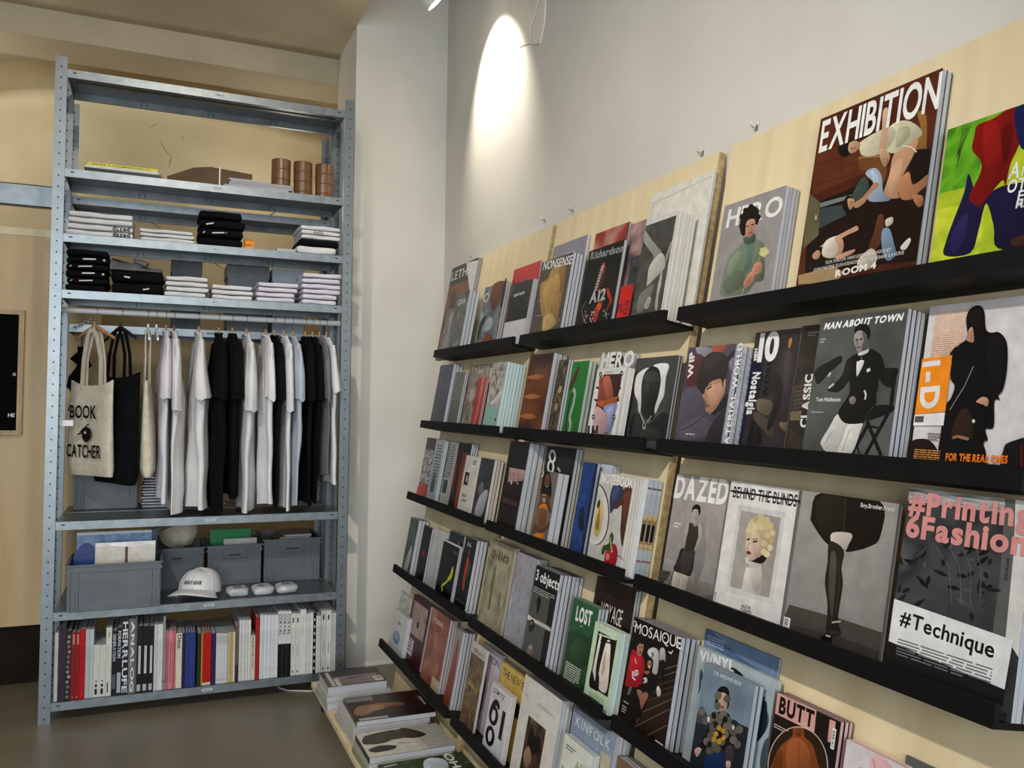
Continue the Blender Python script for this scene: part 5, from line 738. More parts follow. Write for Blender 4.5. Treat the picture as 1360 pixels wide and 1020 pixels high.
def a_dazed(A):
    A.bg('8a8380', 'aaa39f'); A.r(0, 0, 1, .16, '6c6561', '7f7874'); A.Z(860, 625, 4.637); A.qt('DAZED', (160, 160), (484, 206), (185, 32), 'efede8', 'h', .05)
    A.q([(340, 780), (400, 770), (420, 800), (380, 830)], '5a5450'); A.q([(305, 380), (345, 330), (360, 480), (330, 640), (290, 700), (280, 560)], '857e7a')
    A.q([(165, 620), (200, 630), (190, 700), (182, 745), (150, 735), (152, 670)], 'b3a89e'); A.q([(208, 630), (252, 645), (240, 700), (228, 760), (190, 750), (195, 690)], 'ada298'); A.q([(160, 610), (185, 540), (212, 475), (292, 480), (290, 520), (268, 645), (215, 635)], '2c2825'); A.q([(215, 500), (285, 490), (262, 600), (235, 640), (205, 620)], '383330'); A.q([(232, 490), (242, 400), (250, 340), (262, 322), (312, 328), (325, 370), (300, 440), (285, 490)], '34302c'); A.q([(212, 470), (222, 400), (240, 330), (255, 320), (248, 380), (232, 440), (228, 475)], 'a59a90'); A.q([(312, 325), (334, 345), (330, 420), (300, 495), (288, 480), (312, 420)], 'a59a90'); A.q([(276, 320), (280, 290), (306, 290), (312, 330), (290, 345)], 'a89d93')
    A.q([(275, 270), (280, 232), (300, 218), (318, 232), (316, 275), (300, 308), (284, 300)], 'ab9f95'); A.q([(272, 262), (278, 225), (300, 208), (322, 218), (326, 255), (316, 275), (310, 240), (285, 240)], '16120f'); A.ql([(214, 480), (130, 705)], .012, '17130f'); A.para(.1, .565, .13, 2, .026, 'ddd9d5'); A.para(.02, .245, .24, 3, .014, 'b5aeaa')
    A.q([(0, 660), (30, 595), (140, 625), (120, 670), (60, 700), (0, 690)], '2a2724', False)
    for k in range(5): A.ql([(20, 608+16*k), (128, 636+10*k)], .006, '6a655f')
def a_blinds(A):
    A.bg('dcd9d4', 'e2e0db'); A.Z(860, 625, 4.637); A.qt('BEHIND THE BLINDS', (523, 162), (916, 222), (528, 98), '161616', 'b'); A.ql([(511, 124), (942, 190)], .02, '161616'); A.q([(560, 210), (850, 258), (770, 825), (482, 745)], 'cfccc7', False); A.q([(577, 245), (822, 290), (748, 785), (506, 712)], '9c948c', False); A.q([(577, 245), (700, 268), (640, 752), (506, 712)], 'a79f97', False)
    A.q([(585, 700), (600, 620), (620, 570), (650, 545), (690, 560), (702, 620), (700, 700), (690, 768), (640, 752), (580, 735)], 'cfc9c0'); A.q([(630, 600), (690, 580), (700, 690), (670, 750), (640, 690)], 'bdb6ac'); A.q([(604, 555), (612, 530), (690, 525), (700, 560), (690, 590), (640, 600), (618, 590)], 'c9c2b9'); A.q([(604, 545), (625, 552), (690, 530), (740, 490), (738, 530), (705, 572), (640, 560)], '17130f')
    A.q([(607, 480), (608, 420), (625, 380), (680, 370), (705, 420), (702, 480), (680, 530), (640, 556), (618, 540)], 'd0b8a6'); A.q([(640, 400), (700, 400), (700, 500), (665, 540), (650, 480)], 'c4a893')
    A.q([(608, 420), (612, 350), (640, 300), (690, 276), (740, 295), (776, 345), (775, 420), (755, 490), (725, 530), (700, 500), (705, 440), (680, 390), (640, 385), (622, 410)], 'c2ae82')
    rr = random.Random(3)
    for x, y in ((625, 370), (640, 330), (665, 300), (700, 285), (735, 305), (760, 340), (770, 385), (765, 430), (755, 475), (735, 515), (715, 500), (720, 450), (735, 400), (700, 350), (670, 345), (650, 370), (690, 320), (730, 350), (625, 400)): A.qe(x, y, 19, 21, rr.choice(['cbb88c', 'd6c69e', 'bba676', 'd0be94']), 10)
    A.ql([(612, 428), (632, 420)], .016, '2e231c'); A.ql([(650, 438), (676, 436)], .016, '2e231c'); A.ql([(648, 424), (680, 420)], .008, '7a6448'); A.ql([(628, 440), (614, 480), (626, 484)], .008, '97796a'); A.q([(608, 502), (622, 494), (638, 508), (622, 518)], '7c2a28'); A.ql([(618, 575), (618, 595)], .01, '3a342e'); A.qt('ALEXA', (578, 842), (636, 856), (580, 822), '1c1c1c', 'r'); A.qt('CHUNG', (572, 868), (638, 882), (574, 848), '1c1c1c', 'r'); A.bar(.005, .05, .055, .13, True)
def a_heel(A):
    A.bg('837e7a', 'a09b97'); A.Z(830, 610, 2.566); A.q([(500, 520), (560, 495), (740, 545), (905, 600), (880, 720), (540, 660)], '47423d', False); A.q([(540, 660), (550, 560), (720, 600), (880, 660), (870, 720)], '3a3531', False)
    A.q([(668, 110), (868, 136), (870, 262), (832, 298), (760, 316), (742, 302), (690, 290), (640, 222), (634, 188)], '17140f'); A.q([(660, 130), (750, 140), (745, 260), (700, 270), (655, 220)], '211d18'); A.ql([(752, 130), (744, 258)], .006, '3c362f'); A.q([(708, 250), (772, 254), (762, 290), (746, 312), (704, 284)], 'c0b4a8'); A.q([(697, 280), (745, 308), (738, 370), (742, 430), (726, 540), (735, 592), (705, 602), (684, 590), (690, 500), (681, 420), (690, 350)], '221e1a'); A.q([(702, 320), (720, 330), (716, 440), (706, 540), (698, 500), (694, 420)], '4a443d'); A.ql([(728, 340), (730, 430), (718, 530)], .008, '3a342e')
    A.q([(690, 585), (735, 588), (732, 600), (706, 605)], '2c2722'); A.ql([(705, 556), (736, 552)], .012, 'b0a79e'); A.q([(664, 610), (690, 592), (706, 606), (704, 626), (690, 628)], '15120f'); A.ql([(684, 600), (700, 604)], .014, 'b0a79e'); A.qt('Boy.Brother.Friend', (803, 162), (918, 178), (803, 148), 'd8d4d0', 'b'); A.bar(.0, .02, .075, .12, True)
def a_printing(A):
    A.n(0, 0, 1, 1, ['1c1c1c', '323233', '464648', '28282a', '58585a'], 6, 2.2); A.Z(1180, 620, 2.833); A.q([(75, 75), (560, 120), (552, 180), (300, 150), (66, 120)], '9a9a97', False); A.n(0, .93, 1, 1, ['5a5a5a', 'b8b8b5', '8a8a88', '3a3a3a'], 3, 4); A.q([(440, 110), (570, 128), (500, 700), (390, 640), (420, 400)], '5a5957', False); A.q([(478, 120), (570, 128), (500, 720), (440, 640), (470, 330)], 'cfccc6', False)
    rr = random.Random(9)
    for i in range(46):
        x, y = rr.uniform(20, 400), rr.uniform(280, 600); a = rr.uniform(0, 3); L = rr.uniform(14, 34); A.q([(x-L*math.cos(a), y-L*math.sin(a)), (x+8*math.sin(a), y-8*math.cos(a)), (x+L*math.cos(a), y+L*math.sin(a)), (x-8*math.sin(a), y+8*math.cos(a))], rr.choice(['171717', '3c3c3e', '202021', '4a4a4c', '121212']))
    for k in range(4): A.ql([(180+50*k, 300), (230+40*k, 380), (240+35*k, 520)], .004, '6a6a6a')
    A.q([(14, 494), (470, 652), (438, 838), (0, 655)], 'dededc', False); A.q([(0, 655), (438, 838), (430, 900), (-20, 740)], '171717', False); A.n(-.0, .0, .9, .05, ['141414', '4a4a49', '1c1c1c', '6a6a68'], 9, 4)
    A.qt('#Printing', (74, 172), (540, 228), (80, 96), 'd48d88', 'h'); A.qt('6Fashion', (64, 258), (520, 334), (72, 182), 'd48d88', 'h'); A.qt('#Technique', (42, 590), (396, 720), (48, 538), '131313', 'b'); A.para(.08, .205, .76, 6, .015, '6a6a6a', 5); A.qt('ZU Raeli', (447, 430), (456, 345), (438, 430), '2a2a2a', 'b')
def a_notebook(A):
    A.bg('b6b2ac', 'c2beb8'); A.Z(780, 600, 5.667)
    A.p(A.mc([(70+95*math.cos(a), 470+232*math.sin(a)) for a in [2*math.pi*i/36 for i in range(36)]]), '15151a'); A.p(A.mc([(62+95*math.cos(a), 470+228*math.sin(a)) for a in [2*math.pi*i/36 for i in range(36)]]), 'd2cec6'); A.p(A.mc([(50+80*math.cos(a), 480+190*math.sin(a)) for a in [2*math.pi*i/36 for i in range(36)]]), 'c4c0b8')
    A.q([(50, 600), (60, 500), (80, 420), (100, 370), (115, 420), (110, 500), (100, 580), (70, 640)], 'c9a95c'); A.q([(60, 560), (80, 460), (95, 420), (92, 520), (80, 590)], '8f7030'); A.q([(72, 400), (88, 360), (98, 380), (84, 430)], '2c3420')
    A.q([(168, 350), (190, 260), (220, 240), (270, 270), (255, 350), (215, 400), (180, 460), (170, 450)], '323a58'); A.q([(190, 300), (230, 260), (240, 300), (200, 370)], '454e70'); A.q([(200, 428), (205, 400), (250, 360), (270, 290), (300, 255), (342, 265), (338, 340), (322, 420), (305, 560), (290, 690), (272, 722), (255, 690), (248, 590), (256, 470), (258, 402), (225, 428)], '4e2c1e'); A.q([(275, 330), (320, 300), (310, 420), (285, 560), (268, 540), (270, 420)], '63382a')
    A.q([(128, 830), (130, 770), (160, 715), (200, 690), (225, 730), (225, 800), (205, 866), (170, 862), (138, 850)], '981420'); A.qe(152, 790, 16, 26, 'cf6a70', 10); A.q([(105, 760), (118, 710), (160, 690), (165, 640), (185, 605), (198, 640), (188, 690), (180, 740), (140, 740), (120, 775)], '27421c'); A.ql([(172, 640), (176, 690), (186, 760)], .03, 'a8b070'); A.ql([(225, 782), (250, 790), (268, 815)], .012, '3a3234'); A.qt('NOTEBOOK', (104, 228), (342, 276), (108, 160), 'e8e6e2', 'b')
def a_mosaique(A):
    A.bg('150f0e', '0e0b0b'); A.Z(820, 810, 5.37); A.q([(230, 560), (440, 300), (330, 960), (120, 830), (200, 700)], '2a1b15', False); A.q([(300, 340), (440, 290), (400, 560), (230, 640)], '1c1412', False)
    for k, (a, b_) in enumerate((((230, 560), (410, 495)), ((225, 600), (400, 545)), ((215, 645), (395, 590)), ((180, 728), (388, 636)), ((125, 832), (370, 708)), ((215, 895), (352, 822)), ((300, 480), (420, 440)), ((310, 430), (425, 395)))): A.ql([a, b_], .014, '5c4a3e' if k > 2 else '42332b')
    A.q([(215, 310), (225, 280), (258, 268), (290, 290), (295, 360), (282, 455), (250, 450), (245, 360)], 'bdb9b4'); A.q([(300, 300), (315, 270), (338, 285), (340, 370), (305, 370)], 'aca8a3'); A.qt('5', (244, 336), (262, 330), (246, 308), '17130f', 'h'); A.q([(300, 370), (340, 370), (330, 500), (310, 480)], '14100f')
    A.q([(57, 535), (75, 420), (95, 320), (110, 285), (140, 300), (180, 330), (195, 400), (188, 500), (150, 545), (110, 550), (75, 545)], '9c1620'); A.q([(95, 340), (140, 330), (180, 360), (180, 460), (120, 500), (85, 440)], 'b01c26'); A.qt('RED', (106, 476), (152, 462), (106, 440), 'e2dedb', 'h'); A.ql([(105, 480), (128, 500)], .02, 'dcd8d4'); A.ql([(125, 345), (135, 385)], .012, 'dcd8d4'); A.q([(140, 300), (142, 245), (160, 218), (185, 225), (185, 280), (170, 325), (150, 330)], 'a87a62'); A.q([(140, 260), (145, 225), (165, 212), (188, 222), (184, 245), (160, 240)], '17110e'); A.ql([(150, 268), (160, 266)], .01, '2a1812'); A.ql([(168, 266), (178, 264)], .01, '2a1812'); A.q([(156, 298), (172, 296), (168, 312), (158, 312)], '6a2c28')
    A.q([(175, 560), (180, 470), (205, 440), (245, 450), (275, 470), (280, 540), (240, 600), (190, 610)], '111012'); A.qt('3', (186, 522), (214, 516), (186, 488), 'd8d4d0', 'h'); A.q([(208, 400), (215, 345), (235, 335), (255, 360), (250, 420), (225, 432)], '14100e'); A.q([(213, 390), (222, 362), (242, 365), (244, 400), (228, 424)], '96664e'); A.q([(218, 402), (236, 400), (228, 414)], 'd8d0c8'); A.q([(195, 440), (230, 435), (225, 455), (205, 458)], '8a5c46')
    A.q([(140, 570), (175, 580), (180, 620), (165, 640), (150, 620)], '8f5f48'); A.q([(175, 720), (160, 660), (165, 620), (200, 585), (220, 610), (200, 660), (178, 700)], '8a5a44'); A.q([(280, 560), (295, 545), (312, 590), (300, 615), (284, 612)], 'c8b8b0'); A.q([(130, 800), (140, 765), (158, 770), (150, 810)], '3a302c'); A.q([(60, 560), (130, 560), (150, 640), (160, 700), (140, 780), (80, 760), (30, 660)], '100d0f'); A.q([(70, 600), (88, 550), (104, 550), (90, 600)], '6a5a50'); A.para(.05, .2, .15, 1, .02, 'b8b2ac'); A.para(.04, .155, .1, 3, .024, 'a8a29c')
    A.qt('MOSAIQUE', (124, 160), (450, 280), (128, 86), 'e4e0da', 'r', -.04)
    for x, y in ((140, 112), (214, 148), (338, 198), (424, 240)): A.qe(x, y, 4, 6, 'e4e0da', 8)
    for x, y in ((128, 100), (448, 262)): A.ql([(x+14*math.cos(a), y+20*math.sin(a)) for a in [.9*k for k in range(7)]], .010, 'e4e0da')
    A.ql([(398, 290), (385, 312), (368, 298)], .014, 'e4e0da'); A.bar(.82, -.0, .98, .06)
def a_vinyl(A):
    A.bg('97a3a6', 'a6b2b4'); A.Z(880, 820, 5.1); A.qe(475, 690, 245, 190, '4a5a68', 36); A.p(A.mc([(560+150*math.cos(a), 690+178*math.sin(a)) for a in [2*math.pi*i/36 for i in range(36)]]), '161c26'); A.q([(645, 520), (690, 540), (708, 620), (690, 740), (640, 830), (610, 860), (625, 700)], '1c2634'); A.q([(240, 520), (255, 400), (262, 390), (258, 470)], '2a3a4c'); A.q([(250, 380), (262, 350), (275, 400), (250, 440)], '3a4a58'); A.q([(435, 355), (480, 340), (545, 392), (520, 405), (440, 372)], '1a1f26'); A.q([(660, 1020), (680, 860), (720, 815), (760, 850), (740, 1020)], '3c4854'); A.qt('VI/NYL', (248, 292), (480, 372), (250, 222), 'e4e6e2', 'h'); A.para(.52, .885, .18, 2, .02, 'cfd5d5'); A.para(.6, .81, .36, 2, .014, 'c2c8c8')
def a_archive(A):
    A.n(0, 0, 1, 1, ['5c6c7c', '6e808e', '768894', '62727f'], 4, 1.2); A.Z(880, 820, 5.1); A.q([(470, 690), (520, 720), (580, 748), (590, 760), (560, 960), (540, 1020), (140, 1020), (200, 860), (230, 660), (300, 690)], '1f242c'); A.q([(230, 660), (262, 600), (290, 640), (320, 700), (240, 720)], '3c444c'); A.qt('THE ARCHIVE ISSUE', (342, 384), (530, 466), (346, 360), 'd6dce0', 'r')
    A.q([(290, 1020), (300, 940), (380, 905), (420, 960), (430, 1020)], '16294f'); A.q([(240, 880), (300, 760), (340, 680), (375, 640), (430, 640), (460, 680), (480, 800), (475, 900), (465, 980), (430, 975), (420, 900), (330, 880), (260, 920)], '171419'); A.q([(430, 880), (470, 870), (480, 960), (450, 985), (428, 960)], '3c3038'); A.q([(430, 975), (460, 978), (455, 1020), (432, 1020)], 'b09084')
    A.q([(375, 600), (378, 540), (392, 505), (430, 510), (446, 560), (430, 620), (400, 642), (382, 625)], 'b4948a'); A.q([(355, 600), (362, 520), (385, 475), (425, 468), (450, 500), (450, 590), (436, 620), (440, 550), (425, 515), (392, 512), (378, 560), (372, 620)], '121013'); A.q([(392, 602), (416, 604), (404, 620)], '7a3c3c')
    rr = random.Random(4); tr = ['5d5a50', '66625a', '545148', '6a665c']
    for x, y, r_ in ((375, 530, 26), (436, 552, 24), (372, 600, 24), (350, 668, 30), (410, 660, 28), (318, 690, 26), (440, 700, 28), (375, 705, 30), (290, 700, 26), (265, 640, 22), (480, 770, 28), (520, 760, 26), (455, 740, 24), (340, 745, 26), (330, 800, 28), (420, 790, 30), (350, 850, 28), (400, 840, 26), (480, 830, 26), (508, 860, 24), (370, 890, 26), (320, 900, 26), (300, 840, 24), (430, 740, 22)): A.qe(x, y, r_, r_*1.12, rr.choice(tr), 12)
    for x, y in ((348, 665), (425, 690), (318, 860), (405, 800), (360, 725)): A.qe(x, y, 17, 24, '1c191d', 10)
    for x, y in ((383, 748), (362, 790), (410, 770), (385, 840), (350, 825), (412, 815)): A.qe(x, y, 17, 20, 'b08a2c', 10)
    A.qe(395, 795, 14, 20, '1c191d', 10); A.qe(312, 690, 9, 20, 'd8d4cc', 8); A.qe(480, 745, 8, 18, 'cfc9b8', 8); A.q([(218, 900), (240, 880), (265, 890), (258, 915), (235, 945), (222, 925)], 'b4948a')
def a_butt(A):
    A.bg('15100f'); A.Z(880, 820, 5.1); A.n(0, 0, 1, .86, ['120d0c', '1f1614', '170f0e'], 5, 2); A.q([(1040, 640), (1130, 680), (1110, 800), (1000, 760)], '1c1412', False); A.q([(778, 508), (1042, 628), (1026, 780), (760, 650)], 'd39c93', False); A.qt('BUTT', (784, 640), (1018, 748), (797, 540), '120c0b', 'h'); A.p(A.mc([(915+205*math.cos(a), 1010+272*math.sin(a)) for a in [2*math.pi*i/44 for i in range(44)]]), 'c2b0a0'); A.p(A.mc([(915+199*math.cos(a), 1010+265*math.sin(a)) for a in [2*math.pi*i/44 for i in range(44)]]), '2c1e13')
    A.q([(735, 1090), (748, 975), (785, 890), (840, 835), (880, 800), (886, 752), (950, 752), (958, 805), (1005, 850), (1035, 930), (1042, 1090)], '84431f'); A.q([(850, 850), (905, 815), (965, 850), (1000, 940), (985, 1070), (860, 1070), (835, 950)], '98532b'); A.q([(735, 1090), (750, 970), (790, 890), (812, 930), (800, 1090)], '6c3518'); A.q([(898, 790), (902, 756), (938, 756), (940, 790), (920, 810)], '6a3519'); A.ql([(922, 850), (920, 940), (924, 1040)], .012, '80401e'); A.q([(1132, 690), (1172, 706), (1160, 858), (1116, 840)], 'd39c93', False); A.bar(.905, .775, .955, .93, True); A.para(.03, .735, .24, 2, .02, 'b8a8a0')
def a_objects(A):
    A.bg('2a2929'); A.Z(510, 670, 3.643); A.q([(740, 288), (860, 346), (832, 470), (722, 404)], '181717', False); A.q([(718, 412), (802, 458), (752, 770), (664, 706)], '50514c', False); A.q([(802, 458), (835, 476), (790, 800), (752, 770)], '221a1a', False); A.q([(696, 530), (720, 550), (770, 575), (806, 600), (804, 615), (760, 590), (715, 565), (692, 552)], 'c4c3bd'); A.q([(740, 490), (738, 470), (748, 445), (760, 460), (752, 500), (738, 535)], '14120f'); A.q([(700, 610), (704, 565), (722, 558), (728, 590), (712, 618)], '2c221c'); A.qe(712, 574, 6, 10, '8a6a58', 8); A.q([(692, 720), (698, 685), (716, 680), (724, 710), (712, 740)], '77665c'); A.qe(708, 692, 8, 9, 'a89488', 8); A.qt('3 objects', (732, 362), (846, 418), (736, 312), 'efede8', 'b'); A.para(.04, .765, .9, 3, .022, 'b0aea9')
def a_lost(A):
    A.bg('1f4529', '2a5c3c'); A.Z(510, 670, 3.643); A.n(0, 0, 1, .60, ['18331d', '294a2a', '1f3d24', '34512f'], 6, 2); A.q([(880, 680), (905, 625), (930, 605), (960, 620), (985, 640), (1010, 625), (1030, 640), (990, 780), (860, 780)], '24422a'); A.q([(900, 690), (930, 650), (965, 665), (985, 690), (960, 730), (905, 740)], '2c4c30'); A.qt('LOST', (925, 556), (1000, 588), (932, 492), 'e9e7e2', 'h'); A.para(.1, .25, .62, 8, .025, 'c4ccc2', 6); A.ql([(948, 586), (962, 592)], .014, 'b5c2b5')
def a_dusk(A):
    A.bg('15100f'); A.Z(660, 570, 6.8); A.n(0, .58, 1, 1, ['0f0e0d', '201e1b', '171513', '2c2925'], 6, 4); A.q([(115, 345), (290, 378), (270, 470), (200, 470), (160, 480), (95, 480)], 'ab8884', False); A.q([(115, 345), (290, 378), (285, 410), (108, 385)], 'bc9a96', False)
    for x in (150, 190, 230): A.ql([(x, 440), (x+6, 490)], .02, '2a1c1a')
    A.q([(90, 490), (130, 470), (200, 478), (265, 466), (240, 600), (60, 570)], '241714'); A.q([(50, 605), (190, 660), (185, 700), (45, 660)], '4a2a22', False); A.n(0, 0, 1, .26, ['120d0b', '281b14', '1a120e', '3a2a1e'], 3, 5); A.qe(130, 480, 8, 22, 'c9c4c0', 8); A.qe(185, 490, 7, 7, 'd0ccc8', 8)
def a_eight(A):
    A.bg('28302c', '151617'); A.Z(660, 570, 6.8); A.q([(480, 150), (720, 180), (710, 400), (560, 390), (470, 360)], '161617', False); A.q([(550, 270), (620, 230), (690, 260), (700, 350), (640, 400), (570, 370)], '222120'); A.ql([(545, 348), (572, 382)], .04, 'b0aca6'); A.n(0, 0, 1, .55, ['2c3832', '3a4640', '34403a'], 4, 1.5)
    for cy, r_ in ((246, 62), (340, 64)): A.p(A.mc([(500-(cy-246)*.16+32*math.cos(a), cy+r_*math.sin(a)) for a in [2*math.pi*i/24 for i in range(24)]]), 'e2e0dc'); A.p(A.mc([(500-(cy-246)*.16+16*math.cos(a), cy+(r_-24)*math.sin(a)) for a in [2*math.pi*i/20 for i in range(20)]]), '161617')
def a_orangefig(A):
    A.bg('6a5c54', '746860'); A.Z(660, 570, 6.8); A.q([(395, 560), (430, 380), (480, 400), (492, 560), (470, 640), (400, 620)], '14100e'); A.q([(430, 500), (440, 425), (460, 405), (478, 430), (475, 495), (450, 525)], '6a432f'); A.ql([(440, 460), (450, 458)], .02, '1a0e0a'); A.ql([(462, 462), (472, 460)], .02, '1a0e0a'); A.ql([(444, 518), (456, 518)], .025, 'c8b8b0')
    A.q([(385, 640), (400, 590), (440, 580), (475, 610), (480, 690), (490, 760), (470, 740), (455, 700), (400, 700), (370, 720)], '5c3826'); A.q([(375, 720), (385, 690), (420, 672), (452, 690), (448, 740), (420, 708), (390, 715)], 'cc7a30'); A.q([(370, 860), (368, 760), (395, 715), (430, 715), (448, 760), (440, 840), (400, 890)], '754a2c'); A.q([(320, 940), (330, 860), (370, 870), (400, 900), (470, 840), (480, 860), (440, 920), (380, 940)], '60391f'); A.q([(330, 960), (360, 935), (400, 945), (425, 940), (420, 985), (340, 985)], 'd07a20'); A.ql([(405, 590), (445, 600)], .02, 'c8a060'); A.qe(424, 640, 13, 22, 'cfc4c8', 12); A.qe(424, 640, 7, 14, '5c3826', 10); A.qe(408, 400, 14, 32, 'e0deda', 12); A.qe(408, 400, 7, 20, '6a5c54', 10)
# ---- the five rows, board by board --------------------------------------
L1, L2, L3, L4, L5 = 'topmost ledge', 'second ledge down', 'third ledge down', 'fourth ledge down', 'lowest ledge'
m_ = mag
m_(0, (601.8, 352), (634.8, 346.8), .003, t=.006, n=3, art=a_fire, cov='1c1414', label='magazine with amber glow on black and a folded white corner, topmost ledge', grp='amber glow magazine')
m_(0, (594.4, 410.8), (611, 407), .024, t=.006, art=a_statue, cov='4c4c4a', label='small grey booklet with a pale statue, pier end of topmost ledge')
m_(0, (607, 390.4), (624, 385.5), .034, b=640, n=3, art=a_quad, cov='3a3a3a', label='narrow grey photo magazine with white serif lettering, beside the statue booklet', grp='narrow grey photo magazine')
m_(0, (645, 381), (672.7, 374), .004, b=679, n=2, art=a_silver, cov='4a4a48', label='magazine with brown skin and liquid silver shapes on its cover', grp='liquid silver magazine')
m_(0, (683.3, 357.3), (718.8, 346.8), .003, t=.006, art=a_blue, cov='a5181c', label='bright red magazine standing behind a half black half white one')
m_(0, (679.8, 378), (708.4, 370), .012, b=715, n=2, art=a_aperture, cov='d2cfd2', label='half black half white magazine overhanging the end of the topmost ledge', grp='half black half white magazine')
m_(0, (736, 327), (780.4, 312.4), .003, b=784.4, n=1, art=a_lilac, cov='8a8488', label='lilac grey magazine half hidden behind the golden rock magazine')
m_(0, (720, 346.8), (761, 336.7), .018, b=779, n=4, art=a_nonsense, cov='3c342e', label='magazine with a golden rock on a dark brown cover', grp='golden rock magazine')
m_(0, (791.8, 309), (836, 296), .003, t=.008, art=a_redblur, cov='6a2420', label='tall blurred red photo magazine behind the black skeleton magazine')
m_(0, (838, 297), (858, 292.5), .003, t=.008, art=a_tealpink, cov='5a5a58', label='blurred teal and pink magazine peeking out beside the blurred red one')
m_(0, (783, 332), (829, 320), .028, b=834, n=1, art=a_skeleton, cov='141314', label='black magazine with a red skeleton torso on topmost ledge')
m_(0, (838.7, 342.8), (872, 331), .013, t=.006, art=a_dkgrey, cov='2c2d2e', label='dark grey magazine tucked behind the black and white figure print')
m_(0, (865, 262.5), (950.5, 221), .003, t=.006, art=a_env, cov='cfcbbd', label='large translucent white envelope behind the black and white figure print')
m_(0, (858.5, 296), (900.9, 276.6), .022, b=926, n=5, art=a_bwfigure, cov='cfccc8', pages='pages_warm', label='large black and white figure photo print with loose white sheets behind', grp='black and white figure print')
m_(0, (825, 381), (841, 376.5), .047, t=.003, art=a_card, cov='c9201c', label='small red card with black lettering in front of the skeleton magazine')
m_(0, (962.7, 273), (1044.2, 246.7), .004, b=1062, n=4, art=a_hero, cov='97918e', label='grey magazine with a curly haired person in green shirt holding a flower', grp='green shirt and flower magazine')
m_(0, (1090, 158), (1252, 90), .004, b=1265.5, n=2, art=a_exhib, cov='2a1a16', label='largest magazine, several people sprawled on a dark wooden floor', grp='people on wooden floor magazine')
m_(0, (1258, 178), (1400, 118), .004, t=.014, art=a_another, cov='8aa628', label='acid green magazine with red scarf and dark blue trousers')
# second ledge
m_(1, (585, 486), (603, 482.7), .003, b=615.6, n=3, art=a_night, cov='3a3c50', label='plain night blue magazine at the pier end of the second ledge', grp='plain night blue magazine')
m_(1, (606, 495), (618.5, 493), .020, t=.008, n=2, art=a_moss, cov='4c5448', label='mossy green grey booklet beside the night blue magazine', grp='mossy green booklet')
m_(1, (625, 486), (647.8, 483.3), .003, t=.006, n=2, art=a_flowers, cov='5a4a42', label='brown and white flower photo magazine behind a curled red one', grp='flower photo magazine')
m_(1, (635, 505), (647, 498), .026, t=.006, n=2, art=a_redcurl, cov='a83430', label='small coral red booklet in front of the flower photo magazine', grp='coral red booklet')
m_(1, (655.6, 482), (674.3, 479.7), .004, b=701, n=6, art=a_mint, cov='8fb5a8', pages='pages_mint', label='mint green magazine with a pale fabric photo on its upper part', grp='mint green magazine')
m_(1, (705, 471.3), (735.8, 468.5), .004, b=754, n=3, art=a_brownblur, cov='4a2810', label='blurred orange brown magazine on the second ledge', grp='blurred orange brown magazine')
m_(1, (742.8, 479), (755.8, 475.8), .036, t=.009, n=2, art=a_gold, cov='2c2a26', label='narrow dark magazine with golden glints beside the bright green one', grp='golden glints magazine')
m_(1, (760, 479.7), (783, 479.7), .010, b=793, n=2, art=a_snake, cov='1f7028', label='bright green magazine with a pale snake and red shape', grp='bright green snake magazine')
m_(1, (798, 470.7), (837.8, 468), .004, b=850, n=3, art=a_herogrey, cov='a5a39d', label='pale grey magazine with huge white letters behind the white bordered one', grp='pale grey lettered magazine')
m_(1, (793.6, 489.7), (832, 487), .048, b=843, n=2, art=a_bordered, cov='dcdad6', pages='pages_warm', label='white bordered magazine with an orange and blue body photo', grp='white bordered magazine')
m_(1, (846, 475.8), (901.5, 472), .022, b=907.6, n=2, art=a_hood, cov='2e2e2d', label='black and white magazine with a dark hooded face and white collar', grp='hooded face magazine')
m_(1, (915, 462), (977.6, 456.4), .004, b=1001.5, n=3, art=a_wip, cov='2c2630', label='purple grey magazine with a fringed face resting sideways on padded fabric', grp='fringed face magazine')
m_(1, (1004, 443.5), (1064, 433.2), .004, t=.009, art=a_ten, cov='16141c', label='dark magazine with a large white number ten and vertical lettering')
m_(1, (1066, 433), (1112, 428), .0135, t=.006, art=a_classic, cov='1c1814', label='dark magazine with steep white lettering, mostly behind the man in tuxedo')
m_(1, (1090.5, 423.3), (1206.3, 407.5), .020, b=1230.6, n=4, art=a_mantown, cov='3a3b3a', label='grey magazine with a man in tuxedo on a folding chair', grp='man in tuxedo magazine')
m_(1, (1235, 410.4), (1395, 384.7), .004, t=.02, art=a_id, cov='d5cfcc', label='white magazine with an orange block and a figure all in black')
# third ledge
m_(2, (567.5, 582.3), (580, 581), .010, t=.008, n=2, art=a_bwred, cov='1a1716', label='black and white patterned booklet with a red foot, pier end of third ledge', grp='black white red booklet')
m_(2, (580, 584.5), (592, 584), .0275, t=.008, n=2, art=a_textblue, cov='96a2a6', label='pale blue grey booklet of small text', grp='pale blue text booklet')
m_(2, (594.7, 585), (609, 587), .006, t=.008, n=2, art=a_textgrey, cov='a8a8a2', label='grey white booklet of small text with a dark picture', grp='grey white text booklet')
m_(2, (610, 587), (627, 590), .004, t=.010, n=3, art=a_rust, cov='1a0e0c', label='black and rust red magazine behind the one with a barcode', grp='black and rust magazine')
m_(2, (619.8, 605), (636, 606.8), .046, t=.010, art=a_barcode, cov='d2cec2', pages='pages_warm', label='cream back cover with barcode on the third ledge')
m_(2, (639.4, 607.6), (657.3, 610.3), .010, b=670, n=3, art=a_greyfig, cov='26262a', pages='pages_warm', label='dark magazine with a pale draped figure on the third ledge', grp='pale draped figure magazine')
m_(2, (678.3, 585.8), (704, 587.2), .004, b=725, n=3, art=a_dusk, cov='0f0d0c', label='dark brown magazine with a band of pink dusk sky', grp='pink dusk magazine')
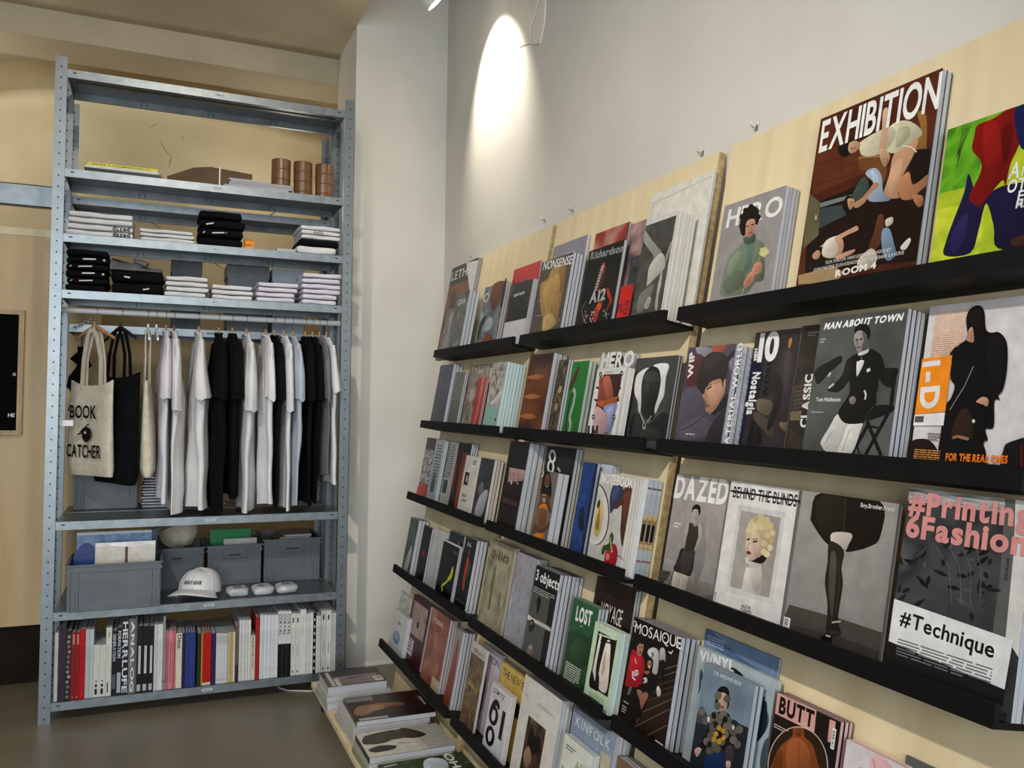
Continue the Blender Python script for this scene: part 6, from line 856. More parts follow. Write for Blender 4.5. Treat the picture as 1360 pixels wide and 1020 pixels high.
m_(2, (727.2, 591.3), (766, 596.7), .004, b=775, n=2, art=a_eight, cov='1e2221', label='dark green magazine with a big white number eight', grp='number eight magazine')
m_(2, (720.4, 624.7), (741.6, 628), .040, b=757, n=2, art=a_orangefig, cov='5c4c44', label='small magazine with a woman in orange, in front of the number eight', grp='woman in orange magazine')
m_(2, (774.8, 613), (793.9, 615.8), .040, t=.010, art=a_sea, cov='16294e', label='deep blue sea magazine on the third ledge')
m_(2, (792, 614.5), (814.3, 618.5), .003, b=824, n=2, art=a_skywhite, cov='a8b0bc', label='pale sky magazine behind the still life with a radish', grp='pale sky magazine')
LQ = m_(2, (836, 632), (862, 636.5), .004, b=881, n=3, art=a_plainw, cov='9fa4a7', label='bluish white magazine with printed page edges behind the radish still life', grp='printed edge magazine')
m_(2, (798, 626.6), (842.3, 633), .048, b=858, n=4, art=a_notebook, cov='c4c0ba', pages='pages_warm', label='pale grey still life magazine with a red radish and a plate', grp='radish still life magazine')
m_(2, (899.4, 631.4), (969.5, 636.5), .004, t=.016, art=a_dazed, cov='98918d', label='grey magazine with heavy white title and a person in shorts with a cane')
m_(2, (971.5, 639), (1061.5, 649.6), .004, t=.024, art=a_blinds, cov='dedbd6', label='white magazine with a framed portrait of a person with blonde curls')
m_(2, (1065.8, 652), (1194.4, 668.5), .0285, b=1200, n=1, art=a_heel, cov='8c8783', label='grey magazine with a single leg in a black boot under a black skirt')
m_(2, (1335, 662), (1470, 690), .003, t=.012, n=3, art=a_plainw, cov='d6d6d4', label='white magazine sticking out past the end of the third ledge', grp='white overhanging magazine')
m_(2, (1208, 647), (1377, 668), .044, t=.024, art=a_printing, cov='2c2c2d', label='black floral magazine with big pink title and a white title panel')
# fourth ledge
m_(3, (545.7, 687.8), (556.7, 689.8), .004, b=571, n=3, art=a_plant, cov='1c221e', label='grey green plant photo magazine, pier end of fourth ledge', grp='plant photo magazine')
m_(3, (563.5, 697.4), (574.5, 701.6), .030, t=.008, art=a_dkred, cov='111012', label='black booklet with a dark red spot beside the plant photo magazine')
m_(3, (577, 701.6), (594, 705.7), .010, t=.010, n=2, art=a_whitefold, cov='c4c4c0', label='plain off white folded paper beside the black booklet', grp='off white folded paper')
m_(3, (598, 705.7), (617, 711), .004, t=.010, n=2, art=a_blacktop, cov='17181a', label='black magazine mostly hidden behind the one with yellow lizard', grp='hidden black magazine')
m_(3, (589.6, 717.2), (613, 725), .046, t=.010, art=a_lizard, cov='0f0f0f', label='black magazine with a yellow lizard and white edge')
m_(3, (619, 713), (634, 717), .010, b=648.6, n=3, art=a_redman, cov='161719', label='black magazine with a small red figure', grp='small red figure magazine')
m_(3, (652.7, 716), (684.3, 727.6), .020, b=692, n=2, art=a_carved, cov='8a8266', pages='pages_warm', label='weathered cream magazine with faded carved lettering', grp='weathered cream magazine')
m_(3, (688.4, 733), (713, 742), .010, b=728, n=3, art=a_water, cov='9896a0', label='silvery grey water magazine with thin pink lettering', grp='silvery water magazine')
m_(3, (713, 749), (743.9, 764.7), .002, b=777.6, n=6, art=a_objects, cov='1c1a1a', label='black magazine with three words in white over a grey photo', grp='black titled grey photo magazine')
m_(3, (793.6, 764.7), (845, 785), .004, b=853, n=2, art=a_voyage, cov='1a110d', label='dark brown magazine with tall white lettering over amber shapes', grp='amber lettering magazine')
m_(3, (762.5, 793.5), (795.5, 808.6), .030, b=809, n=3, art=a_lost, cov='1f4a2a', label='green mountain magazine with white capital title', grp='green mountain magazine')
m_(3, (790.5, 826.5), (825.7, 840), .040, b=838, n=2, art=a_mintabs, cov='b9cfae', pages='pages_mint', label='pale green framed magazine with black and cream shapes', grp='pale green framed magazine')
m_(3, (843.3, 820), (905, 846.4), .004, b=931.3, n=4, art=a_mosaique, cov='120e0d', label='black magazine with swirling title and a person in a red jersey', grp='red jersey magazine')
m_(3, (937.5, 837), (1035.7, 872.6), .002, t=.005, art=a_bluesheet, cov='5e7590', label='tall blue sheet standing behind the record sleeve magazine')
m_(3, (928.2, 858.8), (1031.7, 902), .010, t=.014, art=a_vinyl, cov='9aa6a8', label='blue grey magazine with a dark disc behind the polka dot figure')
m_(3, (936, 880.4), (1002.4, 909.7), .032, t=.012, n=2, art=a_archive, cov='4c5a68', label='blue magazine with a person covered in grey dots', grp='grey dots person magazine')
m_(3, (1031.7, 920.5), (1117, 957), .004, b=1133.6, n=3, art=a_butt, cov='150f0e', pages='pages_pink', label='black and pink magazine with a bare back in a circle', grp='bare back magazine')
m_(3, (1124.3, 983.8), (1200, 1016), .010, t=.020, art=a_yke, cov='d6cdcc', pages='pages_pink', label='white magazine with red script and pink drawing')
m_(3, (1203, 1004), (1264, 1030), .003, t=.006, art=a_slate, cov='4c4e4e', label='plain slate grey magazine beside the one with red script')
# lowest ledge
m_(4, (533, 786), (548.5, 795), .004, t=.010, art=a_map, cov='4a1c24', label='pale map magazine with a maroon spine at the pier end')
m_(4, (524, 810), (543, 818.5), .034, t=.010, n=2, art=a_oval, cov='d2d0cc', label='small white magazine with a blue oval, pier end of lowest ledge', grp='blue oval magazine')
m_(4, (549.8, 791.3), (573, 803), .008, t=.012, n=2, art=a_maroon, cov='4a1c24', label='maroon magazine with a framed beige photo', grp='maroon framed magazine')
m_(4, (574.3, 807.6), (598.8, 822.6), .012, b=609.7, n=3, art=a_rose, cov='8a4a3a', label='terracotta pink magazine on the lowest ledge', grp='terracotta magazine')
m_(4, (606, 834), (615, 840), .010, b=632, n=4, art=a_slim, cov='3a3432', label='slim magazine with a rust shape beside the terracotta one', grp='slim rust magazine')
m_(4, (641, 852.5), (666.8, 871.5), .008, b=672, n=2, art=a_ton, cov='b5aab2', label='lilac magazine with a dark red shape behind the taupe one', grp='lilac and dark red magazine')
m_(4, (628.7, 849.8), (647.8, 866.0), .046, t=.006, art=a_talk, cov='c2beb6', label='taupe photo magazine with yellow words and white edge')
m_(4, (668, 877.5), (700, 898), .004, t=.020, art=a_newe, cov='c2a04a', label='mustard yellow magazine with thin black title')
m_(4, (654.6, 905.5), (679, 926), .046, b=687, n=3, art=a_sixty, cov='d4d2d4', pages='pages_warm', label='small white magazine with two huge black numerals', grp='black numerals magazine')
m_(4, (698, 896), (747, 930), .028, b=762, n=3, art=a_journal, cov='cfcac0', label='cream magazine with a dark brown portrait and spaced title', grp='cream portrait magazine')
m_(4, (762, 941), (819, 975), .004, t=.022, n=2, art=a_kinfolk, cov='7c8a9e', label='slate blue magazine with spaced white title', grp='slate blue magazine')
m_(4, (749.8, 977.6), (788, 1001), .052, t=.010, n=2, art=a_art, cov='cfd0c4', label='pale grey magazine with thin green letters', grp='green letters magazine')
m_(4, (821, 1005), (850, 1025), .004, t=.012, n=3, art=a_tan, cov='6e5446', label='plain brown magazine low on the board with the largest magazines', grp='plain brown magazine')
# printed fore-edges of the bluish white copies
LQ_all = [o for o in bpy.data.objects if o.name.startswith('magazine') and o.parent is None and 'printed edge' in (o.get('group') or '')]+[LQ]
for o in LQ_all:
    dims = [v.co for v in o.children[0].data.vertices]; w_ = max(v.x for v in dims); h_ = max(v.z for v in dims); t_ = -min(v.y for v in dims)
    A = Art(t_-.0012, h_, 0, .00004)
    A.bg('9fa4a7', 'aeb2b4').r(0, .9, 1, .92, '6a5a52').r(0, .3, 1, .62, '8a6c40').e(.5, .62, .4, .03, 'c9a866').r(.15, .38, .85, .55, '17171c').e(.5, .33, .45, .025, 'c2a066').r(0, .17, 1, .19, '8a5a48')
    ob = A.build('edge_print', o); ob.matrix_local = Matrix.Translation((w_-.0008, -t_+.0006, 0)) @ Matrix.Rotation(math.pi/2, 4, 'Z')
# ------------------------------------------------------------------ steel shelving
XL, XR, YF, DP, HH = -1.8026, -.556, -.305, .295, 2.75
BZ = [2.7008, 2.2853, 2.0141, 1.7798, .8216, .4507, .0833]
PW = .044
def post_mesh(mirx, miry):
    mb = MB(); fy = (0, .002) if not miry else (.042, .044); sx_ = (0, .002) if not mirx else (PW-.002, PW)
    mb.box(0, PW, fy[0], fy[1], 0, HH); mb.box(sx_[0], sx_[1], .002, .042, 0, HH)
    by = (.042, .044) if not miry else (0, .002); rx = (sx_[0], sx_[0]+.014) if not mirx else (sx_[1]-.014, sx_[1]); mb.box(rx[0], rx[1], by[0], by[1], 0, HH)
    return mb.mesh('post', M['post'])
POSTS = {(a, b): post_mesh(a, b) for a in (0, 1) for b in (0, 1)}
SX0, SX1 = XL+PW+.001, XR-PW-.001; SW = SX1-SX0
def shelf_mesh():
    mb = MB(); d = DP-.006; h = .034
    mb.box(0, SW, 0, d, -.002, 0); mb.box(0, SW, 0, .0015, -h, -.002); mb.box(0, SW, d-.0015, d, -h, -.002); mb.box(0, .0015, .0015, d-.0015, -h, -.002); mb.box(SW-.0015, SW, .0015, d-.0015, -h, -.002)
    mb.box(0, SW, .0015, .012, -h, -h+.0015); mb.box(0, SW, d-.012, d-.0015, -h, -h+.0015); mb.box(.02, SW-.02, d*.5-.006, d*.5+.006, -.006, -.002)
    return mb.mesh('shelf', M['zinc'])
SHELF = shelf_mesh()
mb = MB()
for x in (.02, SW-.034): mb.box(x, x+.014, -.0004, .0004, -.016, -.011)
for x in (.25, .5, .75):
    for d in (-.012, .012): mb.box(SW*x+d-.0012, SW*x+d+.0012, DP-.0079, DP-.0072, -.030, -.006)
SLOTS = mb.mesh('lip_slots', M['ink'])
mb = MB(); mb.box(-.022, .022, -.0005, 0, -.022, -.010, lin('c2c8ca'))
STK = mb.mesh('sticker', M['print'], True)
def unit(label, y0, levels):
    t = thing('metal_shelving', label, 'shelving', Tm(XL, y0, 0))
    for a, x in ((0, 0), (1, XR-XL-PW)):
        for b_, y in ((0, 0), (1, DP-.044)): link('post', POSTS[a, b_], t).location = (x, y, 0)
    for z in levels:
        s = link('shelf', SHELF, t); s.location = (PW+.001, .003, z); link('lip_slots', SLOTS, s); k = link('sticker', STK, s); k.location = (SW*.52, 0, 0)
        A = Art(.030, .008, 0, .0002); A.t('META', .0, .2, .6, '4c5254', 1.0); q = A.build('sticker_print', s); q.location = (SW*.52-.015, -.0006, -.020)
    return t
U1 = unit('tall galvanised steel shelving bay with a clothes rail, in front', YF, BZ)
Y2 = YF+DP+.022
R1Z, R2Z = 2.241, 1.664
U2 = unit('galvanised steel shelving bay standing directly behind the clothes rail bay', Y2, [R1Z, R2Z, BZ[4], BZ[5], BZ[6]])
mb = MB(); p = [on_y(u, v, Y2+DP+.008) for u, v in ((150, 262), (345, 388))]; q = [on_y(u, v, Y2+DP+.012) for u, v in ((405, 258), (235, 360))]
for a_, b_ in (p, q): mb.tube([a_, b_], .003, 6)
o = mb.build('cross_brace', M['zinc']); o.parent = U2; o.matrix_parent_inverse = Tm(XL, Y2, 0).inverted()
# clothes rail
YR = -.165
pr = on_y(88, 411.5, YR); ZR = pr.z
MB().tube([(PW*.5, YR-YF, ZR), (XR-XL-PW*.5, YR-YF, ZR)], .0125, 14).build('clothes_rail', M['whitepaint'], U1, smooth=True)
# galvanised beam running off to the left
za, zb2 = on_y(30, 244, Y2+.1).z, on_y(30, 273, Y2+.1).z
mb = MB(); x1 = XL-.012; mb.box(-4.5, x1, Y2+.10, Y2+.104, zb2, za); mb.box(-4.5, x1, Y2+.10, Y2+.14, za-.004, za); mb.box(-4.5, x1, Y2+.10, Y2+.14, zb2, zb2+.004); mb.box(x1-.004, x1, Y2+.06, Y2+.14, zb2-.01, za+.01)
t = thing('steel_beam', 'galvanised steel channel beam running off from the shelving post', 'beam'); mb.build('channel', M['zinc'], t); MB().box(XL-.008, XL, Y2+.06, Y2+.16, zb2-.03, za+.03).build('end_plate', M['zinc'], t)
# ------------------------------------------------------------------ soft goods
def nz3(p, s, k=1.): return math.sin(p[0]*23*k+s*1.7)*math.sin(p[1]*19*k+s*2.3+1)*.6+math.sin(p[0]*51*k+p[2]*37+s*.9)*.4
def slab(w, d, h, seed, rnd=None, n=9, wav=.004):
    """rounded folded-cloth slab, origin at the front left bottom corner"""
    mb = MB(); r = rnd or h*.48; idx = {}; nu, nv = 12, 8
    def mapp(x, y, z):
        c = Vector((min(max(x, r), w-r), min(max(y, r), d-r), min(max(z, r*.96), h-r*.96))); dv = Vector((x, y, z))-c
        if dv.length > 1e-9: p = c+dv.normalized()*min(dv.length, r) if dv.length > r else c+dv
        else: p = Vector((x, y, z))
        k = nz3((p.x, p.y, 0), seed); e = nz3((p.x*1.3, z*4, p.y), seed+3)
        p.z = p.z+wav*.35*k*(z/h); p.y += wav*e*(1-y/d)*1.6; p.x += wav*.8*nz3((y, z*5, x), seed+5)
        return p
    def patch(fn, a, b):
        rows = [[mapp(*fn(i/a, j/b)) for i in range(a+1)] for j in range(b+1)]; mb.grid(rows)
    patch(lambda u, v: (u*w, 0, v*h), nu, 4); patch(lambda u, v: (w-u*w, d, v*h), nu, 4); patch(lambda u, v: (0, d-u*d, v*h), nv, 4); patch(lambda u, v: (w, u*d, v*h), nv, 4); patch(lambda u, v: (u*w, v*d, h), nu, nv); patch(lambda u, v: (u*w, d-v*d, 0), nu, nv)
    return mb
ORD = ['topmost', 'second from top', 'third from top', 'fourth from top', 'fifth from top', 'sixth from top', 'seventh from top', 'eighth from top']
def stack(xa, xb, ytop, z, n, mat, what, where, yf=YF+.012, dep=.25, seed=0, marks=None, name='folded_shirt', cat='shirt', ypx=350, jit=.006):
    x0, x1 = on_y(xa, ypx, yf).x, on_y(xb, ypx, yf).x; zt = on_y((xa+xb)/2, ytop, yf).z; h = (zt-z)/n; out = []
    for i in range(n):
        r = random.Random(seed*31+i); w = x1-x0-abs(r.gauss(0, jit)); lab = '%s, %s of the pile %s' % (what, ORD[n-1-i], where) if n > 1 else '%s %s' % (what, where)
        mt = mat[i % len(mat)] if isinstance(mat, list) else mat
        t = thing(name, lab, cat, Tm(x0+r.uniform(0, jit), yf+r.uniform(0, jit), z+h*i), where and 'pile '+where if n > 1 else None)
        mb = slab(w, dep-r.uniform(0, .02), h-.0022, seed*7+i); mb.build('cloth', M[mt], t, smooth=True)
        if marks and i in marks:
            A = Art(w, h, -.003, .0002); marks[i](A); A.build('print', t, M['inkcloth'])
        out.append(t)
    return out
def txt(s, x, y, h, wd, c='0c0c0c'): return lambda A: A.t(s, x, y, h, c, wd)
wm = lambda A: (A.l([(.3, .4), (.62, .55)], .03, 'd0d0d0'), A.l([(.1, .3), (.14, .5)], .02, 'd0d0d0'))
wm2 = lambda A: (A.l([(.4, .5), (.7, .6)], .035, 'd8d8d8'), A.e(.9, .5, .03, .15, 'c8c8c8', 8))
z2, z3 = BZ[2]+.001, BZ[3]+.001
stack(88, 178, 281, z2, 4, 'white_cotton', 'folded white T-shirt', 'with lettering', seed=1, marks={0: txt('dazed', .68, .15, .75, .26), 1: txt('dazed', .68, .15, .75, .26)}, ypx=300)
stack(184, 258, 304, z2, 3, 'white_cotton', 'folded plain white T-shirt', 'next to black sweatshirts', seed=2, ypx=310)
stack(263, 324, 279, z2, 4, 'black_cotton', 'folded black sweatshirt', 'under the cross brace', seed=3, marks={1: wm, 2: lambda A: A.l([(.14, .3), (.3, .5)], .03, 'd0d0d0')}, ypx=310)
tt = stack(394, 450, 326, z2, 1, 'white_cotton', 'folded white T-shirt', 'under the black one near the pier-side post', seed=4, ypx=325)
zt_ = on_y(420, 326, YF+.012).z
stack(396, 452, 317.5, zt_, 1, 'black_cotton', 'folded black T-shirt', 'between white shirts', seed=5, ypx=325)
zt_ = on_y(420, 317.5, YF+.012).z
stack(398, 453, 299, zt_, 3, 'white_cotton', 'crumpled white printed T-shirt', 'on the black one', seed=6, marks={1: txt('X.ACCO', .3, .2, .5, .25)}, ypx=320, jit=.012)
stack(86, 143, 330, z3, 6, 'black_cotton', 'folded black T-shirt', 'beside the screen-side post', seed=7, marks={1: wm, 2: wm2, 3: wm, 4: wm2}, ypx=360)
stack(146, 218, 359, z3, 2, 'black_cotton', 'folded black hoodie', 'under the grey hoodie', seed=8, marks={0: lambda A: A.l([(.6, .4), (.72, .5)], .03, 'c0c0c0'), 1: lambda A: A.l([(.25, .4), (.36, .35)], .03, 'd0d0d0')}, ypx=370)
zt_ = on_y(180, 362, YF+.012).z
# grey hoodie: a sloping heap
x0, x1 = on_y(146, 350, YF+.03).x, on_y(216, 365, YF+.03).x; t = thing('folded_hoodie', 'grey hoodie heaped on the folded black hoodies', 'hoodie', Tm(x0, YF+.03, zt_+.010))
hz = on_y(150, 343, YF+.03).z-zt_; w = x1-x0; rows = []
for j in range(9):
    v = j/8; rows.append([(u*w, v*.22, max(.004, (hz*(1.25-.95*u)*(.45+.55*math.sin(min(v*1.6, 1.57)))+.006*math.sin(u*14+v*9)))*(1 if 0 < j < 8 else .05)) for u in [k/14 for k in range(15)]])
mb = MB(); mb.grid(rows); mb.grid([[(p[0], p[1], 0) for p in r][::-1] for r in rows]); mb.build('cloth', M['grey_cotton'], t, smooth=True); mb = MB(); mb.tube([(w*.45, .05, hz*.85), (w*.6, .07, hz*.8), (w*.7, .06, hz*.62)], .012, 8); mb.build('hood_seam', M['grey_cotton'], t, smooth=True)
stack(218, 277, 366, z3, 4, 'white_cotton', 'folded white T-shirt', 'beside the grey hoodie', seed=9, ypx=380)
stack(281, 338, 378, z3, 3, 'white_cotton', 'loosely folded white T-shirt', 'lowest of the white piles', seed=10, ypx=390, jit=.012)
stack(340, 395, 374, z3, 4, 'lilac_cotton', 'folded off white T-shirt', 'between two white piles', seed=11, ypx=390, jit=.01)
stack(399, 452, 362, z3, 6, 'lilac_cotton', 'folded lilac white T-shirt', 'beside the pier-side post', seed=12, ypx=390, jit=.01)
# small orange holder and white card on the third shelf
p = on_y(331, 322, YF+.05); t = thing('tape_dispenser', 'small orange tape dispenser beside the black sweatshirts', 'dispenser', Tm(p.x, YF+.06, z2))
MB().box(-.02, .02, 0, .04, 0, .018).build('base', M['orange'], t); mb = MB(); mb.tube([(-.018, .02, .034), (.018, .02, .034)], .018, 14); mb.build('roll', M['orange'], t, smooth=True); MB().box(.014, .022, .0, .004, .018, .04).build('cutter', M['orange'], t)
p = on_y(368, 330, YF+.03); q = on_y(393, 330, YF+.03)
make_mag(Tm(p.x, YF+.03, z2) @ Matrix.Rotation(-math.pi/2, 4, 'X') @ Matrix.Translation((0, 0, 0)), q.x-p.x, .16, .014, None, 'd2d0ca', 'flat white booklet lying between the black sweatshirts and crumpled shirts', 'booklet', name='booklet').matrix_world = Matrix.Translation((p.x, YF+.03, z2+.001)) @ Matrix.Rotation(-math.pi/2, 4, 'X')
# ---------------------------- top shelf: flat magazines, kraft parcel, tape rolls
def flat(xa, xb, y0, z, t, dep, cov, label, art=None, rz=0, name='magazine', cat='magazine', grp=None, pages='pages', ypx=230):
    """a magazine lying flat, spine along x, cover up; front edge at y0"""
    x0, x1 = on_y(xa, ypx, y0).x, on_y(xb, ypx, y0).x
    mw = Matrix.Translation((x0, y0, z)) @ Matrix.Rotation(rz, 4, 'Z') @ Matrix.Rotation(-math.pi/2, 4, 'X')
    return make_mag(mw, x1-x0, dep, t, art, cov, label, cat, pages, grp, name)
z1 = BZ[1]+.001; z = z1
for k, (c, t_, xa, xb, lab) in enumerate((('1c1c1c', .010, 114, 216, 'thin black magazine lying at the bottom of the yellow spined pile'), ('26282a', .008, 112, 214, 'thin dark grey magazine, second from bottom under the yellow spine'), ('d0d0ca', .011, 113, 211, 'white magazine lying directly under the yellow spined book'), ('d9cf2a', .013, 116, 210, 'yellow spined book lying flat on top of three magazines'))):
    r = flat(xa, xb, YF+.02+.004*k, z, t_, .22, c, lab, name='magazine' if k < 3 else 'book', cat='magazine' if k < 3 else 'book')
    # spine towards the viewer
    x_ = on_y(xb, 230, YF+.02).x-on_y(xa, 230, YF+.02).x; mb = MB(); mb.box(0, x_, -t_, 0, -.001, 0, lin(c)); mb.build('spine', M['print'], r, color=True)
    if k == 3: A = Art(x_, t_, 0, .0002); A.t('SPEAKS  A VOLUMINOUS BOOK', .06, .3, .4, '3a3810', .82); o = A.build('spine_print', r); o.matrix_local = Matrix.Translation((0, 0, -.0012)) @ Matrix.Rotation(math.pi/2, 4, 'X') @ Matrix.Identity(4)
    z += t_+.0005
# kraft paper parcel with a white strap
p0, p1 = on_y(222, 230, YF+.165).x, on_y(335, 240, YF+.165).x; t = thing('kraft_parcel', 'flat brown cardboard parcel with a white strap', 'parcel', Tm(p0, YF+.165, z1)); w = p1-p0; h = on_y(280, 222, YF+.165).z-z1
mb = MB(); mb.grid([[(0, 0, .002), (w*.2, 0, .002), (w*.5, 0, .002), (w, 0, .002)], [(0, 0, h*.45), (w*.3, -.004, h*.9), (w*.5, -.005, h), (w, 0, h*.9)], [(.01, .11, h*.5), (w*.3, .11, h*.95), (w*.5, .11, h), (w, .11, h*.92)], [(.01, .11, .002), (w*.3, .11, .002), (w*.5, .11, .002), (w, .11, .002)]]); mb.face([(w, 0, .002), (w, .11, .002), (w, .11, h*.92), (w, 0, h*.9)]); mb.face([(0, 0, .002), (0, 0, h*.45), (.01, .11, h*.5), (.01, .11, .002)]); mb.build('carton', M['card'], t)
MB().box(w*.60, w*.615, -.007, .112, .001, h*1.03).build('strap', M['whitepaint'], t)
z = z1
for k, (c, t_, xa, xb, lab) in enumerate((('c9c6c0', .008, 298, 384, 'white magazine at the bottom of the small flat pile beside the tape'), ('22242e', .008, 304, 389, 'navy magazine lying third in the flat pile beside the tape'), ('6a2028', .007, 304, 390, 'dark red magazine lying second in the flat pile beside the tape'), ('2c3040', .008, 306, 388, 'dark blue magazine lying on top of the pile beside the tape'), ('d2d0cc', .006, 304, 345, 'small white leaflet on top of the pile beside the tape'))):
    flat(xa, xb, YF+.010+.001*k, z, t_, .125, c, lab, pages='pages', ypx=240); z += t_+.0005
# brown tape rolls
mb = MB(); n = 28; ro, ri, hh_ = .0445, .036, .048
c_ = [(math.cos(2*math.pi*k/n), math.sin(2*math.pi*k/n)) for k in range(n)]
mb.grid([[(x*r, y*r, zz_) for x, y in c_] for r, zz_ in ((ri, .001), (ro-.001, .0), (ro, .002), (ro, hh_-.002), (ro-.001, hh_), (ri, hh_-.001))], closed=True); TAPE = mb.mesh('tape', M['tape'], smooth=False)
mb = MB(); mb.grid([[(x*r, y*r, zz_) for x, y in c_] for r, zz_ in ((ri-.003, .0), (ri, .0), (ri, hh_-.0005), (ri-.003, hh_-.0005), (ri-.003, 0))], closed=True); CORE = mb.mesh('core', M['tapecore'])
for col_, (u, v, yy, nn, wh) in enumerate(((374, 200, YF+.192, 4, 'by the magazines'), (403, 204, YF+.190, 4, 'in the middle'), (431, 209, YF+.188, 4, 'by the post'))):
    cx = on_y(u, v, yy).x
    for k in range(nn):
        t = thing('tape_roll', 'brown packing tape roll, %s of the column %s' % (ORD[nn-1-k], wh), 'tape', Tm(cx+R_.uniform(-.001, .001), yy, z1+k*(hh_+.0004)), 'brown tape rolls'); link('tape', TAPE, t); link('core', CORE, t)
# grey boxes on the rear bay, seen through the gaps
def greybox(xa, xb, ya, z, dep, mat, label, lid=True, yy=None):
    yy = yy or Y2+.02; x0, x1 = on_y(xa, ya, yy).x, on_y(xb, ya, yy).x; h = on_y((xa+xb)/2, ya, yy).z-z; t = thing('storage_box', label, 'box', Tm(x0, yy, z)); MB().box(0, x1-x0, 0, dep, 0, h*.8).build('body', M[mat], t)
    MB().box(-.004, x1-x0+.004, -.004, dep+.004, h*.8, h).build('lid', M[mat], t); return t
greybox(229, 268, 344, R2Z+.001, .2, 'greysheet', 'dark grey storage box on the rear bay, seen behind white T-shirts')
greybox(303, 357, 352, R2Z+.001, .2, 'crate', 'mid grey storage box on the rear bay, above the clothes rail')
greybox(363, 404, 358, R2Z+.001, .2, 'blue_cotton', 'pale blue grey storage box on the rear bay')
# ------------------------------------------------------------------ hanging clothes
def hanger(x, rz, mat, wide=.18, label='', group=None, ang=.36, za=-.066):
    t = thing('clothes_hanger', label, 'hanger', Tm(x, YR, ZR) @ Matrix.Rotation(rz, 4, 'Z'), group)
    rh = .016 if abs(rz) < .3 else .0195; mb = MB(); mb.tube([(.0, -rh*math.cos(a), rh*math.sin(a)) for a in [math.radians(d) for d in range(-50, 181, 21)]]+[(0, rh-.001, -.010), (0, .009, -.028), (0, 0, -.048)], .0015, 6); mb.build('hook', M['chrome'], t, smooth=True)
    mb = MB(); mb.tube([(0, 0, -.045), (0, 0, za-.006)], .0048, 8); mb.build('neck', M[mat], t, smooth=True)
    mb = MB()
    for s in (-1, 1):
        rows = []
        for i in range(9):
            u = i/8; y = s*wide*u; z = za-wide*math.tan(ang)*(u**1.15); r = .011*(1-.35*u); rows.append([(.0042*math.cos(a), y, z+r*math.sin(a)) for a in [2*math.pi*k/8 for k in range(8)]])
        mb.grid(rows, closed=True); mb.cap(rows[-1])
    mb.build('arms', M[mat], t, smooth=True); return t
def tshirt(x, L, mat, rz, label, seed=0, sl=.25, hw=.19, mark=None, thick=1., name='t_shirt', cat='shirt', flare=.02, lim=(.05, .05)):
    """hung edge-on: local y runs along the shoulders, x is the thickness, origin at the collar"""
    zc = ZR-.075; t = thing(name, label, cat, Tm(x, YR, zc) @ Matrix.Rotation(rz, 4, 'Z')); r = random.Random(seed); ph = r.uniform(0, 6); ph2 = r.uniform(0, 6); nA = 36; rows = []
    lv = [0, .012, .03, .05, .075, .11, .16, .22, .30, .38, .46, .54, .62, .70, .76, .82, .88, .94, 1.0]
    for q in lv:
        z = -q*L; sh = min(1, (-z+.004)/.085); w = .055+(hw-.055)*sh**.8 if -z < .085 else hw+.01*math.sin(q*3+ph); tk = (.010+.022*min(1, q*2.6)+flare*q)*thick; row = []
        for k in range(nA):
            a = 2*math.pi*k/nA; y = w*math.copysign(abs(math.cos(a))**.8, math.cos(a)); xx = tk*math.copysign(abs(math.sin(a))**.7, math.sin(a))
            xx += (.018*q+.003*min(1, q*3))*math.sin(y*30+ph+q*2.2)*(.4+q)+.011*q*math.sin(y*62+ph2+q*3)+.004*min(1, q*3)*math.sin(q*17+y*14+ph)+.02*q*math.sin(ph2+q*2); row.append((xx, y, z+(.008*math.sin(y*20+ph) if q == 1 else 0)))
        rows.append(row)
    fit = lambda rr: [(lambda mp, mn: [(p_[0]*min(1, lim[1]/mp if p_[0] > 0 else lim[0]/mn), p_[1], p_[2]) for p_ in r_])(max(max(p_[0] for p_ in r_), 1e-4), max(max(-p_[0] for p_ in r_), 1e-4)) for r_ in rr]
    mb = MB(); mb.grid(fit(rows), closed=True); mb.build('body', M[mat], t, smooth=True)
    for s in (-1, 1):
        rows = []; n = 8
        for i in range(n+1):
            u = i/n; cy = s*(hw*.55+u*hw*.60-.04*u*u); cz = -.040-u*sl; ry = .050+.004*u; rx = (.017+.021*u)*thick
            rows.append([(rx*math.sin(2*math.pi*k/18)*(1+.15*math.sin(k*2+ph))+.008*u*math.sin(ph+u*3), cy+ry*math.cos(2*math.pi*k/18), cz-.022*u*math.cos(2*math.pi*k/18)*s+.006*u*math.sin(k*1.3+ph)) for k in range(18)])
        mb = MB(); mb.grid(fit(rows), closed=True); mb.build('sleeve', M[mat], t, smooth=True)
    mb = MB(); mb.tube([(min(.013, min(lim)-.005)*math.cos(a), .062*math.sin(a), .002-.012*(math.sin(a))**2) for a in [2*math.pi*k/20 for k in range(21)]], .005, 6, caps=False); mb.build('collar', M[mat], t, smooth=True)
    if mark:
        A = Art(.14, .16, 0, .0002); mark(A); o = A.build('print', t, M['inkcloth']); o.matrix_local = Matrix.Translation((-.052*thick, .07-.02, -.36)) @ Matrix.Rotation(-math.pi/2, 4, 'Z')
    return t
def hx(u): return on_y(u, 420, YR).x
def zlen(u, v, yy=-.36): return ZR-.075-on_y(u, v, yy).z
sketch = lambda A: (A.l([(.2, .9), (.4, .7), (.3, .6)], .03, '2a2a2c'), A.l([(.5, .8), (.7, .66)], .03, '2a2a2c'), A.l([(.3, .4), (.5, .3), (.45, .15)], .03, '2a2a2c'))
W = 'white_cotton'
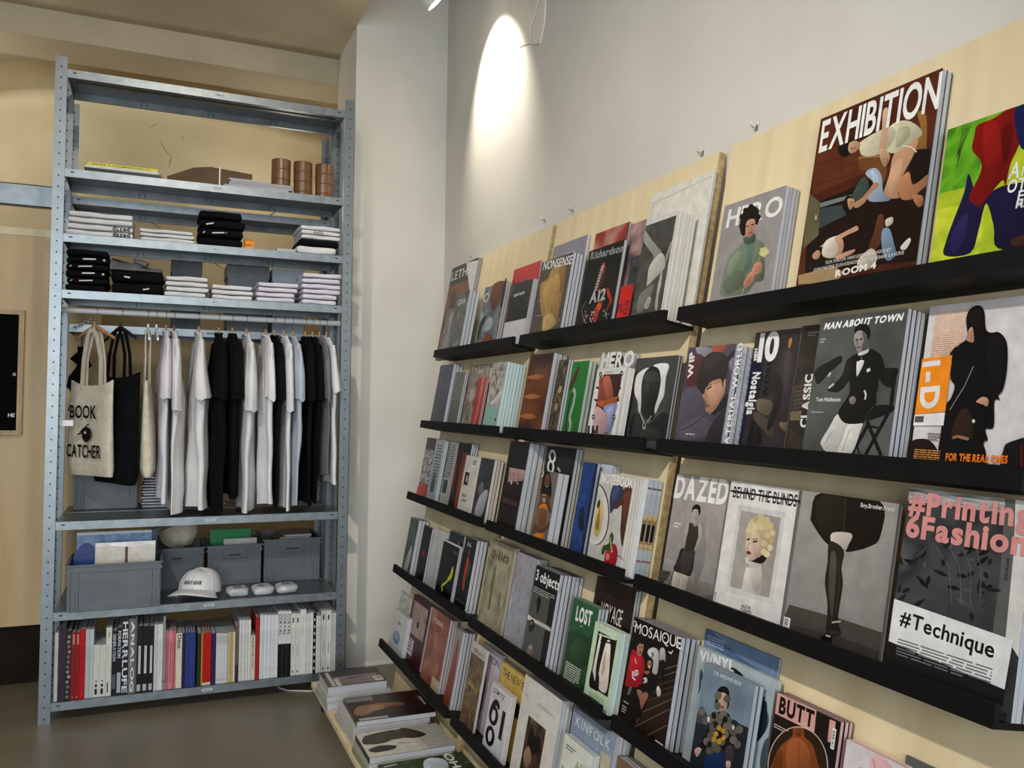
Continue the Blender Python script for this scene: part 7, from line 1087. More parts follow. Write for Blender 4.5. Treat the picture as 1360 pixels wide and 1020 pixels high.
SH = [(221, 668, 'lilac_cotton', -.16, 'greyish white T-shirt hanging beside the canvas totes', None), (231.7, 682, W, -.06, 'white T-shirt with a sketchy black print on a reddish hanger', sketch), (264.4, 678, W, .12, 'white T-shirt with wide sleeve, next to the black ones', None),
      (291, 688, 'black_cotton', .02, 'long black T-shirt with a white mark on the chest', lambda A: A.l([(.3, .8), (.2, .66), (.35, .55)], .05, 'c8c8c8')), (309, 662, 'black_cotton', .05, 'thick black sweatshirt on the rail between black and white shirts', None), (327.8, 690, W, .12, 'long white T-shirt next to the thick black sweatshirt', None),
      (353.4, 672, W, -.02, 'narrow white T-shirt between a white and a black one', None), (365, 674, 'black_cotton', .02, 'narrow black T-shirt squeezed between two white ones', None), (377.5, 690, W, .10, 'white T-shirt with a broad drooping sleeve', None), (389, 672, 'blue_cotton', .10, 'pale blue grey T-shirt behind the broad sleeved white one', None),
      (406, 672, 'black_cotton', -.14, 'black T-shirt with a small white chest mark', lambda A: (A.l([(.3, .9), (.5, .8)], .05, 'd0d0d0'), A.l([(.35, .4), (.3, .1)], .05, 'd0d0d0'))), (415.5, 668, 'black_cotton', .05, 'black T-shirt next to the last grey one', None), (424.5, 632, 'grey_cotton', .03, 'grey T-shirt almost hidden beside the last white one', None), (433.5, 644, W, .16, 'short white T-shirt at the pier-side post end of the rail', None)]
US = [r_[0] for r_ in SH]
for k, (u, v, mt, rz, lab, mk) in enumerate(SH):
    x = hx(u); rz = .05; gl = x-hx(US[k-1]) if k else .06; gr = hx(US[k+1])-x if k < len(SH)-1 else .07; lim = (min(.055, gl*.5-.0012), min(.055, gr*.5-.0012)); th = {309: 1.5, 377.5: 1.1, 291: 1.05}.get(u, .82 if mt != W else .9)
    tshirt(x, min(zlen(u, v), ZR-.075-BZ[4]-.020), mt, rz, lab, 40+k, lim=lim, sl=.29 if u in (231.7, 327.8, 377.5) else (.20 if u == 433.5 else .24), mark=mk, thick=th)
    hanger(x, rz, 'redwood' if u == 231.7 else 'wood', .11, 'wooden hanger holding the '+lab.split(',')[0].split(' with')[0].split(' on the')[0].split(' next')[0].split(' between')[0].split(' hanging')[0].split(' behind')[0].split(' squeezed')[0].split(' almost')[0].split(' at the')[0]+' at hook %s' % ['one', 'two', 'three', 'four', 'five', 'six', 'seven', 'eight', 'nine', 'ten', 'eleven', 'twelve', 'thirteen', 'fourteen'][k]+' after the totes', 'wooden hangers', .40, -.086)
# tote bags
def tote(x, rz, mat, drop, h, w, label, seed, art=None, fat=.03, twist=0., hm='wood', hl='', double=False):
    hanger(x, rz, hm, .14, hl)
    if double: hanger(x+.034, rz, hm, .14, hl.replace('first', 'second'))
    t = thing('tote_bag', label, 'bag', Tm(x, YR, ZR-.075) @ Matrix.Rotation(rz, 4, 'Z')); r = random.Random(seed); ph = r.uniform(0, 6); rows = []
    for i in range(15):
        q = i/14; z = -drop-q*h; row = []
        for k in range(32):
            a = 2*math.pi*k/32; y = w*.5*math.copysign(abs(math.cos(a))**.5, math.cos(a))*(1-.05*q); tk = fat*(.5+.8*math.sin(min(q*1.6, 1.5)))*(1 if q < .96 else .6)
            xx = tk*math.copysign(abs(math.sin(a))**.8, math.sin(a))+.008*math.sin(y*18+ph+q*2)+twist*y*(1-q)*2.2*y*8; row.append((xx, y, z+(.012*math.cos(a*2) if q == 0 else 0)))
        rows.append(row)
    mb = MB(); mb.grid(rows, closed=True); mb.cap(rows[-1]); mb.build('bag', M[mat], t, smooth=True)
    for s in (-1, 1):
        mb = MB(); pts = [(s*fat*.4, -w*.22, -drop-.03), (s*fat*.3, -w*.2, -drop*.55), (s*.010, -w*.10, -drop*.12), (s*.010, 0, .006), (s*.010, w*.10, -drop*.12), (s*fat*.3, w*.2, -drop*.55), (s*fat*.4, w*.22, -drop-.03)]; rows = []
        for i, p in enumerate(pts): rows.append([(p[0]-s*.001, p[1]-.012, p[2]), (p[0]-s*.001, p[1]+.012, p[2]), (p[0]+s*.002, p[1]+.012, p[2]), (p[0]+s*.002, p[1]-.012, p[2])])
        mb.grid(rows, closed=True); mb.build('handle', M[mat], t)
    if art:
        A = Art(w, h, 0, .0003); art(A); o = A.build('print', t, M['inkcloth']); o.matrix_local = Matrix.Translation((-fat*1.22-.010, w*.5, -drop-h)) @ Matrix.Rotation(-math.pi/2, 4, 'Z')
    return t
def bookart(A):
    A.t('BOOK', .16, .62, .13, '101010', .62); A.t('CATCHER', .10, .20, .13, '101010', .80); A.l([(.4, .46), (.62, .56)], .02, '151515'); A.e(.56, .47, .12, .055, '151515', 14); A.s([(.46, .42), (.56, .36), (.68, .42), (.62, .45), (.52, .44)], '151515'); A.e(.54, .465, .03, .015, 'c9c0ab', 8); A.l([(.36, .44), (.48, .46)], .02, '151515')
tote(hx(126), .62, 'canvas', .235, .40, .31, 'cream canvas tote with black lettering and a cartoonish sketch', 1, bookart, .022, hl='wooden hanger holding the lettered cream tote')
tote(hx(160), .50, 'black_cotton', .20, .47, .34, 'black cotton tote between two cream totes', 2, None, .035, hm='black', hl='black hanger holding the black tote')
tote(hx(197), .05, 'canvas', .235, .40, .32, 'plain cream canvas tote with open top', 3, None, .026, 0, hm='whitepaint', hl='first white hanger holding the plain cream tote', double=True)
# dark plant-like fabric and white tag at the screen-side post
p = on_y(108, 484, .075); t = thing('black_pouch', 'black ruffled fabric pouch hanging beside the screen-side post', 'pouch', Tm(p.x, .075, p.z)); mb = MB()
for i in range(9): mb.tube([(R_.uniform(-.03, .03), R_.uniform(-.02, .02), .06-.035*i+.02), (R_.uniform(-.04, .04), R_.uniform(-.02, .02), .03-.035*i)], [.03, .022], 10)
mb.build('ruffle', M['black_cotton'], t, smooth=True); MB().tube([(0, 0, .08), (0, 0, .11), (0, 0, R2Z-.0345-p.z)], .003, 6).build('cord', M['black'], t)
p = on_y(100, 562, YF+.06); MB().box(XL+PW, XL+PW+.05, YF+.06, YF+.064, p.z-.012, p.z+.012)
o = MB().box(0, .05, 0, .003, -.012, .012).build('shelf_clip', M['whitepaint']); tag(o, 'white plastic clip on the inside of the screen-side post', 'clip').location = (XL+PW+.0005, YF+.06, p.z)
# chain at the rail end
mb = MB(); pa = on_y(97, 436, .0); pb_ = on_y(124, 424, .0)
for i in range(7):
    c0 = pa.lerp(pb_, (i+.5)/7); d = (pb_-pa).normalized(); e = Vector((0, 1, 0)) if i % 2 else d.cross(Vector((0, 1, 0)))
    mb.tube([c0+d*.012*math.cos(a)+e*.006*math.sin(a) for a in [2*math.pi*k/12 for k in range(13)]], .0018, 5, caps=False)
tag(mb.build('chain', M['chrome'], smooth=True), 'short metal chain behind the rail end by the plywood', 'chain')
# ------------------------------------------------------------------ crates
def crate(x0, yy, z, w, d, h, label, handle=True):
    t = thing('plastic_crate', label, 'crate', Tm(x0, yy, z)); th = .004; k = .010
    mb = MB()
    for (a0, a1, b0, b1) in ((0, w, 0, th), (0, w, d-th, d), (0, th, th, d-th), (w-th, w, th, d-th)):
        x_, y_ = (a0, b0); mb.box(a0+k*(a0 == 0)*0, a1, b0, b1, .004, h-.03)
    mb.box(.006, w-.006, .006, d-.006, 0, .006); mb.build('body', M['crate'], t)
    mb = MB()
    for (a0, a1, b0, b1) in ((-.005, w+.005, -.005, .004), (-.005, w+.005, d-.004, d+.005), (-.005, .004, .004, d-.004), (w-.004, w+.005, .004, d-.004)): mb.box(a0, a1, b0, b1, h-.030, h-.020); mb.box(a0-(.003 if a0 < 0 else 0), a1+(.003 if a1 > w else 0), b0-(.003 if b0 < 0 else 0), b1+(.003 if b1 > d else 0), h-.006, h); mb.box(max(a0, -.001), min(a1, w+.001), max(b0, -.001), min(b1, d+.001), h-.020, h-.006)
    mb.build('rim', M['crate'], t)
    for x in (.004, .034, w-.042, w-.012):
        MB().box(x, x+.008, -.007, .0, .006, h-.030).build('rib', M['crate'], t)
    for x in (.018, w-.030):
        MB().box(x, x+.012, -.005, .0, .02, h*.42).build('label_rib', M['crate'], t)
    if handle:
        hx0, hx1 = w*.27, w*.73; mb = MB(); mb.box(hx0, hx1, -.009, 0, h-.074, h-.067); mb.box(hx0, hx0+.006, -.009, 0, h-.067, h-.030); mb.box(hx1-.006, hx1, -.009, 0, h-.067, h-.030); mb.build('handle_frame', M['crate'], t); MB().box(hx0+.03, hx1-.03, -.0015, 0, h-.052, h-.046).build('handle_slot', M['ink'], t)
    return t
def cpx(xa, xb, ytop, z, yy, d, label, handle=True, yb=780):
    x0, x1 = on_y(xa, yb, yy).x, on_y(xb, yb, yy).x; h = on_y((xa+xb)/2, ytop, yy).z-z; return crate(x0, yy, z, x1-x0, d, h, label, handle), x0, x1, z+h
z5 = BZ[5]+.001; z4 = BZ[4]+.001; YC = YF-.03
C1 = cpx(88.5, 213, 748, z5, YC, .29, 'grey plastic crate at the shelf front holding a blue sleeve', False, 790)
C2 = cpx(199, 269, 728, z5, Y2-.01, .29, 'grey plastic crate behind the white cap')
C3 = cpx(275, 346, 723.5, z5, Y2-.01, .29, 'grey plastic crate holding a green folder')
C4 = cpx(350, 424, 715, z5, Y2-.01, .29, 'grey plastic crate holding loose papers beside the pier-side post')
C0 = cpx(97, 182, 622, z4, Y2+.075, .24, 'grey plastic crate standing under the tote bags', True, 680)
def sheet(P, th, label, art, mat='print', name='folder', cat='folder', cov='ffffff'):
    """upright thin rectangle: P = (x0, x1, y, z0, z1, lean)"""
    x0, x1, yy, z0_, z1_, lean = P
    return make_mag(Matrix.Translation((x0, yy, z0_)) @ Matrix.Rotation(lean, 4, 'X'), x1-x0, z1_-z0_, th, art, cov, label, cat, name=name)
def pxz(u, v, yy): return on_y(u, v, yy).z
ye = YC+.15
sheet((on_y(101, 745, ye).x, on_y(208, 745, ye).x, ye, z5+.01, pxz(150, 706, ye), -.06), .006, 'blue printed magazine in a clear sleeve inside the front crate', lambda A: (A.bg('2a4a86', '5a80b8'), A.n(0, .3, 1, 1, ['3a5a92', '8aa4c6', '5478ac', 'b8c8da'], 4, 6, stretch=2), A.e(.12, .55, .16, .3, '1c3a78', 18), A.r(.0, .96, .92, 1, 'c8d2de'), A.r(.93, .5, 1, 1, '1a2a5a')), name='magazine', cat='magazine', cov='2a4a86')
ye = YC+.09
sheet((on_y(126, 745, ye).x, on_y(206, 745, ye).x, ye, z5+.01, pxz(165, 720, ye), -.05), .005, 'cream envelope in a clear sleeve inside the front crate', lambda A: (A.bg('c4bdae', 'd2ccc0'), A.r(.49, 0, .54, .92, '5a3c28'), A.r(0, .94, 1, 1, 'e6e4e0'), A.s([(.2, .97), (.6, .99), (.9, .93), (.5, .92)], 'eceae8')), name='envelope', cat='envelope', cov='c4bdae')
ye = Y2+.12
sheet((on_y(279, 720, ye).x, on_y(333, 720, ye).x, ye, z5+.01, pxz(305, 703, ye), -.05), .008, 'bright green folder standing in a grey crate', lambda A: A.bg('0e7a3a', '118844'), cov='0e7a3a')
ye = Y2+.06
sheet((on_y(297, 720, ye).x, on_y(341, 720, ye).x, ye, z5+.01, pxz(320, 715, ye), -.04), .006, 'white card standing in front of the green folder', lambda A: A.bg('cfccc4'), name='card', cat='card', cov='cfccc4')
for k, (a, b_, c) in enumerate(((366, 418, '6e6a60'), (372, 412, '8a857a'), (378, 414, 'a09a8c'))):
    zz_ = C4[3]-.02+.012*k; flat(a, b_, Y2+.02, zz_, .010, .2, c, ['loose brown', 'loose grey', 'loose tan'][k]+' booklet lying on top of the crate by the pier-side post', name='booklet', cat='booklet', ypx=710)
# pale plastic sheets stacked behind the shirts
x0, x1 = on_y(189, 650, Y2+.075).x, on_y(300, 650, Y2+.075).x
for k in range(13):
    w = x1-x0-R_.uniform(0, .02); t = thing('mailer_bag', 'pale grey mailing bag, %s layer of the pile beside the grey crate' % ['bottom', 'second', 'third', 'fourth', 'fifth', 'sixth', 'seventh', 'eighth', 'ninth', 'tenth', 'eleventh', 'twelfth', 'top'][k], 'mailing bag', Tm(x0+R_.uniform(-.006, .006), Y2+.075+R_.uniform(0, .01), z4+k*.0135), 'pile of mailing bags')
    slab(w, .24, .0115, 80+k, wav=.003).build('sleeve', M['plasticbag'], t, smooth=True)
o = thing('booklet_pile', 'stack of grey cards behind the shirts by the pier-side post', 'booklet', Tm(on_y(398, 670, Y2+.08).x, Y2+.08, z4)); MB().box(0, .09, 0, .2, 0, .10).build('cards', M['pages'], o); MB().box(-.002, .092, -.001, .202, .10, .103).build('top_card', M['crate'], o)
# ------------------------------------------------------------------ caps and small packs
def cap(mw, label, mat='canvas', text=None, sc=1.):
    t = thing('baseball_cap', label, 'cap', mw @ Matrix.Scale(sc, 4)); R0 = .09; rows = []
    for i in range(10):
        ph = i/9*math.pi/2*.98; rows.append([((R0*math.cos(ph)**.75)*math.cos(a)*(1+.012*math.cos(6*a)), (R0*1.12*math.cos(ph)**.75)*math.sin(a)*(1+.012*math.cos(6*a)), .102*math.sin(ph)**.85+.004*math.sin(3*a+1)*math.sin(ph)) for a in [2*math.pi*k/36 for k in range(36)]])
    mb = MB(); mb.grid(rows, closed=True); mb.cap(rows[-1]); mb.build('crown', M[mat], t, smooth=True)
    mb = MB(); rows = []
    for s in (0, 1):
        for i in range(6):
            u = i/5 if s == 0 else 1-i/5; row = []
            for k in range(17):
                a = math.radians(-160+140*k/16); rr = R0*1.03+u*.075*math.sin(math.radians(180*k/16))**.6; row.append((rr*math.cos(a), rr*math.sin(a)*1.1, .016-.012*u*u-.034*(abs(math.cos(a))**1.6)*(.35+.65*u)+(0 if s == 0 else .004)))
            rows.append(row)
    mb.grid(rows); mb.build('brim', M[mat], t, smooth=True)
    for k6 in range(6):
        a6 = math.pi/6+k6*math.pi/3; mb = MB(); mb.tube([((R0*math.cos(p6)**.75)*math.cos(a6)*1.004, (R0*1.12*math.cos(p6)**.75)*math.sin(a6)*1.004, .102*math.sin(p6)**.85+.004*math.sin(3*a6+1)*math.sin(p6)) for p6 in [i6/9*1.5 for i6 in range(10)]], .0016, 5); mb.build('seam', M[mat], t, smooth=True)
    mb = MB(); mb.tube([(0, 0, .100), (0, 0, .107)], .007, 10); mb.build('button', M[mat], t, smooth=True)
    if text:
        A = Art(.075, .018, 0, .0002); A.t(text, 0, .1, .75, '0c0c0e', 1.0, shear=.15); mb2 = A.mb; V = []
        for (x, y, z) in mb2.v:
            th = (x-.0375)/R0; zz_ = .040+z; rad = R0*1.09*(1-(zz_/.104)**2.2)**.42*1.01+.004; V.append((rad*math.sin(th), -rad*1.06*math.cos(th)-y*.3, zz_))
        mb2.v = V; A.build('embroidery', t, M['inkcloth'])
    return t
pc = on_y(266, 788, YF+.10); cap(Tm(pc.x, YF+.12, z5+.022) @ Matrix.Rotation(-.42, 4, 'Z') @ Matrix.Rotation(-.10, 4, 'X'), 'white baseball cap with black lettering on the crate shelf', 'white_cotton', 'BIGHT EDGE', .98)
pc = on_y(236, 722, Y2+.02); cap(Matrix.Translation((pc.x, Y2+.125, C2[3]+.080)) @ Matrix.Rotation(.9, 4, 'Z') @ Matrix.Rotation(2.75, 4, 'X'), 'upturned cream cap resting on the rim of a grey crate', 'canvas', None, .95)
for k, (u, v) in enumerate(((317, 785), (350, 782), (381, 778))):
    p = on_y(u, v, YF+.09); t = thing('sock_pack', 'small clear wrapped pack with black print, '+['next to the white cap', 'between two other packs', 'furthest from the white cap'][k], 'packet', Tm(p.x-.045, YF+.03, z5) @ Matrix.Rotation(.1, 4, 'Z')); slab(.09, .10, .036, 60+k, rnd=.017, wav=.006).build('wrap', M['plasticbag'], t, smooth=True)
    A = Art(.05, .05, 0, .0002); A.e(.5, .5, .4, .3, '3a3c3e', 10); A.e(.45, .55, .15, .12, 'b8baba', 8); o = A.build('print', t); o.matrix_local = Matrix.Translation((.02, .03, .0372)) @ Matrix.Rotation(-math.pi/2, 4, 'X')
# ------------------------------------------------------------------ spines on the lowest shelf
YB = YF+.014; z6 = BZ[6]+.001
def book(ua, ub, top, col, label, art=None, group=None, dep=.215, name='magazine', cat='magazine', shade='pages'):
    x0, x1 = on_y(ua, 925, YB).x+.0004, on_y(ub, 925, YB).x-.0004; h = on_y((ua+ub)/2, top, YB).z-z6; w = x1-x0
    t = thing(name, label, cat, Tm(x0, YB+R_.uniform(0, .003), z6), group); c = lin(col); mb = MB(); e = min(.0012, w*.2)
    mb.box(0, w, 0, e, 0, h, c); mb.box(0, e, e, dep, 0, h, c); mb.box(w-e, w, e, dep, 0, h, c); mb.build('cover', M['print'], t, color=True); MB().box(e, w-e, e, dep-.002, .001, h-.002).build('page_block', M[shade], t)
    if art: A = Art(w, h, 0, .00008); art(A); A.build('spine_print', t)
    return t
def vt(s, x, y, cap_, ln, c, st='b', extra=None):
    """title running down the spine: cap_ = cap height as fraction of spine width, ln = length as fraction of height"""
    def f(A):
        if extra: extra(A)
        A.t(s, x, y, cap_*A.w/A.h, c, ln*A.h/A.w, st=st, rot=-90)
    return f
def mk(rects):
    def f(A):
        for r in rects: A.r(*r)
    return f
B_ = book
B_(70.9, 75.6, 840.7, 'c2c2be', 'greyish white spine nearest the screen-side post on the bottom shelf')
B_(75.6, 77.2, 827, '5a4032', 'thin brown spine between the greyish white and the purple one')
B_(77.2, 86, 831, '2e2436', 'dark purple spine on the bottom shelf')
def beads(A):
    rr = random.Random(3)
    for i in range(13): A.e(.5+rr.uniform(-.15, .15), .05+.072*i, .34, .024, rr.choice(['a89c88', 'c2b6a4', '8a7c68']), 8); A.e(.5, .05+.072*i, .14, .01, '1a1512', 6)
B_(86, 93, 838, '1a1512', 'black spine with beige beaded pattern', beads)
B_(93, 98.7, 840, '86101a', 'dark red spine next to the beaded pattern one', mk([(.3, .82, .8, .97, 'c07a70'), (.4, .03, .6, .05, 'd0a0a0')]), 'dark red spines'); B_(98.7, 104.2, 840, '8c1018', 'dark red spine next to the bright red one', mk([(.3, .82, .8, .97, 'c07a70'), (.4, .03, .6, .05, 'd0a0a0')]), 'dark red spines')
B_(104.2, 112, 835.8, 'b00c1a', 'bright red spine, thickest of the reds')
B_(112, 117.5, 836, 'b2babe', 'bluish white spine touching the bright red one'); B_(117.5, 123, 836, 'b8c0c2', 'bluish white spine touching a short white one')
bw = mk([(.25, .05, .7, .16, '151515'), (.3, .19, .68, .25, '151515'), (.35, .29, .7, .315, '2a2a2a')])
B_(123, 131, 856.8, 'd2d0c8', 'short white spine with black blocks', bw, 'short white spines'); B_(131, 139, 856.8, 'd2d0c8', 'short white spine with black blocks', bw, 'short white spines')
B_(139, 147, 833.7, 'd0cec6', 'tall white spine beside two short white ones', mk([(.3, .05, .5, .2, '1a1a1a'), (.4, .86, .55, .93, '6a6a68')]))
B_(147, 154, 838, '16171c', 'black spine with white lettering, narrower of two', vt('GENERATION', .2, .95, .55, .42, 'b8bcc4', extra=lambda A: A.r(.1, .1, .8, .32, '55585e')))
B_(154, 160.5, 834, '14151a', 'black spine with white lettering next to the huge lettered one', vt('FORMATION', .12, .95, .62, .40, 'd0d4da', extra=lambda A: A.r(.05, .03, .85, .33, 'a8acb2')))
def bigl(A):
    A.t('HERRLUFE', .08, .96, .78*A.w/A.h, 'd8d8d8', .94*A.h/A.w, st='b', rot=-90)
B_(160.5, 169, 822, '1b1d24', 'tall black spine with huge broken white letters', bigl)
B_(169, 178, 822.5, '6e706e', 'tall grey spine with large white letters', lambda A: A.t('ANALOG', .35, .97, .5*A.w/A.h, 'dededa', .95*A.h/A.w, st='b', rot=-90))
B_(178, 180.3, 819, '5a5c58', 'very thin grey spine beside three black ones')
bl = mk([(.28, .28, .68, .70, 'd8d8d6'), (.1, .02, .72, .12, 'b0b0b0'), (.4, .3, .5, .68, '8a8a8a')])
for a, b_ in ((180.3, 188), (188, 196), (196, 203)): B_(a, b_, 831.6, '0d0d0e', 'black spine with a white title strip', bl, 'black spines with white strips')
B_(203, 207.7, 829.5, 'c2c2c2', 'thin pale grey spine beside the black striped ones'); B_(207.7, 214.6, 829.5, 'd4d4d2', 'white spine beside the tallest grey one', mk([(.45, .2, .55, .8, 'b0b0ae')])); B_(214.6, 218.2, 819, '8a8c8c', 'tallest thin grey spine beside the pinks', mk([(.2, .1, .9, .12, '303030')]))
for a, b_, c in ((218.2, 222.3, 'b56470'), (222.3, 228, 'd07e88'), (228, 232.2, 'bb6672')): B_(a, b_, 838, c, {'b56470': 'dusty pink spine touching the tallest grey one', 'd07e88': 'light pink spine between two dusty pinks', 'bb6672': 'dusty pink spine touching the cream one'}[c], mk([(.4, .1, .6, .8, '9a4a58')]))
B_(232.2, 240.4, 841.4, 'd6cfbc', 'cream spine with bold black title', vt('Dino', .25, .975, .62, .25, '141414'))
B_(240.4, 244.4, 841, '1a1e38', 'thin navy spine touching the cream one')
for i in range(4): B_(244.6+3.4*i, 248+3.4*i, 840, ['2c3c7c', '2a3a78', '2e3f80', '293a76'][i], 'royal blue spine of a run of four', None, 'royal blue spines')
B_(260.5, 266, 841.5, '1c2e24', 'dark green spine on the bottom shelf'); B_(266, 268, 841, 'c98a24', 'thin orange spine beside the reds')
for i in range(3): B_(268+3.6*i, 271.6+3.6*i, 841, 'b8140e', 'red spine with a pale foot', mk([(.0, .0, 1, .05, 'd2cab8')]), 'red spines with pale foot')
B_(279, 285.3, 841.5, '2e1c48', 'violet spine between red and white ones')
for i in range(5): B_(285.6+3.0*i, 288.6+3.0*i, 841.5, 'cfcfd2', 'slim white spine with grey lettering', mk([(.35, .8, .65, .95, '8a8a90'), (.35, .05, .65, .12, '9a8a90')]), 'slim white spines with grey lettering')
B_(300.8, 304.6, 840, 'c2ac80', 'tan spine touching the slim whites'); B_(304.6, 308, 840, 'b89f72', 'tan spine touching a cream one'); B_(308, 311, 840, 'd4ccb8', 'cream spine between tan and grey brown'); B_(311, 315.4, 831, '6a5450', 'grey brown spine beside tall whites', mk([(.2, 0, 1, .3, '3a1a24')]))
for i in range(4): B_(315.8+3.95*i, 319.7+3.95*i, 823.8, ['c9c9c6', 'd2d2ce', 'cdcdca', 'd4d4d0'][i], 'tall white spine standing before the cream text one', None, 'tall whites before the cream text spine')
B_(331.6, 337.6, 844, 'cfc8b4', 'short cream spine with small black lettering', vt('INTERVIEW AND A STORY', .3, .96, .4, .7, '3a362e'))
B_(337.8, 342.6, 819.4, 'a81c1c', 'tall red spine among the whites')
for i in range(5): B_(343.4+4.84*i, 348.2+4.84*i, 817, ['cad0d4', 'd2d6d8', 'd4d6d6', 'ced4d6', 'd6d8d8'][i], 'plain bluish white spine of a run of five', None, 'five plain bluish white spines')
for i in range(3): B_(367.7+5.8*i, 373.4+5.8*i, 812, 'd4d4d0', 'white spine with black lettering and black lower half', vt('COEVAL', .22, .96, .6, .33, '0f0f0f', extra=lambda A: A.r(0, 0, 1, .50, '0f0f10')), 'half black lettered spines')
hd = mk([(.3, .85, .6, .93, '2a2a2a'), (.4, .3, .55, .5, '8a8a86'), (.3, .04, .6, .08, '4a4a48')])
B_(385.2, 391, 815, 'd0d0c6', 'white spine with a small mark beside the half black ones', hd); B_(391, 397, 815, 'cfcfc6', 'white spine with a small mark, second after the half black ones', hd)
B_(397, 405, 810, 'd4d4cc', 'tallest wide white spine near the pier-side post', mk([(.4, .6, .5, .9, 'a8a8a2')])); B_(405, 409.8, 815, 'cacac4', 'white spine after the tallest wide one'); B_(409.8, 414.4, 814, 'd2d2cc', 'white spine touching the black dotted one')
B_(414.4, 418, 814, '121214', 'black spine with a column of white letters', lambda A: [A.r(.25, .06+.115*i, .75, .10+.115*i, 'c8c8c6') for i in range(8)])
for a, b_, c, tp, l in ((418.2, 421, 'cfcfcb', 818, 'thin white spine after the black lettered column'), (421, 424.6, 'c2c2be', 818, 'thin greyish spine after the black lettered column'), (424.8, 431.5, 'bcbcb8', 811, 'greyish white spine with a black mark near the pier-side post'), (431.5, 438.4, 'cfcfcb', 811, 'white spine with a black mark near the pier-side post'), (438.6, 441.6, 'b8b8b2', 814, 'thin grey white spine, second last at the pier-side post'), (441.6, 446, 'c6c6c0', 814, 'white spine, last at the pier-side post')): B_(a, b_, tp, c, l, hd if 'black mark' in l else None)
# ------------------------------------------------------------------ low trolley with piles of magazines
PX0, PX1, PY0, PY1, PZ = -.735, -.445, -2.4, -.46, .10
t = thing('low_trolley', 'low plywood trolley on black castors carrying magazine piles', 'trolley', Tm(PX0, PY0, 0)); MB().box(0, PX1-PX0, 0, PY1-PY0, PZ-.02, PZ).build('deck', M['ply'], t)
for x in (.03, PX1-PX0-.05):
    for y in (.06, 1.0, PY1-PY0-.09):
        w_ = MB(); w_.tube([(x, y, .03), (x+.018, y, .03)], .03, 16); c = w_.build('castor', M['rubber'], t, smooth=True); MB().box(x-.003, x+.021, y-.018, y+.018, .056, PZ-.02).build('fork', M['zinc'], c)
def pile(items, z0):
    z = z0
    for (x0, x1, y0, y1, th, cov, label, art, rz) in items:
        mw = Matrix.Translation((x0, y0, z)) @ Matrix.Rotation(rz, 4, 'Z') @ Matrix.Rotation(-math.pi/2, 4, 'X')
        make_mag(mw, x1-x0, y1-y0, th, art, cov, label); z += th+.0004
def p_top1(A): A.bg('5a4644', '6a5654'); A.r(0, .62, 1, 1, '241a1a'); A.n(.2, .1, .9, .6, ['6a5858', '8a7876', '786664'], 4, 2); A.s([(.3, .42), (.5, .48), (.7, .5), (.5, .42)], '2c2222'); A.r(.08, .05, .14, .95, 'c9c0b4'); A.r(.16, .02, .24, .5, 'd0c8bc'); A.bar(.82, .1, .97, .4); A.t('VOGUE', .8, .8, .08, '6a4a48', .14)
def p_top2(A):
    A.bg('241612', '1a1210'); A.n(.3, .2, 1, 1, ['1c1210', '3a221a', '2a1814', '4c2c20'], 5, 2); A.r(0, .78, .36, 1, '8a857e', '6a655e'); A.s([(.02, .3), (.1, .55), (.3, .62), (.5, .6), (.7, .52), (.66, .42), (.46, .44), (.3, .32), (.12, .2)], '8a5a40'); A.e(.16, .4, .12, .14, '9a6a4e', 14); A.e(.34, .46, .1, .11, 'a87a5c', 14); A.s([(.04, .62), (.2, .72), (.36, .64), (.2, .6)], '14100e'); A.r(.04, .02, .4, .1, 'b0aca4'); A.t('woman', .96, .35, .05, 'c8c4bc', .3, rot=90)
def p_top3(A):
    A.bg('cbc6b6', 'd2cdbe'); A.r(.62, 0, 1, 1, 'a8a59a'); A.p([(.62, 0), (.7, 0), (.62, 1), (.56, 1)], 'c2bdae'); A.s([(.02, .6), (.1, .86), (.4, .96), (.6, .9), (.68, .72), (.62, .56), (.4, .62), (.3, .5), (.1, .48)], '2c2214'); A.n(.08, .56, .56, .88, ['1c160c', '4a3c24', '2e2414', '6a5a3c'], 6, 4); A.s([(.5, .9), (.6, .98), (.78, .6), (.64, .5), (.5, .6)], '3a2e1c'); A.s([(.04, .3), (.2, .4), (.36, .3), (.3, .18), (.1, .16)], '1f180e'); A.l([(.4, .4), (.55, .34)], .012, '2c2214'); A.l([(.06, .5), (.2, .44), (.3, .46)], .02, 'cbc6b6')
def p_top4(A): A.n(0, 0, 1, 1, ['16200f', '3a4a22', '26321a', '6a7a4a'], 6, 4); A.s([(.45, .5), (.5, .85), (.62, .95), (.75, .8), (.7, .5), (.56, .4)], 'b8c2c6'); A.t('HO', .86, .5, .12, 'e0e0dc', .4, rot=90); A.l([(.05, .9), (.2, .92)], .02, 'd8d8d4')
def p_top5(A): A.bg('1a1210'); A.s([(0, 0), (.0, .6), (.2, .8), (.5, .9), (.66, .5), (.6, 0)], 'c86a1a'); A.s([(.5, .9), (.9, 1), (1, .6), (.66, .5)], 'b88c94'); A.t('V', .9, .4, .2, 'd8d4d0', .1)
T1 = 'the pile nearest the shelving'
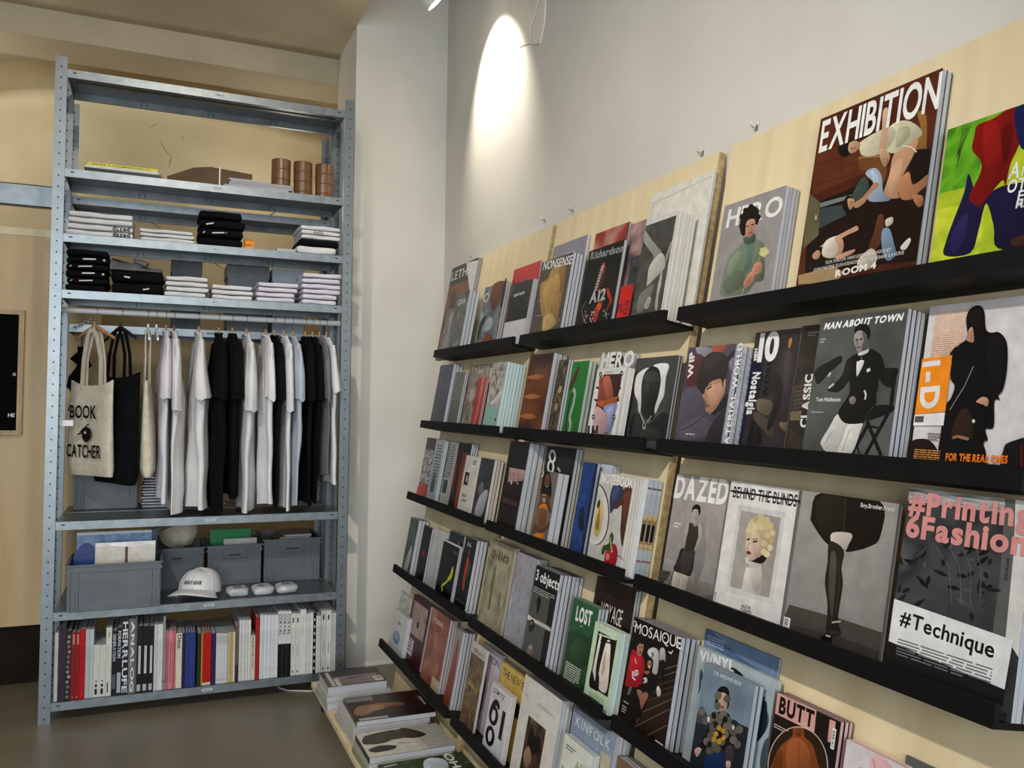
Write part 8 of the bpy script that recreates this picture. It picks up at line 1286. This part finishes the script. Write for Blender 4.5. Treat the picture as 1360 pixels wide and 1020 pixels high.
pile([(-.735, -.46, -.83, -.60, .026, 'b8b6b0', 'thick pale magazine at the bottom of '+T1, None, .02), (-.735, -.47, -.82, -.60, .020, 'c2c0ba', 'pale magazine under the pink photo one in '+T1, None, -.01), (-.727, -.485, -.80, -.605, .034, 'c9c6c0', 'thick magazine with pinkish photo on '+T1, p_top1, 0)], PZ+.001)
T2 = 'the dark figure pile'
pile([(-.715, -.43, -1.20, -.92, .018, 'b0aea8', 'magazine at the bottom of '+T2, None, .03), (-.712, -.43, -1.20, -.93, .018, 'bcbab4', 'magazine second from bottom of '+T2, None, .015), (-.708, -.42, -1.19, -.92, .016, 'c4c2bc', 'magazine second from top of '+T2, None, .01), (-.695, -.395, -1.175, -.915, .018, '2a1a14', 'magazine with bare figures on dark brown lying on the trolley', p_top2, -.02)], PZ+.001)
T3 = 'the engraving pile'
pile([(-.725, -.43, -1.49, -1.26, .020, '8a8a70', 'olive magazine at the bottom of '+T3, None, .02), (-.722, -.43, -1.48, -1.255, .018, 'b4b2a8', 'grey magazine second from bottom of '+T3, None, .01), (-.718, -.42, -1.47, -1.26, .022, '262420', 'cream magazine with a dark engraving lying on the trolley', p_top3, 0)], PZ+.001)
T4 = 'the forest pile'
pile([(-.72, -.43, -1.76, -1.53, .020, 'a8a8a0', 'magazine at the bottom of '+T4, None, .02), (-.715, -.43, -1.74, -1.52, .018, 'b8b8b0', 'magazine second from top of '+T4, None, .0), (-.70, -.41, -1.735, -1.51, .012, '2a3418', 'green forest magazine lying on the trolley', p_top4, 0)], PZ+.001)
pile([(-.72, -.42, -2.02, -1.80, .030, 'b8b6b0', 'thick magazine under the orange and pink one', None, 0), (-.70, -.40, -2.01, -1.79, .028, 'c06a20', 'orange and pink magazine lying on the trolley', p_top5, .02)], PZ+.001)
# white cable on the floor behind the trolley
mb = MB(); pts = [on_z(u, v, .004) for u, v in ((366, 908), (372, 914), (382, 917), (398, 917.5), (412, 918), (424, 916))]+[Vector((-.56, -.12, .004)), Vector((-.5, -.02, .004))]
mb.tube(pts, .0035, 6); tag(mb.build('power_cable', M['cable'], smooth=True), 'thin white cable lying on the floor under the shelving', 'cable')
